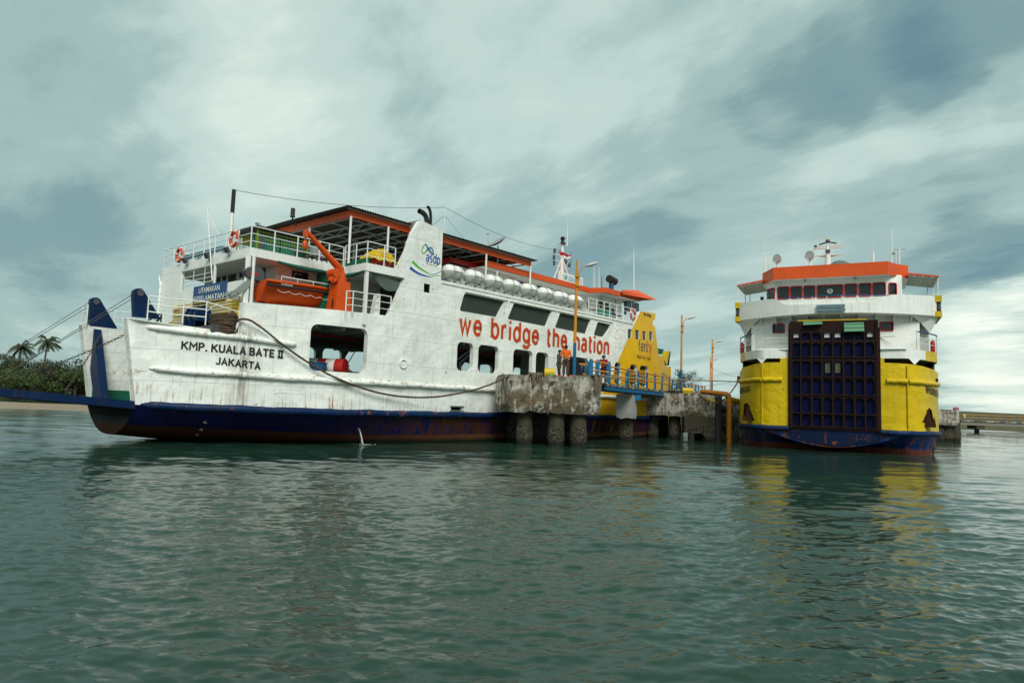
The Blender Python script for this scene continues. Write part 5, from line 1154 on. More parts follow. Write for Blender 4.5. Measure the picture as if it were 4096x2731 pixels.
# davit crane
def davit():
    B = FA.side(1358, 1232, .8); t = on_ship(FA, 'davit_crane', 'orange boat davit crane with a tapered pedestal and long raised jib', 'crane', (B.x, .8, 5.36))
    z0, z1 = 0, 1.78
    m = MB(); lo, hi = .48, .30
    vs = [(-lo, -.32, z0), (lo, -.32, z0), (lo, .42, z0), (-lo, .42, z0), (-hi, -.25, z1), (hi, -.25, z1), (hi, .33, z1), (-hi, .33, z1)]
    m.add(vs, [(0, 1, 5, 4), (1, 2, 6, 5), (2, 3, 7, 6), (3, 0, 4, 7), (4, 5, 6, 7)]); m.build('pedestal', M_boat, t)
    m = MB(); m.add([(-.45, -.1+.06*math.cos(q), .75+.24*math.sin(q)) for q in np.linspace(0, 6.283, 13)[:-1]], [tuple(range(12))]); m.build('access_hole', M_black, t)
    e = FA.side(1363, 1105, .8); el = Vector((e.x-B.x, 0, e.z-5.36)); k1 = FA.side(1340, 1055, .8); K1 = Vector((k1.x-B.x, 0, k1.z-5.36)); tp = FA.side(1226, 925, .8); TP = Vector((tp.x-B.x, 0, tp.z-5.36))
    m = MB(); m.cyl((0, 0, z1), (0, 0, z1+.22), .24, n=14); m.tube([(0.02, 0, z1+.1), (.02, 0, el.z), (el.x-.04, 0, el.z+.32), K1, K1.lerp(TP, .5), TP], [.20, .17, .17, .16, .12, .09], 10); m.build('jib', M_boat, t)
    m = MB(); m.cyl((-.42, -.25, z1+.32), (-.42, .25, z1+.32), .20, n=14); m.cyl((-.5, -.15, z1+.05), (-.1, .15, z1+.05), .16, n=10); m.box(-.55, -.1, -.2, .2, z1-.02, z1+.18); m.build('hoist_winch', M_boat, t)
    m = MB(); m.prism([TP+Vector((-.12, -.08, .02)), TP+Vector((.02, -.08, .10)), TP+Vector((.06, -.08, -.28)), TP+Vector((-.12, -.08, -.26))], (0, .16, 0)); m.build('jib_head', M_boat, t)
    m = MB(); m.tube([TP+Vector((-.02, 0, -.25)), TP+Vector((-.02, 0, -.42))], .02, 5); m.ball(TP+Vector((-.02, 0, -.60)), (.13, .09, .22)); m.build('hook_block', M_boat, t)
davit()
# satellite dish on its post by the canopy end
b, c = FA.side(1988, 1100, 1.3), FA.side(1979, 972, 1.3)
t = on_ship(FA, 'satellite_dish', 'grey satellite dish on a tall white post beside the canopy end', 'satellite dish', (b.x, 1.3, 8.0))
m = MB(); m.tube([(0, 0, 0), (0, 0, c.z-8.0-.1)], .045, 7); m.tube([(.0, 0, .6), (.0, 0, .85)], .11, 8); m.build('post', M_rail, t)
m = MB(); vs = []
for i in range(7):
    for j in range(20): r = .62*i/6; q = 2*math.pi*j/20; vs.append((r*math.cos(q), r*math.sin(q)*.9, .16*(i/6)**2))
Mx = Matrix.Rotation(R_(-34), 4, 'Y') @ Matrix.Rotation(R_(-6), 4, 'X'); Z0 = Vector((-.05, 0, c.z-8.0)); vs = [Z0+(Mx @ Vector(v)) for v in vs]
fs = [(i*20+j, i*20+(j+1) % 20, (i+1)*20+(j+1) % 20, (i+1)*20+j) for i in range(6) for j in range(20)]
m.add(vs, fs, 0, True); m.add([v+Vector((.02, .02, -.02)) for v in vs], fs, 0, True); m.build('dish', M_grey, t)
m = MB(); e = Z0+(Mx @ Vector((-.35, 0, .85))); m.tube([Z0+(Mx @ Vector((-.6, 0, .16))), Z0+(Mx @ Vector((-.62, 0, .6))), e], .018, 5); m.cyl(e, e+Vector((.08, 0, -.1)), .08, n=8); m.build('receiver_arm', M_lgrey, t)
# tarpaulin-covered pallet beside the funnel
p, q = FA.side(1545, 1040, .5), FA.side(1605, 1050, .5)
t = on_ship(FA, 'covered_crate', 'red steel stand under a crumpled yellow tarpaulin in front of the funnel', 'covered crate', (-7.0, .65, 8.06))
m = MB(); m.box(-.55, .62, -.4, .4, .22, .30)
for s in (-.5, .05, .55): m.box(s, s+.07, -.4, -.33, 0, .22); m.box(s, s+.07, .33, .4, 0, .22)
m.build('stand', M_red, t)
m = MB(); g = random.Random(3); vs = []; NX, NY = 22, 14
for i in range(NX):
    for j in range(NY):
        u = i/(NX-1)*2-1; v = j/(NY-1)*2-1; e = max(abs(u)**3, abs(v)**3); z = .30+.62*(1-e)*(1-.35*abs(u-.1))+g.uniform(-.035, .035)+.05*math.sin(u*9+v*4); vs.append((u*.78+.02*g.uniform(-1, 1), v*.5+.02*g.uniform(-1, 1), max(z, .24)))
m.add(vs, [(i*NY+j, i*NY+j+1, (i+1)*NY+j+1, (i+1)*NY+j) for i in range(NX-1) for j in range(NY-1)], 0, False); m.build('tarpaulin', M_tarp, t)
# benches on the open upper deck
for i, x in enumerate((1205, 1248, 1290)):
    p = FA.side(x, 1010, 2.3); t = on_ship(FA, 'deck_bench', ('left', 'middle', 'right')[i]+' grey metal deck seat behind the rail under the canopy edge', 'bench', (p.x, 2.5, 8.06), 0, 'metal seats on the upper deck')
    m = MB(); m.box(-.30, .30, -.25, .22, .38, .43); m.build('seat', M_grey, t); m = MB(); m.prism([(-.30, .20, .43), (.30, .20, .43), (.30, .30, .92), (-.30, .30, .92)], (0, .03, 0)); m.build('backrest', M_grey, t)
    m = MB(); m.bar((-.25, -.2, 0), (-.25, -.2, .38), .04); m.bar((.25, -.2, 0), (.25, -.2, .38), .04); m.bar((-.25, .2, 0), (-.25, .2, .38), .04); m.bar((.25, .2, 0), (.25, .2, .38), .04); m.build('legs', M_dkgrey, t)
p0, p1 = FA.face(735, 1023, -12.3), FA.face(908, 968, -12.3)
t = on_ship(FA, 'blue_bench', 'long blue-topped bench shelf behind the front rail between the two lifebuoys', 'bench', (-12.3, 0, 8.06))
m = MB(); m.box(-.22, .22, p1.y, p0.y, .42, .47); m.build('seat', plain('bench blue', (.02, .16, .26), .5), t)
m = MB()
for a in np.linspace(p1.y+.3, p0.y-.3, 4): m.bar((-.1, a, 0), (.12, a, .42), .10)
m.build('support', M_rail, t)
# stack of mooring hawsers on the foredeck
t = on_ship(FA, 'rope_coil', 'heap of dark brown mooring hawser coiled on the foredeck at the side break', 'rope', (-13.30, 2.45, 4.42))
m = MB(); g = random.Random(9)
for k in range(10):
    z = .05+.082*k; P = [(.38*math.cos(q)*(1+.06*g.uniform(-1, 1)), .80*math.sin(q)*(1+.06*g.uniform(-1, 1)), z+g.uniform(-.02, .02)) for q in np.linspace(0, 6.283, 19)[:-1]]; m.tube(P, .05, 6, closed=True)
m.build('coil', M_ropebrown, t)
# striped drum and blue tank on the vehicle deck, seen through the big side port
t = on_ship(FA, 'striped_drum', 'red and white striped drum lying in the big square side port', 'drum', (-8.6, 1.6, 3.4))
m = MB()
for k, mi in enumerate((1, 0, 1, 0, 1)): m.cyl((.55-.22*k, .0+.35*k-.3, 0), (.55-.22*(k+1), .35*(k+1)-.3, 0), .40, n=20, mi=mi)
m.build('barrel', [M_txtwhite, M_red], t)
t = on_ship(FA, 'blue_tank', 'low round blue tank inside the big square side port', 'tank', (-9.35, 1.75, 2.92)); m = MB(); m.cyl((0, 0, 0), (0, 0, .58), .52, n=24); m.lathe([(.50, .58), (.54, .60), (.54, .64), (.44, .65)], n=24); m.build('tank_body', plain('tank blue', (.012, .07, .16), .4), t)
# potted plants, chairs on the crew deck
M_pot = plain('teal plastic pot', (.05, .30, .24), .5)
def pot(x, label, palmy, seed):
    p = FA.side(x, 1260, .7); t = on_ship(FA, 'potted_plant', label, 'potted plant', (p.x, .7, 8.0), 0, 'potted plants on the crew deck')
    m = MB(); m.lathe([(.20, 0), (.27, .50), (.30, .52), (.30, .56), (.24, .56), (.22, .48)], n=16); m.build('pot', M_pot, t); g = random.Random(seed); m = MB()
    for k in range(26 if palmy else 60):
        az = g.uniform(0, 6.28); el = g.uniform(.3, 1.3); L = g.uniform(.6, 1.1) if palmy else g.uniform(.2, .4); p = Vector((0, 0, .7 if palmy else .55+g.uniform(0, .4))); d = Vector((math.cos(az)*math.cos(el), math.sin(az)*math.cos(el), math.sin(el))); pts = []
        for q in range(6): pts.append(p.copy()); p = p+d*L/5; d.z -= .16
        m.ribbon(pts, [.05, .09, .08, .06, .04, .01] if palmy else .03, (0, 0, 1) if palmy else (1, .3, 0))
    m.tube([(0, 0, .5), (0, 0, .8)], .05, 6); m.build('foliage', M_palm if palmy else M_leafo, t)
pot(2404, 'potted palm with arching fronds in a teal pot behind the aft rail', True, 1); pot(2427, 'potted leafy shrub in a teal pot, right of the potted palm', False, 2)
def deck_chair(x, label, col):
    p = FA.side(x, 1262, .9); t = on_ship(FA, 'deck_chair', label, 'chair', (p.x, .9, 8.0), R_(20), 'chairs on the crew deck'); mt = cloth('chair cloth '+label[:6], col)
    m = MB(); m.box(-.24, .24, -.22, .24, .40, .46); m.build('seat', mt, t); m = MB(); m.prism([(-.24, .22, .45), (.24, .22, .45), (.22, .32, .95), (-.22, .32, .95)], (0, .04, 0)); m.build('backrest', mt, t)
    for a, b in ((-.22, -.2), (.22, -.2), (-.22, .22), (.22, .22)): MB().tube([(a, b, 0), (a, b, .42)], .015, 5).build('leg', M_grey, t)
deck_chair(2368, 'grey armchair left of the potted palm', (.09, .10, .11)); deck_chair(2452, 'dark purple chair right of the potted shrub', (.06, .05, .09)); deck_chair(2472, 'dark chair nearest the wheelhouse door', (.05, .05, .06))
# ================================================================== yellow ferry seen bow-on (axes of FB: s to the right, a towards its stern)
yf = thing('car_ferry', 'yellow and white car ferry seen bow-on with raised dark lattice ramp and orange roof', 'ferry', FB.wld((0, 0, 0)), FB.rz)
TC = -.45; YL = 40.0
def hb(t, k=3.0, t0=3.6, t1=5.45):
    q = max(0, (abs(t-TC)-t0)/(t1-t0)); return k*q**1.6
def solve(x, y, fn, it=30):
    A = fn(0.0) if fn(0.0) else .5
    for i in range(it):
        p = FB.side(x, y, A); A = A*.5+.5*fn(p.x)
    return FB.side(x, y, A)
HBF = lambda t: hb(min(max(t, TC-5.45), TC+5.45))
def hq(x, y): p = solve(x, y, HBF); return (p.x, p.z)
# plan path around the bow: parameter t runs past +-5.45 and then goes aft
def plan(t, k=0.0, inset=0.0):
    d = t-TC; L = 5.45-inset
    if abs(d) <= L: return (t, hb(t)+k)
    return (TC+math.copysign(L, d), HBF(TC+5.45)+k+(abs(d)-L))
def ymap(t, z): x, b = plan(t); return (x, b, z)
RL_, RR_ = -2.62, 1.95
for sg in (-1, 1):
    if sg < 0:
        topc = [(RL_, 5.35), hq(3121, 1434), hq(3121, 1449), hq(3053, 1449), hq(3018, 1456), hq(2970, 1470), hq(2940, 1484)]; end = TC-5.45-34
        hole = [hq(2943, 1502), hq(2958, 1502), hq(2958, 1524), hq(2943, 1526)]; anch = [hq(x, y) for x, y in ((2977, 1615), (2992, 1611), (3018, 1682), (2970, 1682))]
    else:
        topc = [(RR_, 5.35), hq(3537, 1434), hq(3537, 1450), hq(3640, 1456), hq(3690, 1464), hq(3735, 1478), hq(3768, 1490)]; end = TC+5.45+34
        hole = [hq(3742, 1514), hq(3756, 1514), hq(3755, 1542), hq(3742, 1540)]; anch = [hq(x, y) for x, y in ((3716, 1630), (3727, 1640), (3736, 1690), (3688, 1690))]
    zt = topc[-1][1]
    out = topc+[(end, zt), (end, 1.30), (topc[0][0], 1.30)]
    if sg > 0: pass
    plate('hull_side', out, [hole, anch], [M_yel2], yf, ymap, (0, .14, 0), grid=.6)
    m = MB(); m.add([(p[0], plan(p[0])[1]+.28, p[1]) for p in anch], [(0, 1, 2, 3)]); m.add([(p[0], plan(p[0])[1]+.3, p[1]) for p in hole], [(0, 1, 2, 3)]); m.build('hull_recess', M_steel, yf)
# upper white front above the yellow, closed behind the ramp
# lower hull: blue with a V-shaped chine, undercut
def chine(t): d = abs(t-TC); return float(np.interp(d, [0, 1.2, 2.3, 3.6, 5.45, 30], [.22, .34, .62, 1.06, 1.10, 1.1]))
def ylow():
    m = MB(); T = list(np.linspace(TC-5.45-34, TC-5.5, 8))+list(np.linspace(TC-5.45, TC+5.45, 50))+list(np.linspace(TC+5.5, TC+5.45+34, 8)); vs = []
    for t in T:
        x, b = plan(t); zc = chine(t); f = max(0, 1-abs(t-TC)/5.6)
        vs.append((x, b, 1.34)); vs.append((x, b+.05, zc))
        x2, b2 = plan(t, .35+.9*f, .15); vs.append((x2, b2, .45 if zc > .5 else zc*.6)); x2, b2 = plan(t, .6+1.6*f, .3); vs.append((x2, b2, -.4))
    n = 4; m.add(vs, [(i*n+j, i*n+j+1, (i+1)*n+j+1, (i+1)*n+j) for i in range(len(T)-1) for j in range(n-1)], 0, False); return m
def ybot_mat():
    m, n = newmat('yellow ferry bottom paint'); co = n('ShaderNodeTexCoord').outputs['Object']; z = n('ShaderNodeSeparateXYZ', {0: co}).outputs[2]
    a = n.noise(co, .9, 4, .6); st = n.noise(n.mapping(co, scale=(2.5, 2.5, .3)), 1.0, 5, .65)
    c = n.mix(n.ramp(a, [(.4, 0), (.65, 1)]), (.002, .010, .055), (.004, .028, .14))
    c = n.mix(n.ramp(st, [(.50, 0), (.60, 1)]), c, n.mix(a, (.05, .022, .012), (.16, .05, .015)))
    c = n.mix(n.ramp(z, [(.30, 1), (.33, 0)]), c, n.mix(st, (.05, .013, .009), (.18, .05, .03)))
    return finish(m, n, c, .42, 0, n.math('ADD', a, n.math('MULTIPLY', st, .5)), .05)
ylow().build('lower_hull', ybot_mat(), yf)
def yst(name, pts, r, mat): m = MB(); m.tube(pts, r, 9); return m.build(name, mat, yf)
def path(t0, t1, z, n=24, out=.03): return [(plan(t0+(t1-t0)*i/n)[0], plan(t0+(t1-t0)*i/n)[1]-out, z+.012*math.sin(i*2.1)) for i in range(n+1)]
yst('waterline_fender', path(RL_-.05, TC-5.45-12, 1.20, 40), .15, M_band); yst('waterline_fender', path(RR_+.05, TC+5.45+12, 1.20, 40), .15, M_band)
yst('rubbing_strake', path(-3.05, TC-3.65, 4.02, 6), .14, M_yel2); yst('rubbing_strake', path(TC-3.70, TC-5.45-10, 4.00, 24), .14, M_yel2)
yst('rubbing_strake', path(2.35, TC+3.75, 4.02, 6), .14, M_yel2); yst('rubbing_strake', path(TC+3.80, TC+5.45+10, 4.00, 24), .14, M_yel2)
m = MB()
for t in (TC-3.72, TC+3.78): m.tube([(t, plan(t)[1]-.01, 1.25), (t, plan(t)[1]-.01, 4.9)], .035, 7)
m.build('bow_knuckle', M_yel2, yf)
# names on the bow quarters
def yline(s, a, b, h, mat=M_ink):
    p, q = hq(*a), hq(*b); dz = (q[1]-p[1])/(q[0]-p[0])
    def mp(u, v): x, bb = plan(p[0]+u); return (x, bb-.03, p[1]+dz*u+v)
    text('ship_name', s, mat, yf, mp, q[0]-p[0], h, .03)
yline('MP MUKERENG RAYA', (2938, 1577), (2999, 1567), .40); yline('KMP MUKERENG RAYA', (3705, 1571), (3768, 1592), .40)
# anchors
for px, py, lab in ((2996, 1650, 0), (3712, 1672, 1)):
    p = solve(px, py, HBF); sgn = 1 if lab else -1
    an = MB(); an.bar((p.x, p.y-.06, p.z-.35), (p.x-sgn*.02, p.y-.02, p.z+.45), .16, .2)
    an.prism([(p.x-.34, p.y-.34, p.z-.50), (p.x+.36, p.y-.34, p.z-.50), (p.x+.30, p.y-.34, p.z-.28), (p.x, p.y-.34, p.z-.18), (p.x-.28, p.y-.34, p.z-.26)], (0, .42, 0))
    for q in (-.28, .28): an.prism([(p.x+q-.08, p.y-.34, p.z-.4), (p.x+q+.08, p.y-.34, p.z-.4), (p.x+q, p.y-.28, p.z+.12)], (0, .12, 0))
    an.build('anchor', paint('rusty anchor', (.045, .016, .009), .8, .3, .3, rust=1, dents=.02, scale=3), yf)
# ---- ramp, raised: lattice of rusty ribs over dark blue plate
def ramp_():
    P = lambda x, y: FB.side(3150+x/2.9575, 1270+y/2.9575, -.05)
    cols = [(62, 152), (168, 272), (296, 395), (424, 524), (548, 648), (675, 776), (803, 907), (926, 1030)]
    rows_ = [(180, 268), (298, 466), (515, 700), (728, 912), (945, 1134), (1150, 1290)]
    tl, tr, bl, br = P(30, 65), P(1062, 40), P(52, 1300), P(1040, 1330)
    out = [(tl.x, tl.z), (bl.x+.0, bl.z), (br.x, br.z), (tr.x, tr.z)]; out = [(-2.60, 7.42), (-2.60, 1.22), (1.93, 1.22), (1.93, 7.42)]
    M_rib = paint('rusty rib paint', (.022, .010, .008), .6, .3, .6, (.012, .010, .012), rust=.7, rustcol=(.09, .02, .008), dents=.01, scale=2)
    M_pan = paint('dark blue ramp plate', (.001, .0028, .036), .45, .4, .6, (.008, .008, .010), rust=.35, rustcol=(.05, .016, .010), dents=.01)
    holes = []
    W_ = 1.93+2.60
    for i, (a, b) in enumerate(cols):
        for j, (c, d) in enumerate(rows_):
            x0, x1 = P(a, 700).x, P(b, 700).x; z1, z0 = P(480, c).z, P(480, d).z; holes.append(rrect(x0, x1, z0, z1, .16, 3))
    f = plate('ramp', out, holes, [M_rib], yf, lambda t, z: (t, -.12, z), (0, .13, 0), grid=2.0, dens=2)
    MB().box(-2.58, 1.91, .04, .12, 1.24, 7.40).build('ramp_plate', M_pan, yf)
    mid = MB()
    for j in (.0, .5, 1.0):
        pass
    m = MB(); m.box(-2.62, -2.50, -.2, .1, 1.22, 7.42); m.box(1.83, 1.95, -.2, .1, 1.22, 7.42)
    for k in range(1, 8):
        x = P(30+ (cols[k-1][1]+cols[k][0])/2-30, 700).x; m.box(x-.03, x+.03, -.19, -.12, 1.3, 6.75)
    m.build('ramp_rib', M_rib, yf)
    m = MB()
    for (c, d) in rows_[1:]: z = P(480, d).z; m.box(-2.5, 1.85, -.19, -.13, z-.05, z-.01)
    m.build('ramp_stiffener', M_rib, yf)
    for a, b, c, d in ((72, 135, 188, 234), (436, 502, 180, 234), (558, 626, 175, 232), (942, 1012, 170, 225)):
        p, q = P(a, c), P(b, d); m = MB()
        for k in range(5): z = q.z+(p.z-q.z)*k/5; m.box(p.x, q.x, -.02, .03, z, z+(p.z-q.z)/7)
        m.build('ramp_louvre', M_txtwhite, yf)
    for a, b, c, d in ((444, 508, 530, 652), (562, 626, 530, 652)):
        p, q = P(a, c), P(b, d); MB().box(p.x, q.x, -.0, .035, q.z, p.z).build('ramp_window', plain('dirty pale glass', (.09, .10, .06), .3), yf)
    MB().box(-2.2, 1.4, -.04, .06, 7.44, 7.50).build('ramp_edge', M_yelp, yf)
    M_board = plain('green painted planks', (.10, .25, .14), .6)
    for nm, pts, nb in (('a', ((3211, 1281), (3286, 1280), (3291, 1296), (3213, 1300)), 2), ('b', ((3375, 1280), (3454, 1277), (3458, 1325), (3377, 1327)), 3)):
        C = [FB.side(x, y, -.45) for x, y in pts]; m = MB(); 
        for k in range(nb):
            t0, t1 = k/nb+.02, (k+1)/nb-.03; a, b = C[0].lerp(C[3], t0), C[1].lerp(C[2], t0); c, d = C[1].lerp(C[2], t1), C[0].lerp(C[3], t1); m.prism([a+Vector((0, .4-.4*t0, 0)), b+Vector((0, .4-.4*t0, 0)), c+Vector((0, .4-.4*t1, 0)), d+Vector((0, .4-.4*t1, 0))], (0, .05, 0))
        m.build('ramp_flap', M_board, yf)
    m = MB()
    for t in (-2.66, 1.99): m.box(t-.05, t+.05, -.1, .35, .9, 7.0)
    m.build('ramp_guide', M_rib, yf)
    m = MB(); m.prism([(-2.6, -.05, 1.2), (1.95, -.05, 1.2), (1.95, -.02, .72), (TC+.1, -.02, .30), (-2.6, -.02, .72)], (0, .2, 0)); m.build('bow_sill', ybot2, yf)
ybot2 = paint('rusty blue sill', (.004, .014, .050), .6, .3, .9, (.03, .018, .010), rust=1.0, dents=.03, streak=3, rust_up=.06)
ramp_()
# ---- main deck edge (white with yellow corners), dark gap beneath it
def dk(t, z, k=0.0): x, b = plan(t, k); return (x, b, z)
def band(name, t0, t1, z0, z1, mat, k=0.0, n=26, th=.1, zf=None):
    m = MB(); P = [t0+(t1-t0)*i/n for i in range(n+1)]
    for i in range(n):
        a, b = P[i], P[i+1]; za0, za1, zb0, zb1 = (z0, z1, z0, z1) if zf is None else (*zf(a), *zf(b))
        m.add([dk(a, za0, k), dk(b, zb0, k), dk(b, zb1, k), dk(a, za1, k)], [(0, 1, 2, 3)], 0, True); m.add([dk(a, za0, k+th), dk(b, zb0, k+th), dk(b, zb1, k+th), dk(a, za1, k+th)], [(0, 1, 2, 3)], 0, True)
        m.add([dk(a, za1, k), dk(b, zb1, k), dk(b, zb1, k+th), dk(a, za1, k+th)], [(0, 1, 2, 3)]); m.add([dk(a, za0, k), dk(b, zb0, k), dk(b, zb0, k+th), dk(a, za0, k+th)], [(0, 1, 2, 3)])
    return m.build(name, mat, yf)
band('deck_edge', TC-5.0, RL_, 5.28, 5.80, M_white2, .05); band('deck_edge', RR_, TC+4.75, 5.28, 5.80, M_white2, .05)
band('deck_corner', TC-5.45-26, TC-5.0, 5.26, 5.82, M_yel2, .04, 40); band('deck_corner', TC+4.75, TC+5.45+26, 5.26, 5.82, M_yel2, .04, 40)
MB().prism([dk(t, 5.30, .1) for t in np.linspace(TC-5.45-30, TC+5.45+30, 60)], (0, 0, .06)).build('main_deck', M_white2, yf)
MB().box(TC-5.2, TC+5.2, 3.4, 30, 2.6, 2.7).build('vehicle_deck', M_deck, yf)
m = MB(); m.box(TC-5.3, TC+5.3, 8.0, 8.1, 1.4, 5.3); m.box(TC-5.3, TC-5.2, 3.2, 36, 4.6, 5.3); m.box(TC+5.2, TC+5.3, 3.2, 36, 4.6, 5.3); m.build('bulkhead', M_dkgrey, yf)
m = MB()
for t in (-4.2, 3.7): MB().prism([dk(t-.28, 5.28, .0), dk(t+.28, 5.28, .0), dk(t, 4.95, .0)], (0, .08, 0)).build('deck_bracket', M_white2, yf)
m = MB()
for a, b in ((TC-4.1, RL_), (RR_, TC+3.75)): MB().tube([dk(a, 5.80, -.04), dk(b, 5.80, -.04)], .05, 6).build('deck_moulding', M_white2, yf)
m = MB()
for a, b, z in ((TC-3.85, RL_-.05, 6.60), (RR_+.1, TC+3.3, 6.62)): m.tube([(a, 1.45, z), (b, 1.15, z)], .035, 6)
# ---- white front house wall (cylindrical in plan), windows
m.build('wall_batten', M_white2, yf)
def wb(t): d = abs(t-TC); return 1.25+.75*(d/4.4)**2.2
WL, WR = TC-4.62, TC+4.52
def wallm(t, z): return (t, wb(t), z)
def wsolve(x, y): p = solve(x, y, wb); return (p.x, p.z)
def wwin(x0, y0, x1, y1): a, b = wsolve(x0, y0), wsolve(x1, y1); return rrect(a[0], b[0], b[1], a[1], .07)
W2 = [wwin(3092, 1297, 3137, 1330), wwin(3520, 1288, 3573, 1323)]
plate('house_front', [(WL, 5.35), (WR, 5.35), (WR, 8.15), (WL, 8.15)], W2, [M_white2], yf, wallm, (0, .12, 0))
m = MB(); m.box(WL, WL+.1, wb(WL), 34, 5.35, 8.15); m.box(WR-.1, WR, wb(WR), 34, 5.35, 8.15); m.build('house_side', M_white2, yf)
M_wred = plain('window gasket red', (.45, .015, .02), .45)
def wframe(R, fn, nm='house_window'):
    m = MB(); m.tube([(t, fn(t)-.03, z) for t, z in R], .032, 6, closed=True); f = m.build(nm, M_wred, yf); g = MB(); g.add([(t, fn(t)+.06, z) for t, z in R], [tuple(range(len(R)))]); g.build('pane', M_glass, f); return f
for R in W2: wframe(R, wb)
wframe(wwin(3156, 1296, 3175, 1330), lambda t: wb(t)-.02)
# recessed house sides under the wings
m = MB(); m.box(TC-5.15, WL, 2.8, 2.9, 5.35, 8.1); m.box(WR, TC+5.05, 2.8, 2.9, 5.35, 8.1); m.box(TC-5.15, TC-5.1, 2.9, 30, 5.35, 8.0); m.box(TC+5.0, TC+5.05, 2.9, 30, 5.35, 8.0); m.build('house_recess', M_lgrey, yf)
# rails on the main deck corners, with fire extinguishers
for a, b, nm in ((TC-5.6, TC-4.35, 0), (TC+4.3, TC+5.6, 1)):
    P = [Vector(dk(a+(b-a)*i/4, 5.82, .1)) for i in range(5)]
    m = MB()
    for p in (P[0], P[2], P[4]): m.tube([p, p+Vector((0, 0, 1.0))], .035, 6)
    for z in (.36, .68): m.tube([p+Vector((0, 0, z)) for p in P], .018, 5)
    m.build('railing', M_rail, yf); MB().tube([p+Vector((0, 0, 1.0)) for p in P], .04, 6).build('rail_top', M_signblue, yf)
for t in (TC-5.3, TC+5.2): p = Vector(dk(t, 5.84, .35)); m = MB(); m.lathe([(.11, 0), (.12, .05), (.12, .55), (.07, .64), (.03, .70)], p, n=12); m.build('fire_extinguisher', M_red, yf)
# ---- bridge wing bulwark
def bwb(t): d = abs(t-TC); return -.15+2.5*(d/5.5)**2
def btop(t): d = abs(t-TC); return float(np.interp(d, [0, 2.45, 3.05, 5.6], [8.40, 8.47, 8.93, 9.0]))
def bmap(t, z): return (t, bwb(t), z)
BL, BR = TC-5.5, TC+5.5
m = MB(); n = 44; T = [BL+(BR-BL)*i/n for i in range(n+1)]
for i in range(n):
    a, b = T[i], T[i+1]
    for off in (0, .1):
        m.add([(a, bwb(a)+off, 7.86), (b, bwb(b)+off, 7.86), (b, bwb(b)+off, btop(b)), (a, bwb(a)+off, btop(a))], [(0, 1, 2, 3)], 0, True)
    m.add([(a, bwb(a), btop(a)), (b, bwb(b), btop(b)), (b, bwb(b)+.1, btop(b)), (a, bwb(a)+.1, btop(a))], [(0, 1, 2, 3)])
m.build('bridge_bulwark', M_white2, yf)
m = MB(); m.prism([(t, bwb(t)+.02, 7.84) for t in T]+[(BR, 5.6, 7.84), (BL, 5.6, 7.84)], (0, 0, .05)); m.build('bridge_deck', M_white2, yf)
for k in range(10): t = TC-4.0+k*.9; MB().prism([(t, bwb(t)+.05, 7.84), (t, wb(t), 7.84), (t, wb(t), 7.45)], (.05, 0, 0)).build('deck_bracket', M_white2, yf)
# sloping soffit under each wing and yellow wing ends with a black slot
for sg in (-1, 1):
    e = TC+sg*5.5; i_ = TC+sg*5.05; yb = bwb(e)
    m = MB(); m.add([(e, yb, 7.86), (e, 5.6, 7.86), (i_, 5.6, 6.9), (i_, yb+.2, 6.9)], [(0, 1, 2, 3)]); m.add([(e, yb, 7.86), (i_, yb+.2, 6.9), (TC+sg*4.6, wb(TC+sg*4.5)+.1, 7.45), (TC+sg*4.0, bwb(TC+sg*4.0), 7.86)], [(0, 1, 2, 3)]); m.build('wing_soffit', M_white2, yf)
    m = MB()
    for z0, z1 in ((7.80, 8.12), (8.66, 9.02)): m.box(min(e, e+sg*.14), max(e, e+sg*.14), yb-.16, 5.6, z0, z1); 
    m.box(*sorted((e-sg*.48, e+sg*.14)), yb-.18, yb-.05, 7.80, 8.12); m.box(*sorted((e-sg*.44, e+sg*.14)), yb-.18, yb-.05, 8.66, 9.02)
    m.build('wing_end', M_yel2, yf)
    MB().box(*sorted((e-sg*.50, e+sg*.10)), yb-.10, yb-.02, 8.12, 8.66).build('wing_lamp_slot', M_black, yf)
    m = MB(); 
    for z in (8.3,): m.box(*sorted((e-sg*.05, e+sg*.08)), yb-.14, yb-.10, 8.2, 8.55)
    m.build('side_lamp', M_dkgrey, yf)
# nameplate boards at the bulwark centre
p, q = FB.side(3266, 1220, -.2), FB.side(3380, 1243, -.2)
m = MB(); m.box(p.x, q.x, -.24, -.18, (p.z+q.z)/2+.02, p.z); m.box(p.x, q.x+.02, -.24, -.18, q.z-.02, (p.z+q.z)/2-.02); m.build('name_board', paint('worn blue grey board', (.14, .22, .25), .6, .3, .5, dents=.004, scale=6), yf)
# rail in the dip of the bulwark
m = MB(); P = [Vector((t, bwb(t)+.05, 8.45)) for t in np.linspace(TC-2.5, TC+2.9, 8)]
for p in P[1:-1]: m.tube([p, p+Vector((0, 0, .42))], .022, 5)
m.tube([p+Vector((0, 0, .22)) for p in P], .014, 5); m.build('railing', M_rail, yf); MB().tube([p+Vector((0, 0, .43)) for p in P], .03, 6).build('rail_top', M_signblue, yf)
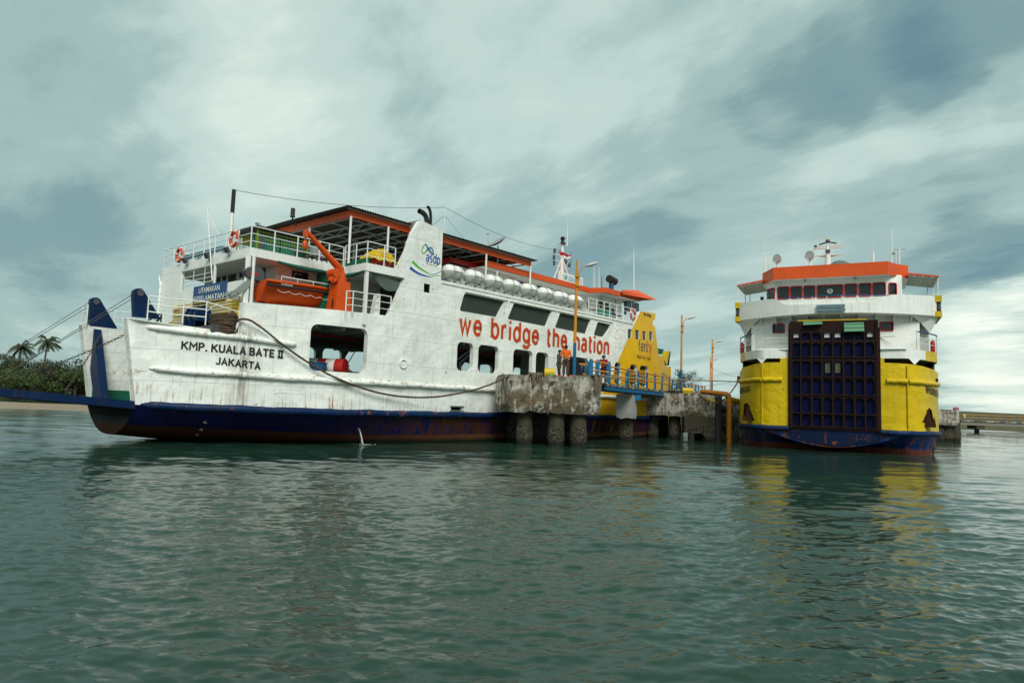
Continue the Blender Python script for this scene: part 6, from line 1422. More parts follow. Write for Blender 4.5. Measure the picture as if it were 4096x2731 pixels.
# ---- wheelhouse
WB0 = 2.0
def whb(t): d = abs(t-TC); return WB0+max(0, d-3.25)*1.25
def whs(x, y): p = solve(x, y, whb); return (p.x, p.z)
sx_, oy = 2.352, 900
def zz6(X, Y): return (2850+X/sx_, oy+Y/sx_)
ww = [(515, 600, 585, 705), (613, 583, 722, 697), (735, 578, 843, 690), (857, 573, 968, 686), (983, 565, 1229, 682), (1243, 555, 1362, 672), (1377, 550, 1494, 668), (1507, 543, 1630, 660), (1660, 548, 1733, 660)]
holes = []
for x0, y0, x1, y1 in ww:
    a, b = whs(*zz6(x0, (y0+y0)/2)), whs(*zz6(x1, y1)); c = whs(*zz6(x0, y1)); d = whs(*zz6(x1, y0)); holes.append(rrect(a[0], b[0], (b[1]+c[1])/2, (a[1]+d[1])/2, .09))
H0, H1 = TC-3.72, TC+3.72
plate('wheelhouse_front', [(H0, 7.95), (H1, 7.95), (H1, 10.35), (H0, 10.35)], holes, [M_white2], yf, lambda t, z: (t, whb(t), z), (0, .1, 0), grid=.5)
for R in holes: wframe(R, whb, 'wheelhouse_window')
m = MB(); m.box(H0, H0+.1, whb(H0), 6.6, 7.9, 10.3); m.box(H1-.1, H1, whb(H1), 6.6, 7.9, 10.3); m.box(H0, H1, 6.5, 6.6, 7.9, 10.3); m.build('wheelhouse_side', M_white2, yf)
c = FB.side(*zz6(1106, 622), WB0-.02); m = MB(); m.tube([(c.x+.13*math.cos(q), WB0-.02, c.z+.13*math.sin(q)) for q in np.linspace(0, 6.283, 17)[:-1]], .022, 5, closed=True); m.bar((c.x-.13, WB0-.02, c.z), (c.x+.13, WB0-.02, c.z), .03); m.build('clear_view_screen', M_rail, yf)
# orange roof fascia: faceted
def rz(x, y, b): p = FB.side(x, y, b); return p
fb_ = 1.35
TL, TR, BL_, BR_ = [FB.side(x, y, fb_) for x, y in ((3092, 1070), (3552, 1045), (3092, 1119), (3558, 1096))]
zt_, zb_ = (TL.z+TR.z)/2, (BL_.z+BR_.z)/2
pl = [(H0-.35, 6.9), (H0-.35, 3.0), (TL.x-.45, 2.3), (TL.x, fb_), (TR.x, fb_), (TR.x+.45, 2.3), (H1+.35, 3.0), (H1+.35, 6.9)]
m = MB()
for i in range(len(pl)-1):
    (a, b), (c, d) = pl[i], pl[i+1]; m.prism([(a, b, zb_), (c, d, zb_), (c, d, zt_), (a, b, zt_)], (0, .06, 0))
m.prism([(a, b+.03, zt_-.1) for a, b in pl], (0, 0, .04)); m.build('wheelhouse_roof', M_orange, yf)
m = MB(); m.prism([(a, b+.05, zb_+.01) for a, b in pl], (0, 0, .02)); m.build('eaves_lining', M_white2, yf)
# wing canopies with posts
for sg in (-1, 1):
    e = TC+sg*5.55; i_ = TC+sg*4.0; m = MB()
    m.prism([(i_, 2.4, 10.35), (e, 2.4, 10.12), (e, 2.4, 10.20), (i_, 2.4, 10.46)], (0, 3.4, 0)); m.build('wing_canopy', M_orange, yf)
    m = MB()
    for k in range(5): b = 2.5+k*.8; m.bar((i_, b, 10.32), (e, b, 10.08), .05, .07)
    for q in (.2, .5, .8): m.bar((i_+(e-i_)*q, 2.4, 10.31-.23*q), (i_+(e-i_)*q, 5.8, 10.31-.23*q), .05, .06)
    m.prism([(i_, 2.42, 10.33), (e, 2.42, 10.10), (e, 5.8, 10.10), (i_, 5.8, 10.33)], (0, 0, .015)); m.build('canopy_frame', M_lgrey, yf)
    m = MB()
    for b in (2.5, 5.6): m.tube([(e-sg*.05, b, 8.0), (e-sg*.05, b, 10.1)], .03, 6)
    m.tube([(e-sg*.35, 5.6, 8.0), (e-sg*.35, 5.6, 10.1)], .03, 6); m.build('canopy_post', M_rail, yf)
m = MB(); m.box(TC-4.15, TC-3.95, 2.6, 2.7, 8.9, 9.4); m.build('notice_panel', M_black, yf)
# roof gear: mast, searchlights, covered radar, aerials
ZR = zt_-.05
b = FB.side(3312, 1052, 3.5); Mx_ = b.x; zf = lambda y: FB.side(3312, y, 3.5).z
m = MB(); m.tube([(Mx_, 3.5, ZR), (Mx_, 3.5, zf(1020)), (Mx_, 3.5, zf(978))], [.24, .15, .08], 10)
for y, w_ in ((1021, .85), (992, .85), (985, .8)): m.box(Mx_-w_, Mx_+w_, 3.42, 3.58, zf(y)-.03, zf(y)+.03)
m.prism([(Mx_-.75, 3.5, zf(1021)), (Mx_-.1, 3.5, zf(1030)), (Mx_+.1, 3.5, zf(1030)), (Mx_+.75, 3.5, zf(1021))], (0, .05, 0)); mast2 = m.build('signal_mast', M_rail, yf)
m = MB(); m.tube([(Mx_, 3.4, zf(970)), (Mx_, 3.4, zf(962))], .13, 10); m.bar((Mx_-.5, 3.4, zf(978)), (Mx_, 3.4, zf(970)), .08); m.bar((Mx_+.5, 3.4, zf(977)), (Mx_, 3.4, zf(970)), .08); m.cyl((Mx_-.7, 3.4, zf(986)), (Mx_-.7, 3.4, zf(979)), .08); m.box(Mx_-.14, Mx_+.14, 3.28, 3.4, zf(1012), zf(1001)); m.build('navigation_light', M_dkgrey, mast2)
MB().cyl((Mx_, 3.4, zf(962)), (Mx_, 3.4, zf(959)), .12, n=10).build('lamp_lens', M_yelp, mast2)
for x, y, r in ((3110, 1035, .25), (3240, 1022, .26)):
    c = FB.side(x, y, 2.8); m = MB(); m.lathe([(.04, .30), (.20, .26), (r*.86, .08), (r*.92, -.12), (r, -.22), (r*.88, -.20)], c, 'y', 18); sp = m.build('searchlight', M_grey, yf)
    MB().cyl(c+Vector((0, -.18, 0)), c+Vector((0, -.14, 0)), r*.86, n=18).build('lamp_glass', M_glass, sp)
    m = MB(); m.tube([c+Vector((r*1.12*math.cos(q), 0, r*1.12*math.sin(q))) for q in np.linspace(math.pi, 2*math.pi, 9)], .025, 5); m.cyl((c.x, c.y, ZR), (c.x, c.y, c.z-r*1.1), .07, n=8); m.build('yoke', M_rail, sp)
p, q = FB.side(3328, 1050, 3.0), FB.side(3390, 1046, 3.0); m = MB(); m.lathe([(.9, ZR), (.86, ZR+.05), (.60, ZR+.35), (.34, ZR+.52), (.1, ZR+.58)], ((p.x+q.x)/2, 3.0, 0), n=14); m.build('covered_radar', M_gctarp, yf)
for (x, yt, yb, r) in ((3056, 958, 1080, .035), (3060, 1028, 1080, .06), (3074, 1033, 1075, .03), (3493, 1008, 1046, .09), (3493, 965, 1008, .012), (3567, 912, 1047, .05), (3598, 990, 1055, .05), (3585, 1010, 1050, .02), (3072, 905, 1035, .012)):
    b, t_ = FB.side(x, yb, 3.0), FB.side(x, yt, 3.0); MB().tube([(b.x, 3.0, min(b.z, ZR+.1) if yb > 1040 else b.z), (t_.x, 3.0, t_.z)], [r, r*.7], 6).build('whip_aerial', M_rail, yf)
m = MB(); b = FB.side(3597, 998, 3.0); m.bar((b.x-.35, 3, b.z), (b.x+.35, 3, b.z), .03); m.ball((b.x-.3, 3, b.z-.2), .09); m.build('wind_sensor', M_grey, yf)
for x, y in ((3220, 1118), (3421, 1107)): c = FB.side(x, y, 1.8); MB().lathe([(.05, .1), (.07, 0), (.07, -.12), (.02, -.18)], c, n=10).build('eaves_lamp', M_grey, yf)
for x, y in ((2977, 1307), (3698, 1291)): c = FB.side(x, y, 2.75); MB().lathe([(.05, .12), (.08, 0), (.08, -.14), (.02, -.2)], c, n=10).build('wall_lamp', M_steel, yf)
p = FB.side(2995, 1395, 2.7); m = MB(); m.tube([p+Vector((.12*math.cos(q), 0, .2*math.sin(q))) for q in np.linspace(0, 6.283, 12)[:-1]], .03, 5, closed=True); m.build('hose_reel', M_dkgrey, yf)
# ================================================================== mooring dolphin, jetty walkway and berth structures
def poly_block(name, base, outline, z0, z1, mat, label, cat, bumpy=.06, group=None, seed=1):
    "concrete cap: outline in world xy, ragged lower edge"
    g = random.Random(seed); c = Vector(base); t = thing(name, label, cat, (c.x, c.y, 0), 0, group)
    P = [Vector((x-c.x, y-c.y)) for x, y in outline]; Q = []
    for i in range(len(P)):
        a, b = P[i], P[(i+1) % len(P)]; k = max(1, int((b-a).length/.3)); Q += [a.lerp(b, j/k) for j in range(k)]
    n = len(Q); L = 7; m = MB(); vs = []; cen = sum(P, Vector((0, 0)))/len(P)
    for j in range(L):
        f = j/(L-1); z = z0+(z1-z0)*f
        for q in Q:
            k = 1+(g.uniform(-.006, .006))-(.03 if j == L-1 else 0)-(.035 if j == 0 else 0); zz = z+(g.uniform(-.10, .06) if j == 0 else (g.uniform(-.025, .015) if j == L-1 else g.uniform(-.02, .02)))
            p = cen+(q-cen)*k; vs.append((p.x, p.y, zz))
    m.add(vs, [(i*n+j, i*n+(j+1) % n, (i+1)*n+(j+1) % n, (i+1)*n+j) for i in range(L-1) for j in range(n)], 0, False)
    m.add(vs[-n:], [tuple(range(n))]); m.add(vs[:n], [tuple(range(n))[::-1]])
    m.build('concrete_cap', mat, t); return t
def pile(t, w, r, z1, seed=0):
    g = random.Random(seed); m = MB(); n = 18; L = 14; o = t.location; vs = []
    for j in range(L):
        z = -1.0+(z1+1.0)*j/(L-1); rr = r*(1.06 if z < .9 else 1.0)*(.90 if z < .15 else 1)
        for i in range(n): q = 2*math.pi*i/n; k = rr*(1+g.uniform(-.03, .05)*(1 if z < 1.2 else .2)); vs.append((w[0]-o.x+k*math.cos(q), w[1]-o.y+k*math.sin(q), z))
    m.add(vs, [(i*n+j, i*n+(j+1) % n, (i+1)*n+(j+1) % n, (i+1)*n+j) for i in range(L-1) for j in range(n)], 0, True); m.build('pile', M_pile, t)
d1 = 34.4; DZ0, DZ1 = 1.70, 3.52
a = on_depth(1980, 1600, d1+.9); b = on_depth(2045, 1600, d1); c = on_depth(2408, 1600, d1); c2 = on_depth(2412, 1600, d1+.9)
dolph = poly_block('mooring_dolphin', ((a.x+c.x)/2, d1+2), [(a.x, a.y), (b.x, b.y), (c.x-.25, c.y), (c.x, c.y+.5), (c2.x, d1+3.9), (c2.x-.5, d1+4.2), (a.x+.4, d1+4.2)], DZ0, DZ1, M_conc, 'large stained concrete mooring dolphin on thick piles, where the fishermen stand', 'mooring dolphin', seed=4)
for i, (x0, x1, Y) in enumerate(((2066, 2129, 35.3), (2193, 2257, 35.1), (2282, 2346, 35.1), (2026, 2086, 37.6), (2131, 2188, 37.4), (2257, 2310, 37.6))):
    p = on_depth((x0+x1)/2, 1700, Y); pile(dolph, (p.x, p.y), (x1-x0)/2*Y/FPX, DZ0+.1, i)
# walkway between the dolphin and the berth platform
WZ = 3.38
n0, n1 = on_level(2425, 1532, WZ), on_level(2690, 1565, WZ)
wd = (n1-n0); wd.z = 0; wl_ = wd.length; FW = Frame((n0.x, n0.y), (wd.x, wd.y)); WW = 1.55
walk = thing('walkway', 'blue steel footbridge with a worn concrete deck between the dolphin and the berth platform', 'footbridge', FW.wld((0, 0, 0)), FW.rz)
MB().box(-.3, wl_+1.2, 0, WW, WZ-.14, WZ).build('deck', M_conc, walk)
M_bblue = paint('bridge blue paint', (.006, .12, .26), .45, .15, .5, (.08, .07, .04), rust=.35, dents=.004)
m = MB()
for w_ in (.04, WW-.14): m.box(-.2, wl_+.4, w_, w_+.03, WZ-.36, WZ-.14); m.box(-.2, wl_+.4, w_-.06, w_+.09, WZ-.39, WZ-.36)
for k in range(8): m.box(.3+k*wl_/8, .36+k*wl_/8, .07, WW-.12, WZ-.33, WZ-.15)
m.build('girder', M_bblue, walk)
M_pyel = plain('rail orange yellow paint', (.56, .22, .012), .45); 
def fence(name, label, frame, pts, tops, wpost, h, rails=(.92, .48), group=None, zb=None, cat='railing'):
    t = thing(name, label, cat, frame.wld((pts[0][0], pts[0][1], 0)), frame.rz, group); o = Vector((pts[0][0], pts[0][1], 0))
    for p in pts:
        m = MB(); z = p[2] if len(p) > 2 else zb; q = Vector((p[0], p[1], z))-o; lean = p[3] if len(p) > 3 else 0
        P = [(-wpost/2, 0), (wpost/2, 0), (wpost/2, h-.05), (wpost*.35, h+.02), (0, h+.05), (-wpost*.35, h+.02), (-wpost/2, h-.05)]
        m.prism([(q.x+x+lean*zz/h, q.y-.03, q.z+zz) for x, zz in P], (0, .07, 0)); m.build('post', M_bblue, t)
    for r in rails:
        m = MB(); m.tube([Vector((p[0]+(p[3] if len(p) > 3 else 0)*r, p[1], (p[2] if len(p) > 2 else zb)+h*r))-o for p in pts], .048, 7); m.build('rail', M_pyel, t)
    return t
def sx(x, y): p = FW.side(x, y, .12); return p.x
near_x = [2436, 2470, 2512, 2552, 2587, 2619, 2647, 2677]
fence('walkway_railing', 'near blue-post railing of the footbridge with orange-yellow pipes', FW, [(sx(x, 1535), .10, WZ-.02, .14 if x == 2647 else 0) for x in near_x], 0, .27, 1.08)
farp = [FW.side(x, 1500, WW-.12).x for x in (2505, 2540, 2571, 2601, 2629)]
fence('walkway_railing', 'far blue-post railing of the footbridge, lower in the view', FW, [(-.2, WW-.12, WZ-.02), (1.0, WW-.12, WZ-.02)]+[(s, WW-.12, WZ-.02) for s in farp]+[(wl_, WW-.12, WZ-.02)], 0, .19, 1.08)
# railing on the dolphin: the two wide posts and the short run to the lamp
FD = Frame((on_depth(2302, 1500, 37.2).x, 37.2), (1, .06))
fx = lambda x, Y: on_depth(x, 1500, Y).x-FD.O.x
fence('dolphin_railing', 'short blue and yellow railing behind the lamp post, a jacket over its end', FD, [(0, 0, DZ1-.03), (fx(2348, 37.4), .1, DZ1-.05)], 0, .22, 1.0, (.86, .30))
fence('dolphin_railing', 'tall blue post pair of railing where the dolphin meets the footbridge', FD, [(fx(2361, 36.6), -.6, DZ1-.08), (fx(2388, 36.8), -.4, DZ1-.1), (fx(2431, 37.6), -.0, DZ1-.14)], 0, .22, 1.12, (.93, .50))
# bridge pier under the walkway
pb = on_depth(2505, 1600, 43.2)
t = poly_block('bridge_pier', (pb.x, 43.2), [(on_depth(2463, 1600, 43).x, 42.9), (on_depth(2524, 1600, 43).x, 42.3), (on_depth(2551, 1600, 43).x, 43.3), (on_depth(2500, 1600, 44).x, 44.4)], 1.45, 2.92, plain('clean grey concrete', (.33, .34, .32), .8, bump=.02), 'clean grey concrete pier block with one round pile under the footbridge', 'bridge pier', seed=2)
p = on_depth(2507, 1700, 43.2); pile(t, (p.x, p.y+.3), .42, 1.5, 20)
m = MB(); q = on_depth(2549, 1580, 43.0)-t.location; m.box(q.x-.25, q.x+.2, q.y-.2, q.y+.6, 2.55, 2.90); m.build('bearing', M_bblue, t)
# berth platform with solid apron
Yp = 46.0; PZ = 3.22
def X(x, Y=Yp): return on_depth(x, 1600, Y).x
plat = poly_block('berth_platform', (X(2720), Yp+2), [(X(2568, 49), 49), (X(2600, 48.6), 48.6), (X(2700, 47.7), 47.7), (X(2872, 45.8), 45.8), (X(2885, 52), 52), (X(2575, 53), 53)], 1.62, PZ, M_conc, 'long stained concrete berth platform between the two ferries', 'berth platform', seed=6)
for i, (x0, x1, Y) in enumerate(((2589, 2634, 49.6), (2676, 2721, 48.6), (2634, 2672, 52), (2778, 2810, 50))): p = on_depth((x0+x1)/2, 1700, Y); pile(plat, (p.x, p.y), (x1-x0)/2*Y/FPX, 1.7, 30+i)
o = plat.location
m = MB(); yp_ = lambda x: 47.7-(x-2700)/172*1.9
ap = lambda x, z: (X(x, yp_(x))-o.x, yp_(x)-.02-o.y, z)
m.prism([ap(2738, 1.65), ap(2872, 1.65), ap(2872, -.6), ap(2826, -.6), ap(2822, .25), ap(2812, .52), ap(2738, .50)], (0, .6, 0)); m.build('apron', M_pile, plat)
# worn yellow stencil marks on the platform edge
m = MB()
g = random.Random(2)
for k in range(26):
    x = 2790+g.uniform(0, 66); z = on_depth(x, g.uniform(1590, 1606), yp_(x)).z; w_ = g.uniform(.05, .14); m.box(X(x, yp_(x))-o.x, X(x, yp_(x))-o.x+w_, yp_(x)-.06-o.y, yp_(x)+.04-o.y, z-.05, z+.06)
m.build('worn_stencil', M_yelp, plat)
# bollards on the platform
def bollard(name, label, loc, r, h, mat, L=None):
    t = thing(name, label, 'bollard', loc, 0, None); m = MB()
    if L: m.cyl((-L/2, 0, r), (L/2, 0, r), r, n=14); m.box(-L/2+.05, L/2-.05, -r*.7, r*.7, 0, r*.6); m.build('bollard_head', mat, t)
    else: m.lathe([(r, 0), (r*.8, .05), (r*.75, h*.5), (r*1.2, h*.75), (r*1.25, h*.92), (r*.8, h), (.02, h*1.02)], n=18); m.build('bollard_head', mat, t)
    return t
p = on_depth(2750, 1560, 47.5); bollard('bollard', 'short thick yellow pipe bollard on the berth platform edge', (p.x, 47.5, PZ), .19, 0, M_yelp, .72)
p = on_depth(2690, 1560, 48.4); t = thing('tyre_fender', 'flat black rubber slab lying on the berth platform by the bollard', 'rubber mat', (p.x+.3, 48.4, PZ)); MB().lathe([(.3, 0), (.62, .0), (.68, .08), (.62, .16), (.3, .16)], n=20).build('tyre', M_black, t)
# yellow pipe fender frame beside the yellow ferry
def yp(pts, r=.18): m = MB(); m.tube(pts, r, 12); return m
p1, p2 = on_depth(2806, 1572, 46.2), on_depth(2905, 1580, 44.6)
t = thing('pipe_fender', 'big yellow pipe frame bending down into the water between platform and yellow ferry', 'pipe fender', (p2.x, p2.y, 0))
q1 = p1-t.location-Vector((0, 0, 0)); m = MB(); zc = on_depth(2905, 1575, 44.6).z
m.tube([(q1.x, q1.y, on_depth(2806, 1566, 46.2).z), (-.2, .1, zc), (.05, .05, zc-.03), (.17, 0, zc-.14), (.2, 0, zc-.35), (.2, 0, -1)], .17, 12); m.build('yellow_pipe', paint('rusting yellow pipe', (.34, .13, .008), .55, .2, .9, (.10, .035, .01), rust=1.0, dents=.01, scale=2, rust_up=.07), t)
MB().tube([(.6, 1.5, zc-.32), (2.2, 3.0, zc-.5)], .2, 10).build('yellow_pipe', M_yelp, t)
# timber and rubber fender columns between pipe and platform, second platform behind
t = poly_block('berth_platform', (on_depth(2935, 1600, 52).x, 53), [(on_depth(2880, 1600, 52).x, 52), (on_depth(3010, 1600, 52).x, 52), (on_depth(3040, 1600, 58).x, 58), (on_depth(2885, 1600, 58).x, 58)], -.6, 2.95, M_conc, 'second concrete platform farther back, half hidden behind the yellow ferry', 'berth platform', seed=12)
m = MB(); x = on_depth(2880, 1600, 45.4); t = thing('fender_column', 'tall black rubber fender column at the corner of the berth platform', 'rubber fender', (x.x, 45.8, 0)); m.box(-.16, .24, -.1, .3, -.6, 3.05); m.build('column', M_black, t)
m = MB(); m.cyl((.3, .1, 2.2), (.95, .1, 2.2), .28, n=14); m.build('rubber_roll', M_black, t); m = MB(); m.cyl((.3, .3, 1.0), (1.0, .3, 1.0), .22, n=14); m.build('rubber_roll', M_black, t)
# far railing on the access jetty beyond the platform
pts = []
for x, y in ((2690, 1519), (2706, 1521), (2722, 1523), (2745, 1523), (2758, 1525), (2772, 1530), (2786, 1534), (2799, 1538), (2809, 1541), (2820, 1545)): p = on_level(x, y, 4.45); pts.append(p)
d = pts[-1]-pts[0]; FJ = Frame((pts[0].x, pts[0].y), (d.x, d.y)); L = [FJ.loc(p) for p in pts]
fence('jetty_railing', 'blue-post railing receding along the access jetty behind the berth platform', FJ, [(L[0].x+(L[-1].x-L[0].x)*i/9, 0, 3.40) for i in range(10)], 0, .20, 1.05, (.90, .25))
jl = (L[-1].x-L[0].x)
t = thing('access_jetty', 'long concrete access jetty deck behind the berth platform', 'jetty', FJ.wld((0, 0, 0)), FJ.rz); MB().box(-.5, jl*2.6, -.2, 3.6, 3.05, 3.38).build('deck', M_conc, t)
for k in range(7):
    o = MB(); o.cyl((1+k*jl*.38, .8, -1), (1+k*jl*.38, .8, 3.05), .35, n=12); o.build('pile', M_pile, t)
# ---- lamp posts
def lamp0(label):
    t = thing('street_lamp', label, 'street lamp', (0, 0, 0), 0, 'yellow harbour lamp posts')
    m = MB(); m.tube([(0, 0, 1.95), (0, 0, 4.2), (0, 0, 6.42)], [.085, .072, .060], 10); m.build('post', M_pyel2, t)
    m = MB(); m.tube([(0, 0, 0), (0, 0, 1.95)], [.095, .088], 10); m.build('painted_foot', M_bblue, t)
    m = MB(); P = [(.10, 0, 4.95), (.10, 0, 5.60), (.15, 0, 5.82), (.25, 0, 6.0), (.38, 0, 6.10), (.54, 0, 6.16)]; m.tube(P, .028, 7); m.build('arm', M_pyel2, t)
    m = MB(); 
    for z in (5.0, 5.5): m.cyl((.04, 0, z), (.04, 0, z+.07), .15, n=10)
    m.build('bracket', M_pyel2, t)
    m = MB(); vs = []
    for i in range(9):
        q = i/8; r = .17*math.sin(math.pi*min(1, .12+q*.86))**.7
        for j in range(10): an = 2*math.pi*j/10; vs.append((.52+.64*q, r*math.cos(an), 6.15+.20*q+r*.62*math.sin(an)))
    m.add(vs, [(i*10+j, i*10+(j+1) % 10, (i+1)*10+(j+1) % 10, (i+1)*10+j) for i in range(8) for j in range(10)], 0, True); m.build('lamp_head', M_lgrey, t)
    return t
M_pyel2 = plain('lamp post orange yellow', (.56, .22, .010), .4)
l = on_depth(2296, 1500, 36.4); lm = lamp0('tall yellow lamp post with a blue foot on the dolphin, nearest and largest'); lm.location = (l.x, 36.4, DZ1-.06)
LA = 'yellow lamp post in front of the casuarinas, tallest of the far ones'
for x, Y, zb, lab in ((2724, 55.5, 3.38, LA), (2848, 73.5, 3.38, 'taller lamp post of the close pair just left of the yellow ferry'), (2841, 98, 3.3, 'thin shorter lamp post of the close pair just left of the yellow ferry')):
    p = on_depth(x, 1560, Y); dup(lm, (p.x, Y, zb), 0, lab)
# flag on the nearest lamp post
fp0 = on_depth(2284, 1010, 36.3); t = thing('flag', 'small red over white flag flying from a staff on the nearest lamp post', 'flag', (fp0.x, 36.3, on_depth(2284, 1060, 36.3).z))
MB().cyl((0, 0, -.2), (0, 0, on_depth(2284, 1008, 36.3).z-t.location.z), .012, n=5).build('staff', M_steel, t)
A, B, C_, D = [on_depth(x, y, 36.3)-t.location for x, y in ((2235, 1004), (2284, 1022), (2284, 1031), (2243, 1035))]
m = MB(); vs = []; NX, NY = 14, 6; zt0 = [on_depth(x, y, 36.3)-t.location for x, y in ((2235, 1004), (2283, 1021))]; zb0 = [on_depth(x, y, 36.3)-t.location for x, y in ((2246, 1033), (2283, 1034))]
for i in range(NX):
    q = i/(NX-1); a, b = zt0[0].lerp(zt0[1], q), zb0[0].lerp(zb0[1], q)
    for j in range(NY): r = j/(NY-1); p = a.lerp(b, r); vs.append((p.x, .06*math.sin(q*9+r*2), p.z+.02*math.sin(q*7)))
for i in range(NX-1):
    for j in range(NY-1): m.add([vs[i*NY+j], vs[i*NY+j+1], vs[(i+1)*NY+j+1], vs[(i+1)*NY+j]], [(0, 1, 2, 3)], 0 if j < 3 and not (i > 9 and j > 1) else 1, True)
m.build('cloth', [plain('flag red', (.42, .01, .02), .7), M_txtwhite], t)
# ---- small things on the dolphin
p = on_depth(2200, 1500, 35.4); bollard('bollard', 'squat yellow mooring bollard on the dolphin beside the small green box', (p.x-.02, 35.6, DZ1-.03), .24, .42, M_yelp, .52)
def simple(name, label, cat, loc, parts, rz=0):
    t = thing(name, label, cat, loc, rz)
    for nm, mb, mt in parts: mb.build(nm, mt, t)
    return t
p = on_depth(2204, 1500, 35.0); simple('tackle_box', 'small bright green plastic tackle box on the dolphin edge', 'tackle box', (p.x, 34.9, DZ1-.02), [('box', MB().box(-.09, .09, -.08, .08, 0, .10), plain('bright green plastic', (.02, .42, .10), .4)), ('lid', MB().box(-.095, .095, -.085, .085, .10, .125), M_txtgreen)])
def rag(name, label, cat, x, w_, h_, col, seed):
    g = random.Random(seed); p = on_depth(x, 1500, 34.8); m = MB()
    for k in range(16): c = (g.uniform(-w_, w_), g.uniform(-.1, .1), g.uniform(0, h_)); m.ball(c, (g.uniform(.03, .07), g.uniform(.03, .06), g.uniform(.012, .03)), 6, 4)
    return simple(name, label, cat, (p.x, 34.9, DZ1), [('cloth', m, cloth(name+' cloth', col))])
rag('crumpled_bag', 'crumpled red and white plastic bag at the feet of the fishermen', 'plastic bag', 2236, .20, .06, (.50, .08, .06), 1); rag('crumpled_bag', 'small pale crumpled bag beside the green tackle box', 'plastic bag', 2217, .08, .08, (.55, .55, .52), 2); rag('crumpled_bag', 'crumpled white bag just right of the orange-shirted man', 'plastic bag', 2286, .07, .10, (.6, .6, .52), 5)
# jacket hung on the railing end
g = random.Random(8); t = thing('jacket', 'black jacket hanging over the end post of the railing by the lamp', 'jacket', (on_depth(2300, 1500, 37.0).x, 36.95, 0)); m = MB(); vs = []; N1, N2 = 12, 14
for i in range(N1):
    q = i/(N1-1); z = DZ1+1.0-q*.95; w0 = .10+.32*q**.7
    for j in range(N2): an = 2*math.pi*j/N2; vs.append((math.cos(an)*w0*(1+.15*math.sin(an*5+q*2)), math.sin(an)*(.10+.05*math.sin(an*4)), z+.03*math.sin(an*3)))
m.add(vs, [(i*N2+j, i*N2+(j+1) % N2, (i+1)*N2+(j+1) % N2, (i+1)*N2+j) for i in range(N1-1) for j in range(N2)], 0, True); m.build('cloth', cloth('black jacket cloth', (.010, .010, .016)), t)
# old rope heaps hanging over the dolphin edge
def ropeheap(name, label, x, seed, w_, drop, n):
    g = random.Random(seed); p = on_depth(x, 1500, d1); t = thing(name, label, 'rope', (p.x, d1-.08, DZ1)); m = MB()
    for k in range(n):
        P = []; a = g.uniform(-w_, w_); b = g.uniform(-w_, w_); dd = drop*g.uniform(.25, 1)
        for q in np.linspace(0, 1, 9): P.append((a+(b*.4-a*.6)*q+g.uniform(-.03, .03), .25*(1-q*3) if q < .33 else -.03+g.uniform(-.05, .01), .10*math.sin(q*9) if q < .33 else .05-dd*(q-.33)/.67))
        m.tube(P, g.uniform(.016, .03), 5)
    for k in range(int(n*.9)):
        c = Vector((g.uniform(-w_*1.2, w_*1.2), g.uniform(.0, .35), .03)); r = g.uniform(.06, .16); m.tube([c+Vector((r*math.cos(q), r*.8*math.sin(q), .05*math.sin(q*2)+g.uniform(0, .08))) for q in np.linspace(0, 6.0, 10)], .022, 5)
    m.build('strands', M_ropeold, t)
ropeheap('old_rope', 'tangled brown rope with a frayed pale tail on the left of the dolphin', 2142, 3, .26, .62, 16); ropeheap('old_rope', 'thick matted bundle of old rope hanging over the right corner of the dolphin', 2392, 7, .22, 1.05, 30)
# ---- far right dolphin and jetty
Yr = 65.0
rd = poly_block('mooring_dolphin', (on_depth(3790, 1700, Yr).x, Yr+2), [(on_depth(3700, 1700, Yr).x, Yr), (on_depth(3838, 1700, Yr).x, Yr), (on_depth(3856, 1700, Yr).x, Yr+1.5), (on_depth(3856, 1700, Yr).x, Yr+4), (on_depth(3700, 1700, Yr).x, Yr+4)], 1.55, 3.0, M_conc, 'dark concrete mooring dolphin behind the right side of the yellow ferry', 'mooring dolphin', seed=9)
for i, (x, Y) in enumerate(((3783, 66), (3815, 66.3), (3750, 66))): p = on_depth(x, 1700, Y); pile(rd, (p.x, p.y), .55, 1.6, 50+i)
t = thing('orange_buoy', 'small pinkish float lying on top of the dark right dolphin', 'float', (on_depth(3819, 1640, Yr+1).x, Yr+.8, 3.0)); MB().lathe([(.02, 0), (.25, .02), (.28, .12), (.18, .25), (.02, .30)], n=12).build('float_body', plain('faded pink plastic', (.35, .10, .12), .5), t)
Yj = 118.0; z_ = lambda x, y: on_depth(x, y, Yj).z
xa, xb = on_depth(3845, 1690, Yj).x, on_depth(4400, 1700, Yj).x
jz1, jz0 = z_(3970, 1683.5), z_(3970, 1703)
far_j = thing('far_jetty', 'long thin concrete jetty crossing the right edge of the view beyond the dolphin', 'jetty', (xa, Yj, 0)); o = MB(); o.box(0, xb-xa+20, 0, 3, jz1-.25, jz1); o.build('deck', M_conc, far_j); o = MB(); o.box(0, xb-xa+20, .15, .45, jz0, jz1-.25); o.box(0, xb-xa+20, 2.4, 2.8, jz0, jz1-.25); o.build('girder', plain('tan concrete girder', (.20, .19, .16), .85), far_j)
for x in (3926, 4180): c = on_depth(x, 1720, Yj).x-xa; o = MB(); o.box(c-.72, c+.72, .2, 2.6, jz0-.65, jz0); o.cyl((c, 1.2, -1), (c, 1.2, jz0-.6), .38, n=14); o.build('pier', M_pile, far_j)
FR2 = Frame((xa, Yj+.2), (1, 0)); xs_ = [on_depth(x, 1680, Yj).x-xa for x in (3869, 3919, 3973, 4026, 4080, 4134)]
fence('jetty_railing', 'thin blue and yellow railing on the far right jetty', FR2, [(xs_[0]+(xs_[1]-xs_[0])*i, 0, jz1, (.3 if i == 3 else 0)) for i in range(9)], 0, .13, 1.0, (.95, .45))
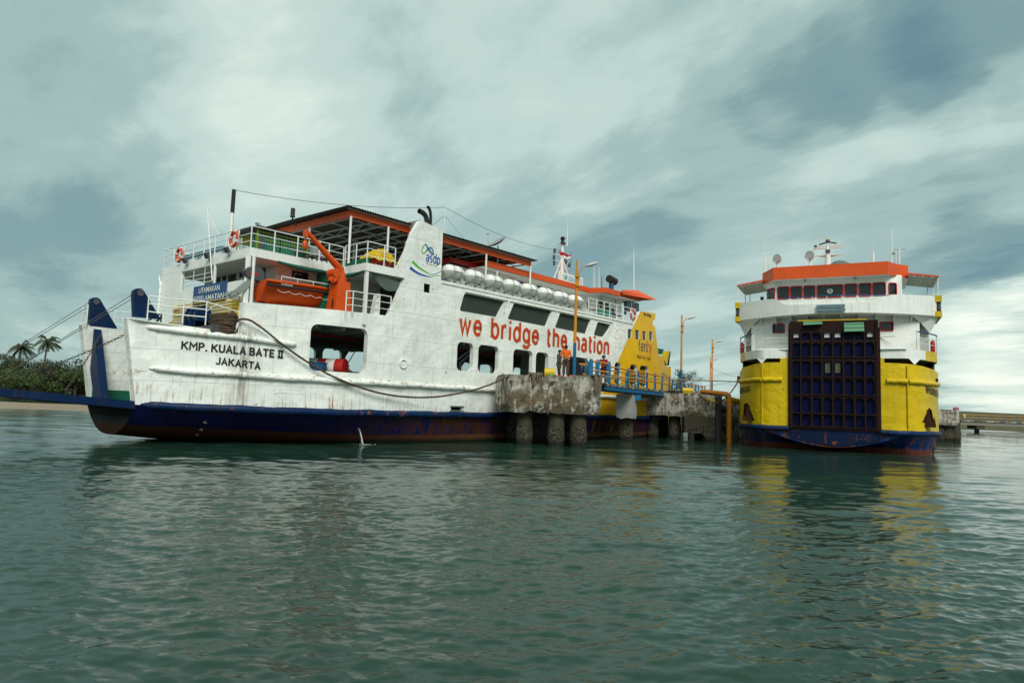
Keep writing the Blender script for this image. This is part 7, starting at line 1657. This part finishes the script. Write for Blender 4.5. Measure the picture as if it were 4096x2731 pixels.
t = thing('deck_barrel', 'small yellow drum at the near end of the far right jetty', 'drum', (on_depth(3857, 1660, Yj-30).x, Yj-30, 0)); p = on_depth(3857, 1665, Yj-30); MB().lathe([(.15, p.z-.25), (.18, p.z-.1), (.18, p.z+.2), (.12, p.z+.3)], n=12).build('drum_body', M_yelp, t)
# trees behind the harbour
p = on_depth(2722, 1560, 120); casuarina((p.x, 120, 1), 7.6, 9.5, 5, 'feathery casuarina between the yellow stern and the second lamp post, standing upright', .8, 46)
p = on_depth(2700, 1560, 118); casuarina((p.x, 118, 1), 5.0, 7, 6, 'lower casuarina beside the yellow stern behind the platform railing', -.6, 36)
p = on_depth(2776, 1560, 122); casuarina((p.x-1.2, 122, 1), 4.2, 6.5, 9, 'small right-leaning casuarina over the jetty railing', 2.4, 34)
for x, h, w_, lab, s_ in ((1345, 8.0, 6, 'leafy tree seen through the left half of the big square side port', 60), (1400, 8.4, 6, 'leafy tree seen through the right half of the big square side port', 61), (1310, 5.0, 6, 'low bushy tree seen at the lower left of the big square side port', 62), (1838, 6.4, 6, 'bright green tree seen through the small side port nearest the slogan', 63)):
    p = on_depth(x, 1500, 132); broad_tree('background_tree', (p.x, 132, 1), h, w_, s_, M_leafl if x == 1838 else M_leafo, lab, leaf=.26, loose=.6)
# ================================================================== people
def skin_mesh(name, joints, edges, mat, parent, sub=2):
    "one continuous surface grown round connected joints: (x, y, z, radius)"
    me = bpy.data.meshes.new(name); me.from_pydata([j[:3] for j in joints], edges, []); o = bpy.data.objects.new(name+'_tmp', me); COL.objects.link(o)
    md = o.modifiers.new('Skin', 'SKIN'); md.use_smooth_shade = True
    if not me.skin_vertices: pass
    for i, j in enumerate(joints): sv = me.skin_vertices[0].data[i]; r = j[3]; sv.radius = (r, r) if not hasattr(r, '__len__') else r; sv.use_root = (i == 0)
    sb = o.modifiers.new('Sub', 'SUBSURF'); sb.levels = sub; sb.render_levels = sub
    bpy.context.view_layer.update(); ev = o.evaluated_get(bpy.context.evaluated_depsgraph_get()); out = bpy.data.meshes.new_from_object(ev)
    bpy.data.objects.remove(o); out.name = name; out.materials.clear(); out.materials.append(mat)
    for p in out.polygons: p.use_smooth = True
    ob = bpy.data.objects.new(name, out); COL.objects.link(ob); ob.parent = parent; return ob
def person(label, loc, rz, H, arms, shirt, trousers, head='cap', sleeve=.5, leg=1.0, stance=.0, turn=0):
    """stands facing -y; arms = two (elbow, wrist) offsets for left and right in units of H"""
    t = thing('person', label, 'person', loc, rz); k = H
    def J(x, y, z, r): return (x*k, y*k, z*k, r*k)
    hipz, kz, az = .52, .285, .045; sh = .815
    Lh, Rh = -.052, .052
    fy = stance
    # body: pelvis root
    js = [J(0, 0, hipz, .072), J(0, -.004, .60, .066), J(0, 0, .70, .078), J(0, .004, .78, .072), J(0, 0, .845, .036), J(0, -.008, .885, .036)]; es = [(0, 1), (1, 2), (2, 3), (3, 4), (4, 5)]
    for sg, (el, wr) in zip((-1, 1), arms):
        n = len(js); S = (sg*.105, .004, sh); E_ = (el[0], el[1], el[2]); Wp = (wr[0], wr[1], wr[2]); js += [J(*S, .034), J(*E_, .024), J(*[(a+b)/2 for a, b in zip(E_, Wp)], .021), J(*Wp, .015)]; es += [(3, n), (n, n+1), (n+1, n+2), (n+2, n+3)]
        d = (Vector(Wp)-Vector(E_)).normalized(); pm = Vector(Wp)+d*.030; js.append(J(*pm, .019)); es.append((n+3, n+4))
    for sg, f in ((-1, -fy), (1, fy)):
        n = len(js); js += [J(sg*.048, 0, hipz-.03, .058), J(sg*.056, f*.5-.006, kz, .037), J(sg*.058, f+.01, kz*.62, .032), J(sg*.058, f+.012, az, .021), J(sg*.062, f-.03, .018, .017), J(sg*.068, f-.075, .012, .014)]; es += [(0, n)]+[(n+i, n+i+1) for i in range(5)]
    skin_mesh('body', js, es, M_skin, t)
    # head with face
    m = MB(); hz = .930; n, q = 14, 11; vs = []
    for i in range(q+1):
        th = math.pi*i/q; zz = math.cos(th); r = math.sin(th)
        for j in range(n):
            ph = 2*math.pi*j/n; x = r*math.cos(ph)*.046; y = r*math.sin(ph)*.056; z = zz*.066
            if z < -.01: x *= 1+z*4.5; y *= 1+z*2.2
            vs.append((x*k, y*k, (hz+z)*k))
    m.add(vs, [(i*n+j, (i+1)*n+j, (i+1)*n+(j+1) % n, i*n+(j+1) % n) for i in range(q) for j in range(n)], 0, True)
    m.ball((0, -.058*k, (hz-.012)*k), (.008*k, .012*k, .013*k), 8, 6)
    for sg in (-1, 1): m.ball((sg*.046*k, .004*k, (hz-.006)*k), (.006*k, .011*k, .017*k), 8, 6)
    m.ball((0, -.050*k, (hz-.037)*k), (.015*k, .006*k, .005*k), 8, 5, 1)
    for sg in (-1, 1): m.ball((sg*.017*k, -.049*k, hz*k), (.007*k, .005*k, .004*k), 8, 5, 2)
    hd = m.build('head', [M_skin, plain('lip tone', (.14, .05, .035), .5), M_ink], t); hd.rotation_euler = (0, 0, turn)
    M_hair = plain('black hair', (.010, .009, .008), .8); m = MB()
    def cap(rx, ry, rz_, zc, z0): 
        vs = []; n = 16; q = 8
        for i in range(q+1):
            th = z0*i/q
            for j in range(n): ph = 2*math.pi*j/n; vs.append((rx*math.sin(th)*math.cos(ph)*k, (ry*math.sin(th)*math.sin(ph)+.004)*k, (zc+rz_*math.cos(th))*k))
        return vs, [(i*n+j, (i+1)*n+j, (i+1)*n+(j+1) % n, i*n+(j+1) % n) for i in range(q) for j in range(n)]
    if head == 'helmet':
        m.add(*cap(.070, .078, .074, hz+.008, 2.05), 0, True); h = m.build('helmet', plain('dark grey helmet', (.035, .038, .042), .25), t); h.rotation_euler = (0, 0, turn)
    else:
        m.add(*cap(.051, .062, .068, hz+.004, 1.62), 0, True)
        if head == 'cap': m.prism([((x)*k, y*k, (hz+.018)*k) for x, y in ((-.038, -.045), (-.030, -.095), (0, -.105), (.030, -.095), (.038, -.045))], (0, 0, .006*k))
        h = m.build('cap' if head == 'cap' else 'hair', M_ink if head == 'cap' else M_hair, t); h.rotation_euler = (0, 0, turn)
    # hands: palm and five separate bent fingers each
    for sg, (el, wr) in zip((-1, 1), arms):
        Wp = Vector(wr); d = (Wp-Vector(el)).normalized(); side = d.cross(Vector((0, 1, 0))); side = side.normalized() if side.length > .1 else Vector((1, 0, 0)); dn = side.cross(d).normalized()
        jj = [(*((Wp+d*.016)*k), .014*k), (*((Wp+d*.042)*k), .017*k)]; ee = [(0, 1)]
        for f in range(4):
            o = Wp+d*.048+side*(-.015+.010*f); L = (.034, .040, .037, .029)[f]; a = len(jj); jj += [(*(o*k), .0055*k), (*((o+d*L*.5)*k), .005*k), (*((o+d*L*.75+dn*L*.45)*k), .0042*k)]; ee += [(1, a), (a, a+1), (a+1, a+2)]
        a = len(jj); o = Wp+d*.026+side*(-.020*sg); jj += [(*(o*k), .0065*k), (*((o+side*(-.012*sg)+d*.020)*k), .0055*k), (*((o+side*(-.010*sg)+d*.034+dn*.010)*k), .0045*k)]; ee += [(0, a), (a, a+1), (a+1, a+2)]
        skin_mesh('hand', jj, ee, M_skin, t, 1)
    # shirt over trunk and upper arms
    js = [J(0, 0, .50, .090), J(0, -.004, .60, .088), J(0, 0, .70, .098), J(0, .004, .785, .090), J(0, .002, .835, .050)]; es = [(0, 1), (1, 2), (2, 3), (3, 4)]
    for sg, (el, wr) in zip((-1, 1), arms):
        n = len(js); S = Vector((sg*.108, .004, sh)); E_ = Vector(el); js.append(J(*S, .048)); es.append((3, n))
        if sleeve <= 1: js.append(J(*S.lerp(E_, sleeve*.98), .037)); es.append((n, n+1))
        else: js.append(J(*E_, .036)); js.append(J(*E_.lerp(Vector(wr), min(.95, sleeve-1)), .028)); es += [(n, n+1), (n+1, n+2)]
    skin_mesh('shirt', js, es, shirt, t)
    js = [J(0, 0, .535, .080)]; es = []; lz = (1-leg)
    for sg, f in ((-1, -fy), (1, fy)):
        n = len(js); js += [J(sg*.050, 0, .49, .070), J(sg*.056, f*.5-.004, kz+.02, .054)]; es += [(0, n), (n, n+1)]
        if leg > .6: js.append(J(sg*.058, f+.008, .06, .044)); es.append((n+1, n+2))
    skin_mesh('trousers', js, es, trousers, t)
    m = MB()
    for sg, f in ((-1, -fy), (1, fy)): m.ball((sg*.064*k, (f-.035)*k, .012*k), (.026*k, .062*k, .022*k), 10, 6)
    m.build('sandals', M_ink, t)
    return t
pz = DZ1-.03
p = on_depth(2262, 1500, 34.95)
man = person('man in orange shirt, brown trousers and dark cap, fishing from the dolphin', (p.x, 34.95, pz), R_(-4), 1.66, (((-.150, -.03, .640), (-.035, -.125, .585)), ((.155, -.03, .640), (.050, -.135, .575))), cloth('orange shirt', (.66, .12, .008)), cloth('brown trousers', (.085, .050, .042)), 'cap', 1.25, 1.0)
# dark shoulder yoke of the orange shirt
p = on_depth(2236, 1500, 35.9)
person('shorter person in slate-grey top and grey shorts behind the orange-shirted man', (p.x, 35.95, pz), R_(-70), 1.50, (((-.145, .02, .66), (-.17, -.02, .50)), ((.14, .0, .65), (.16, -.03, .49))), cloth('slate shirt', (.075, .095, .115)), cloth('grey shorts', (.13, .115, .10)), 'hair', 1.6, .5)
p = on_depth(2417, 1500, 38.2)
person('man in a dark red shirt, black shorts and grey helmet behind the footbridge railing', (p.x, 38.6, WZ-.02), R_(-14), 1.62, (((-.150, -.04, .66), (-.055, -.13, .62)), ((.155, -.02, .66), (.050, -.13, .62))), cloth('dark red shirt', (.20, .008, .022)), cloth('black shorts', (.018, .014, .020)), 'helmet', 1.05, .5)
# fishing rod held by the orange-shirted man
t = thing('fishing_rod', 'thin fishing rod held by the man in orange, pointing right past the lamp post', 'fishing rod', (man.location.x+.03, man.location.y-.24, pz+.97)); MB().tube([(-.15, 0, .0), (.25, .02, -.02), (1.0, .1, -.14)], [.010, .008, .003], 5).build('rod', M_steel, t)
t = thing('fishing_rod', 'thin fishing rod rising to the right above the helmeted man', 'fishing rod', (on_depth(2424, 1440, 38.2).x, 38.3, on_depth(2424, 1440, 38.2).z)); e = on_depth(2500, 1385, 38.2)-t.location; MB().tube([(-.1, 0, -.1), (0, 0, 0), tuple(e)], [.010, .008, .003], 5).build('rod', M_steel, t)

# ================================================================== mooring lines (each runs from ship to bollard)
def mooring(label, P, Q, sagd, r, mat, n=60, group='mooring lines', twist=True, extra=None):
    P = Vector(P); Q = Vector(Q); t = thing('mooring_line', label, 'mooring rope', P, 0, group); pts = [P.lerp(Q, i/n)-Vector((0, 0, sagd*4*(i/n)*(1-i/n)))-P for i in range(n+1)]
    if extra: pts = [Vector(e)-P for e in extra]+pts
    m = MB()
    if twist:
        # three-strand rope
        K = n*5; tot = (Q-P).length; path = [P.lerp(Q, i/K)-Vector((0, 0, sagd*4*(i/K)*(1-i/K)))-P for i in range(K+1)]; d = (Q-P).normalized(); sd = d.cross(Vector((0, 0, 1))).normalized(); up = sd.cross(d)
        for s in range(3): m.tube([c+(sd*math.cos(i*.9+s*2.094)+up*math.sin(i*.9+s*2.094))*r*.5 for i, c in enumerate(path)], r*.62, 5)
    else: m.tube(pts, r, 6)
    m.build('rope', mat, t); return t
Qd = FA.loc(on_depth(2056, 1503, 34.9)); S0 = -12.95
def ropea(s): t = (s-S0)/(Qd.x-S0); return min(sidea(s)-.24, sidea(S0)+(Qd.y-sidea(S0))*t) if s < 0 else sidea(S0)+(Qd.y-sidea(S0))*t
RP = []
for x, y in ((975, 1276), (1040, 1306), (1120, 1370), (1200, 1428), (1290, 1484), (1360, 1518), (1430, 1545), (1500, 1567), (1570, 1581), (1640, 1588), (1700, 1589), (1770, 1584), (1860, 1568), (1920, 1552), (1980, 1530), (2025, 1509)):
    A = 0.0
    for i in range(40): q = FA.side(x, y, A); A = A*.6+.4*ropea(q.x)
    RP.append(FA.side(x, y, A))
RP = [Vector((-13.3, 2.6, 4.75))]+RP+[Qd]
def spline(P, n=12):
    o = []
    for i in range(len(P)-1):
        p0, p1, p2, p3 = P[max(i-1, 0)], P[i], P[i+1], P[min(i+2, len(P)-1)]
        for k in range(n): t = k/n; o.append(.5*((2*p1)+(p2-p0)*t+(2*p0-5*p1+4*p2-p3)*t*t+(3*p1-p0-3*p2+p3)*t**3))
    return o+[P[-1]]
t = thing('mooring_line', 'long brown mooring rope sagging along the white hull from bow deck to dolphin', 'mooring rope', FA.wld((0, 0, 0)), FA.rz, 'mooring lines'); C_ = spline(RP, 24); m = MB()
for s_ in range(3): m.tube([c+Vector((0, math.cos(i*.7+s_*2.094)*.022, math.sin(i*.7+s_*2.094)*.022)) for i, c in enumerate(C_)], .027, 5)
m.build('rope', M_ropebrown, t)
mooring('short tan mooring rope from a side port of the white ferry down to the dolphin', FA.wld((1.15, -.02, 3.66)), on_depth(2062, 1503, 35.6), .10, .03, M_ropetan, 14)
mooring('taut pale twisted rope stretching from the dolphin across to the yellow ferry', on_depth(2280, 1503, 34.9), FB.wld(solve(2950, 1526, HBF)), -.0, .035, M_ropewhite, 90)
mooring('slack tan rope hanging between the berth platform and the yellow ferry', on_depth(2793, 1571, 46.7), FB.wld(solve(2952, 1526, HBF)), 1.0, .04, M_ropetan, 40)
mooring('tan mooring rope from the yellow stern down to the bollard on the berth platform', FA.wld((21.0, 1.6, 5.2)), on_depth(2742, 1554, 47.5), .05, .035, M_ropetan, 20)
# overhead cables by the far lamps
def wire(label, a, Ya, b, Yb, sg): P = on_depth(*a, Ya); Q = on_depth(*b, Yb); t = thing('overhead_cable', label, 'cable', P); m = MB(); m.tube([P.lerp(Q, i/12)-P-Vector((0, 0, sg*4*(i/12)*(1-i/12))) for i in range(13)], .022, 4); m.build('wire', M_steel, t)
wire('thin black cable running down from the far lamp pair behind the yellow ferry', (2843, 1470), 98, (3010, 1510), 110, .5)
wire('thin black cable low over the jetty railing', (2760, 1546), 80, (3000, 1508), 110, .3)
